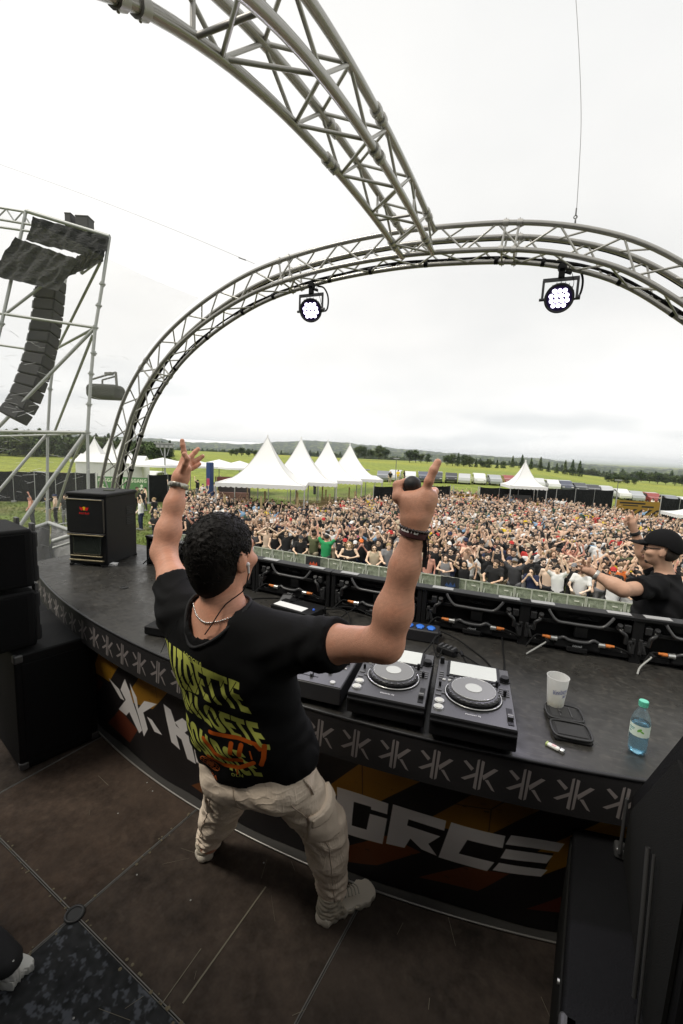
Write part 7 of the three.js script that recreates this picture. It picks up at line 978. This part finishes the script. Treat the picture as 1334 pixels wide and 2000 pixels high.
  sp([-0.559, -1.656, -15.210][0], -15.21, { shirt: 'black', woman: false, hat: null, hair: 'brown', pose: 'lean' }); sp([0.224, -1.460, -15.620][0], -15.62, { shirt: 'dark grey', woman: false, hat: 'cap', hatC: 'grey', pose: 'wide', turn: 2.9 }); sp([0.762, -1.667, -15.340][0], -15.34, { shirt: 'navy', woman: true, hat: null, hair: 'dark', pose: 'face' }); sp([1.184, -1.531, -15.760][0], -15.76, { shirt: null, woman: false, hat: null, hair: 'brown', pose: 'left', skin: SK[2] });
  sp([1.553, -1.547, -15.340][0], -15.34, { shirt: 'white', top: 't_shirt', woman: false, hat: null, hair: 'dark', pose: 'fists', wide: .9 }); sp([2.031, -1.630, -15.620][0], -15.62, { shirt: 'white', woman: false, hat: 'cap', hatC: 'black', pose: 'lean' }); sp([2.464, -1.087, -16.990][0], -16.99, { shirt: null, woman: false, hat: null, hair: 'blond', pose: 'head', skin: SK[1] }); sp([2.769, -1.253, -16.300][0], -16.30, { shirt: null, woman: false, glasses: true, hat: null, pose: 'down', skin: SK[4] }); sp([3.391, -1.112, -16.850][0], -16.85, { shirt: 'orange', woman: false, top: 't_shirt', hat: null, hair: 'light brown', pose: 'down' }); sp([2.941, -1.372, -15.480][0], -15.48, { shirt: 'white', woman: false, hat: 'cap', hatC: 'black', pose: 'face', turn: 2.6 }); sp([3.457, -1.456, -15.480][0], -15.48, { shirt: 'white', woman: false, hat: null, glasses: true, pose: 'clasp' }); sp([4.019, -0.859, -21.24][0], -21.24, { shirt: 'beige', woman: false }); sp([4.516, -0.494, -23.98][0], -23.98, { shirt: 'red', woman: false, pose: 'down' }); sp([3.216, -0.594, -30.14][0], -30.14, { shirt: 'pink', woman: true });
  // the rest in loose rows
  let row = 0; for (let z = -15.45; z > -45; z -= mix(.66, .85, (-z - 15) / 24), row++) {
    const xl = z > -26 ? -16.5 + (z + 15.4) * .62 : z > -30 ? -16.2 : -16.5 - (z + 30) * -.35, xr = Math.min(17, 11 - (z + 15) * .32);
    for (let x = xl + rr(0, .4); x < xr; x += rr(.46, .74)) { const back = sstep(-27, -45, z), q = rnd(); if (q < .04 + .16 * back + (x > 9 && z < -23 ? .35 : 0) + (x < -13 ? .2 : 0)) continue; if (z < -25.5 && x < -11.6 && x > -22) { if (Math.abs(x + 16.4) < 4.6) continue; } const zz = z + rr(-.2, .2) - (z > -17 ? .003 * x * x : 0); if (used2.some(([a, b]) => Math.hypot(a - x, b - zz) < .5)) continue; spots.push([x, zz, row]); }
  }
  // loose groups on the grass left of the crowd
  const loose = [[-26.00, -3.150, -23.90], [-24.34, -3.150, -22.72], [-25.90, -3.150, -24.67], [-31.11, -3.150, -30.01], [-31.09, -3.150, -30.59], [-30.18, -3.150, -30.92], [-27.28, -3.150, -28.64], [-28.14, -3.150, -30.23], [-23.70, -3.150, -25.82], [-26.31, -3.150, -29.53], [-28.14, -3.150, -32.91], [-25.37, -3.150, -30.38], [-28.74, -3.150, -35.34], [-25.73, -3.150, -32.50], [-23.43, -3.150, -24.39], [-21.49, -3.150, -24.42], [-22.33, -3.150, -26.97], [-21.60, -3.150, -27.59], [-20.49, -3.150, -19.067], [-20.53, -3.150, -20.09], [-26.00, -3.150, -16.440], [-25.93, -3.150, -17.357], [-25.98, -3.150, -17.771], [-25.28, -3.150, -17.853], [-25.63, -3.150, -18.508], [-43.45, -3.150, -25.10], [-41.68, -3.150, -24.48], [-40.39, -3.150, -24.64], [-40.41, -3.150, -25.21], [-42.02, -3.150, -29.52], [-29.45, -3.150, -38.04], [-26.85, -3.150, -35.97], [-29.20, -3.150, -40.60], [-14.849, -3.150, -56.22], [-14.588, -3.150, -58.48], [-15.708, -3.150, -55.29], [13.697, -3.150, -57.19], [14.016, -3.150, -52.85], [15.397, -3.150, -61.29], [15.408, -3.150, -56.19]];
  loose.forEach(([x, , z]) => { person(x, z, { ...rand(3), pose: pick(['down', 'clasp', 'down', 'left']), turn: rr(-1.6, 1.6) }); });
  const inView = (x, z) => { const p = V(x, GY + 1.5, z).project(camera); return Math.abs(p.x) < 1.06 && Math.abs(p.y) < 1.1; }; camera.aspect = 683 / 1024; camera.updateProjectionMatrix(); camera.updateMatrixWorld();
  const vis = spots.filter(([x, z]) => inView(x, z)).sort((a, b) => Math.hypot(a[0], a[1]) - Math.hypot(b[0], b[1])); const nInd = 298 - folk.length;
  vis.slice(0, nInd).forEach(([x, z, r]) => person(x, z, rand(r)));
  // labels: looks first, then what stands near, then order from the barrier
  const zone = (x, z) => { const p = V(x, GY + 1.6, z).project(camera), px = (p.x + 1) * 667, d = -z; const row = d < 16 ? 'right at the barrier' : d < 17 ? 'in the second row' : d < 18.6 ? 'close behind the front rows' : d < 21 ? 'in the thick of the crowd' : d < 24 ? 'further back in the crowd' : d < 29 ? 'far back in the crowd' : 'at the rear of the crowd'; const c = px < 150 ? 'by the scaffold' : px < 330 ? 'left of left hand' : px < 480 ? 'above the dark hair' : px < 560 ? 'right of the head' : px < 640 ? 'below nearest peaked tents' : px < 720 ? 'below farthest peaked tents' : px < 800 ? 'left of raised fist' : px < 900 ? 'right of raised forearm' : px < 1000 ? 'left of single tent' : px < 1080 ? 'below single tent' : px < 1180 ? 'left of black-capped man' : 'beside black-capped man'; return [row, c]; };
  const pT = { fists: 'fists raised', wide: 'arms stretched', down: 'arms down', clasp: 'hands clasped', right: 'one arm raised', left: 'waving arm', head: 'hands at head', face: 'hands at mouth', lean: 'leaning forward', point: 'pointing ahead', clap: 'clapping overhead' }, cap16 = (s) => s.split(' ').slice(0, 16).join(' ');
  const byLab = {}; folk.forEach(([g, o, x, z]) => { const [, c] = zone(x, z); const look = o.hat ? `${o.hatC} ${o.hat}` : o.glasses ? 'sunglasses' : o.beard ? 'beard' : ''; const top = o.shirt ? `${o.shirt} ${o.top === 'tank_top' ? 'vest' : 't-shirt'}` : 'bare chest'; const k = `${o.hair === 'dark' ? 'dark-haired' : o.hair.replace(' ', '-') + '-haired'} ${o.woman ? 'long-haired ' : ''}person, ${top}, ${look ? look + ', ' : ''}${pT[o.pose]}, ${c}`.replace(/-haired long-haired/, ' long-haired'); (byLab[k] ??= []).push([g, -z]); });
  for (const k in byLab) { const a = byLab[k].sort((p, q) => p[1] - q[1]); a.forEach(([g], i) => { const ord = a.length < 2 ? '' : i === 0 ? ', nearest' : i === a.length - 1 ? ', farthest' : ', ' + ORD[i] + ' nearest'; g.userData = { label: cap16(k + ord), category: 'person', group: 'festival crowd in front of the stage' }; }); }
  // everyone else, too small to pick apart
  const rest = vis.slice(nInd); const G = C.far, pos = [], nor = [], cl = []; const m = new THREE.Matrix4(), q = new THREE.Quaternion(), v = V(0, 0, 0), nm = new THREE.Matrix3(); const fl = {}; const flat = (g) => { const k = g.uuid; return fl[k] ??= (g.index ? g.toNonIndexed() : g); };
  const hairF = nets((x, y, z) => { const e = ell([0, 1.645, 0], [.095, .10, .11]); return Math.max(e.f(e, x, y, z), 1.60 + .3 * z - y); }, [-.13, 1.5, -.16], [.13, 1.78, .14], .043), trF = nets((x, y, z) => Math.max(Math.hypot(x * .75, z) - .12, y - 1.0, .1 - y), [-.25, .0, -.2], [.25, 1.1, .2], .08), headF = nets(field([ell([0, 1.615, .02], [.082, .115, .1])], .02), [-.13, 1.45, -.14], [.13, 1.78, .2], .04);
  rest.forEach(([x, z]) => { const o = rand(5), h = rr(.92, 1.05); q.setFromEuler(new THREE.Euler(0, rr(-.5, .5) + Math.atan2(-x * .6, -z), 0)); m.compose(V(x, gy(x, z), z), q, V(h, h, h)); nm.getNormalMatrix(m); const put2 = (g, c) => { g = flat(g); const p = g.attributes.position, n = g.attributes.normal; for (let i = 0; i < p.count; i++) { v.fromBufferAttribute(p, i).applyMatrix4(m); pos.push(v.x, v.y, v.z); v.fromBufferAttribute(n, i).applyMatrix3(nm).normalize(); nor.push(v.x, v.y, v.z); cl.push(c[0], c[1], c[2]); } }; const s = o.skin.color; put2(G[o.pose][0], [s.r, s.g, s.b]); put2(headF, [s.r, s.g, s.b]); if (o.shirt) put2(G[o.pose][1], SH[o.shirt]); put2(trF, [.03, .03, .04]); put2(hairF, o.hat ? SH[o.hatC] : HR[o.hair]); });
  if (pos.length) { const g = new THREE.BufferGeometry(); g.setAttribute('position', new THREE.Float32BufferAttribute(pos, 3)); g.setAttribute('normal', new THREE.Float32BufferAttribute(nor, 3)); g.setAttribute('color', new THREE.Float32BufferAttribute(cl, 3)); const o = part('crowd', g, M(1, 1, 1, .75, { vertexColors: true })); o.userData = { kind: 'stuff', label: 'dense rear part of the festival crowd reaching back to the fence', category: 'crowd' }; }
  console.log('people', folk.length, 'rest', rest.length, 'tri', pos.length / 9, 'body', C.body.fists.attributes.position.count / 3, C.tee.fists.index.count / 3, C.trousers.index.count / 3, C.hair.short.index.count / 3);
}

camera.updateMatrixWorld();
renderer.render(scene, camera);
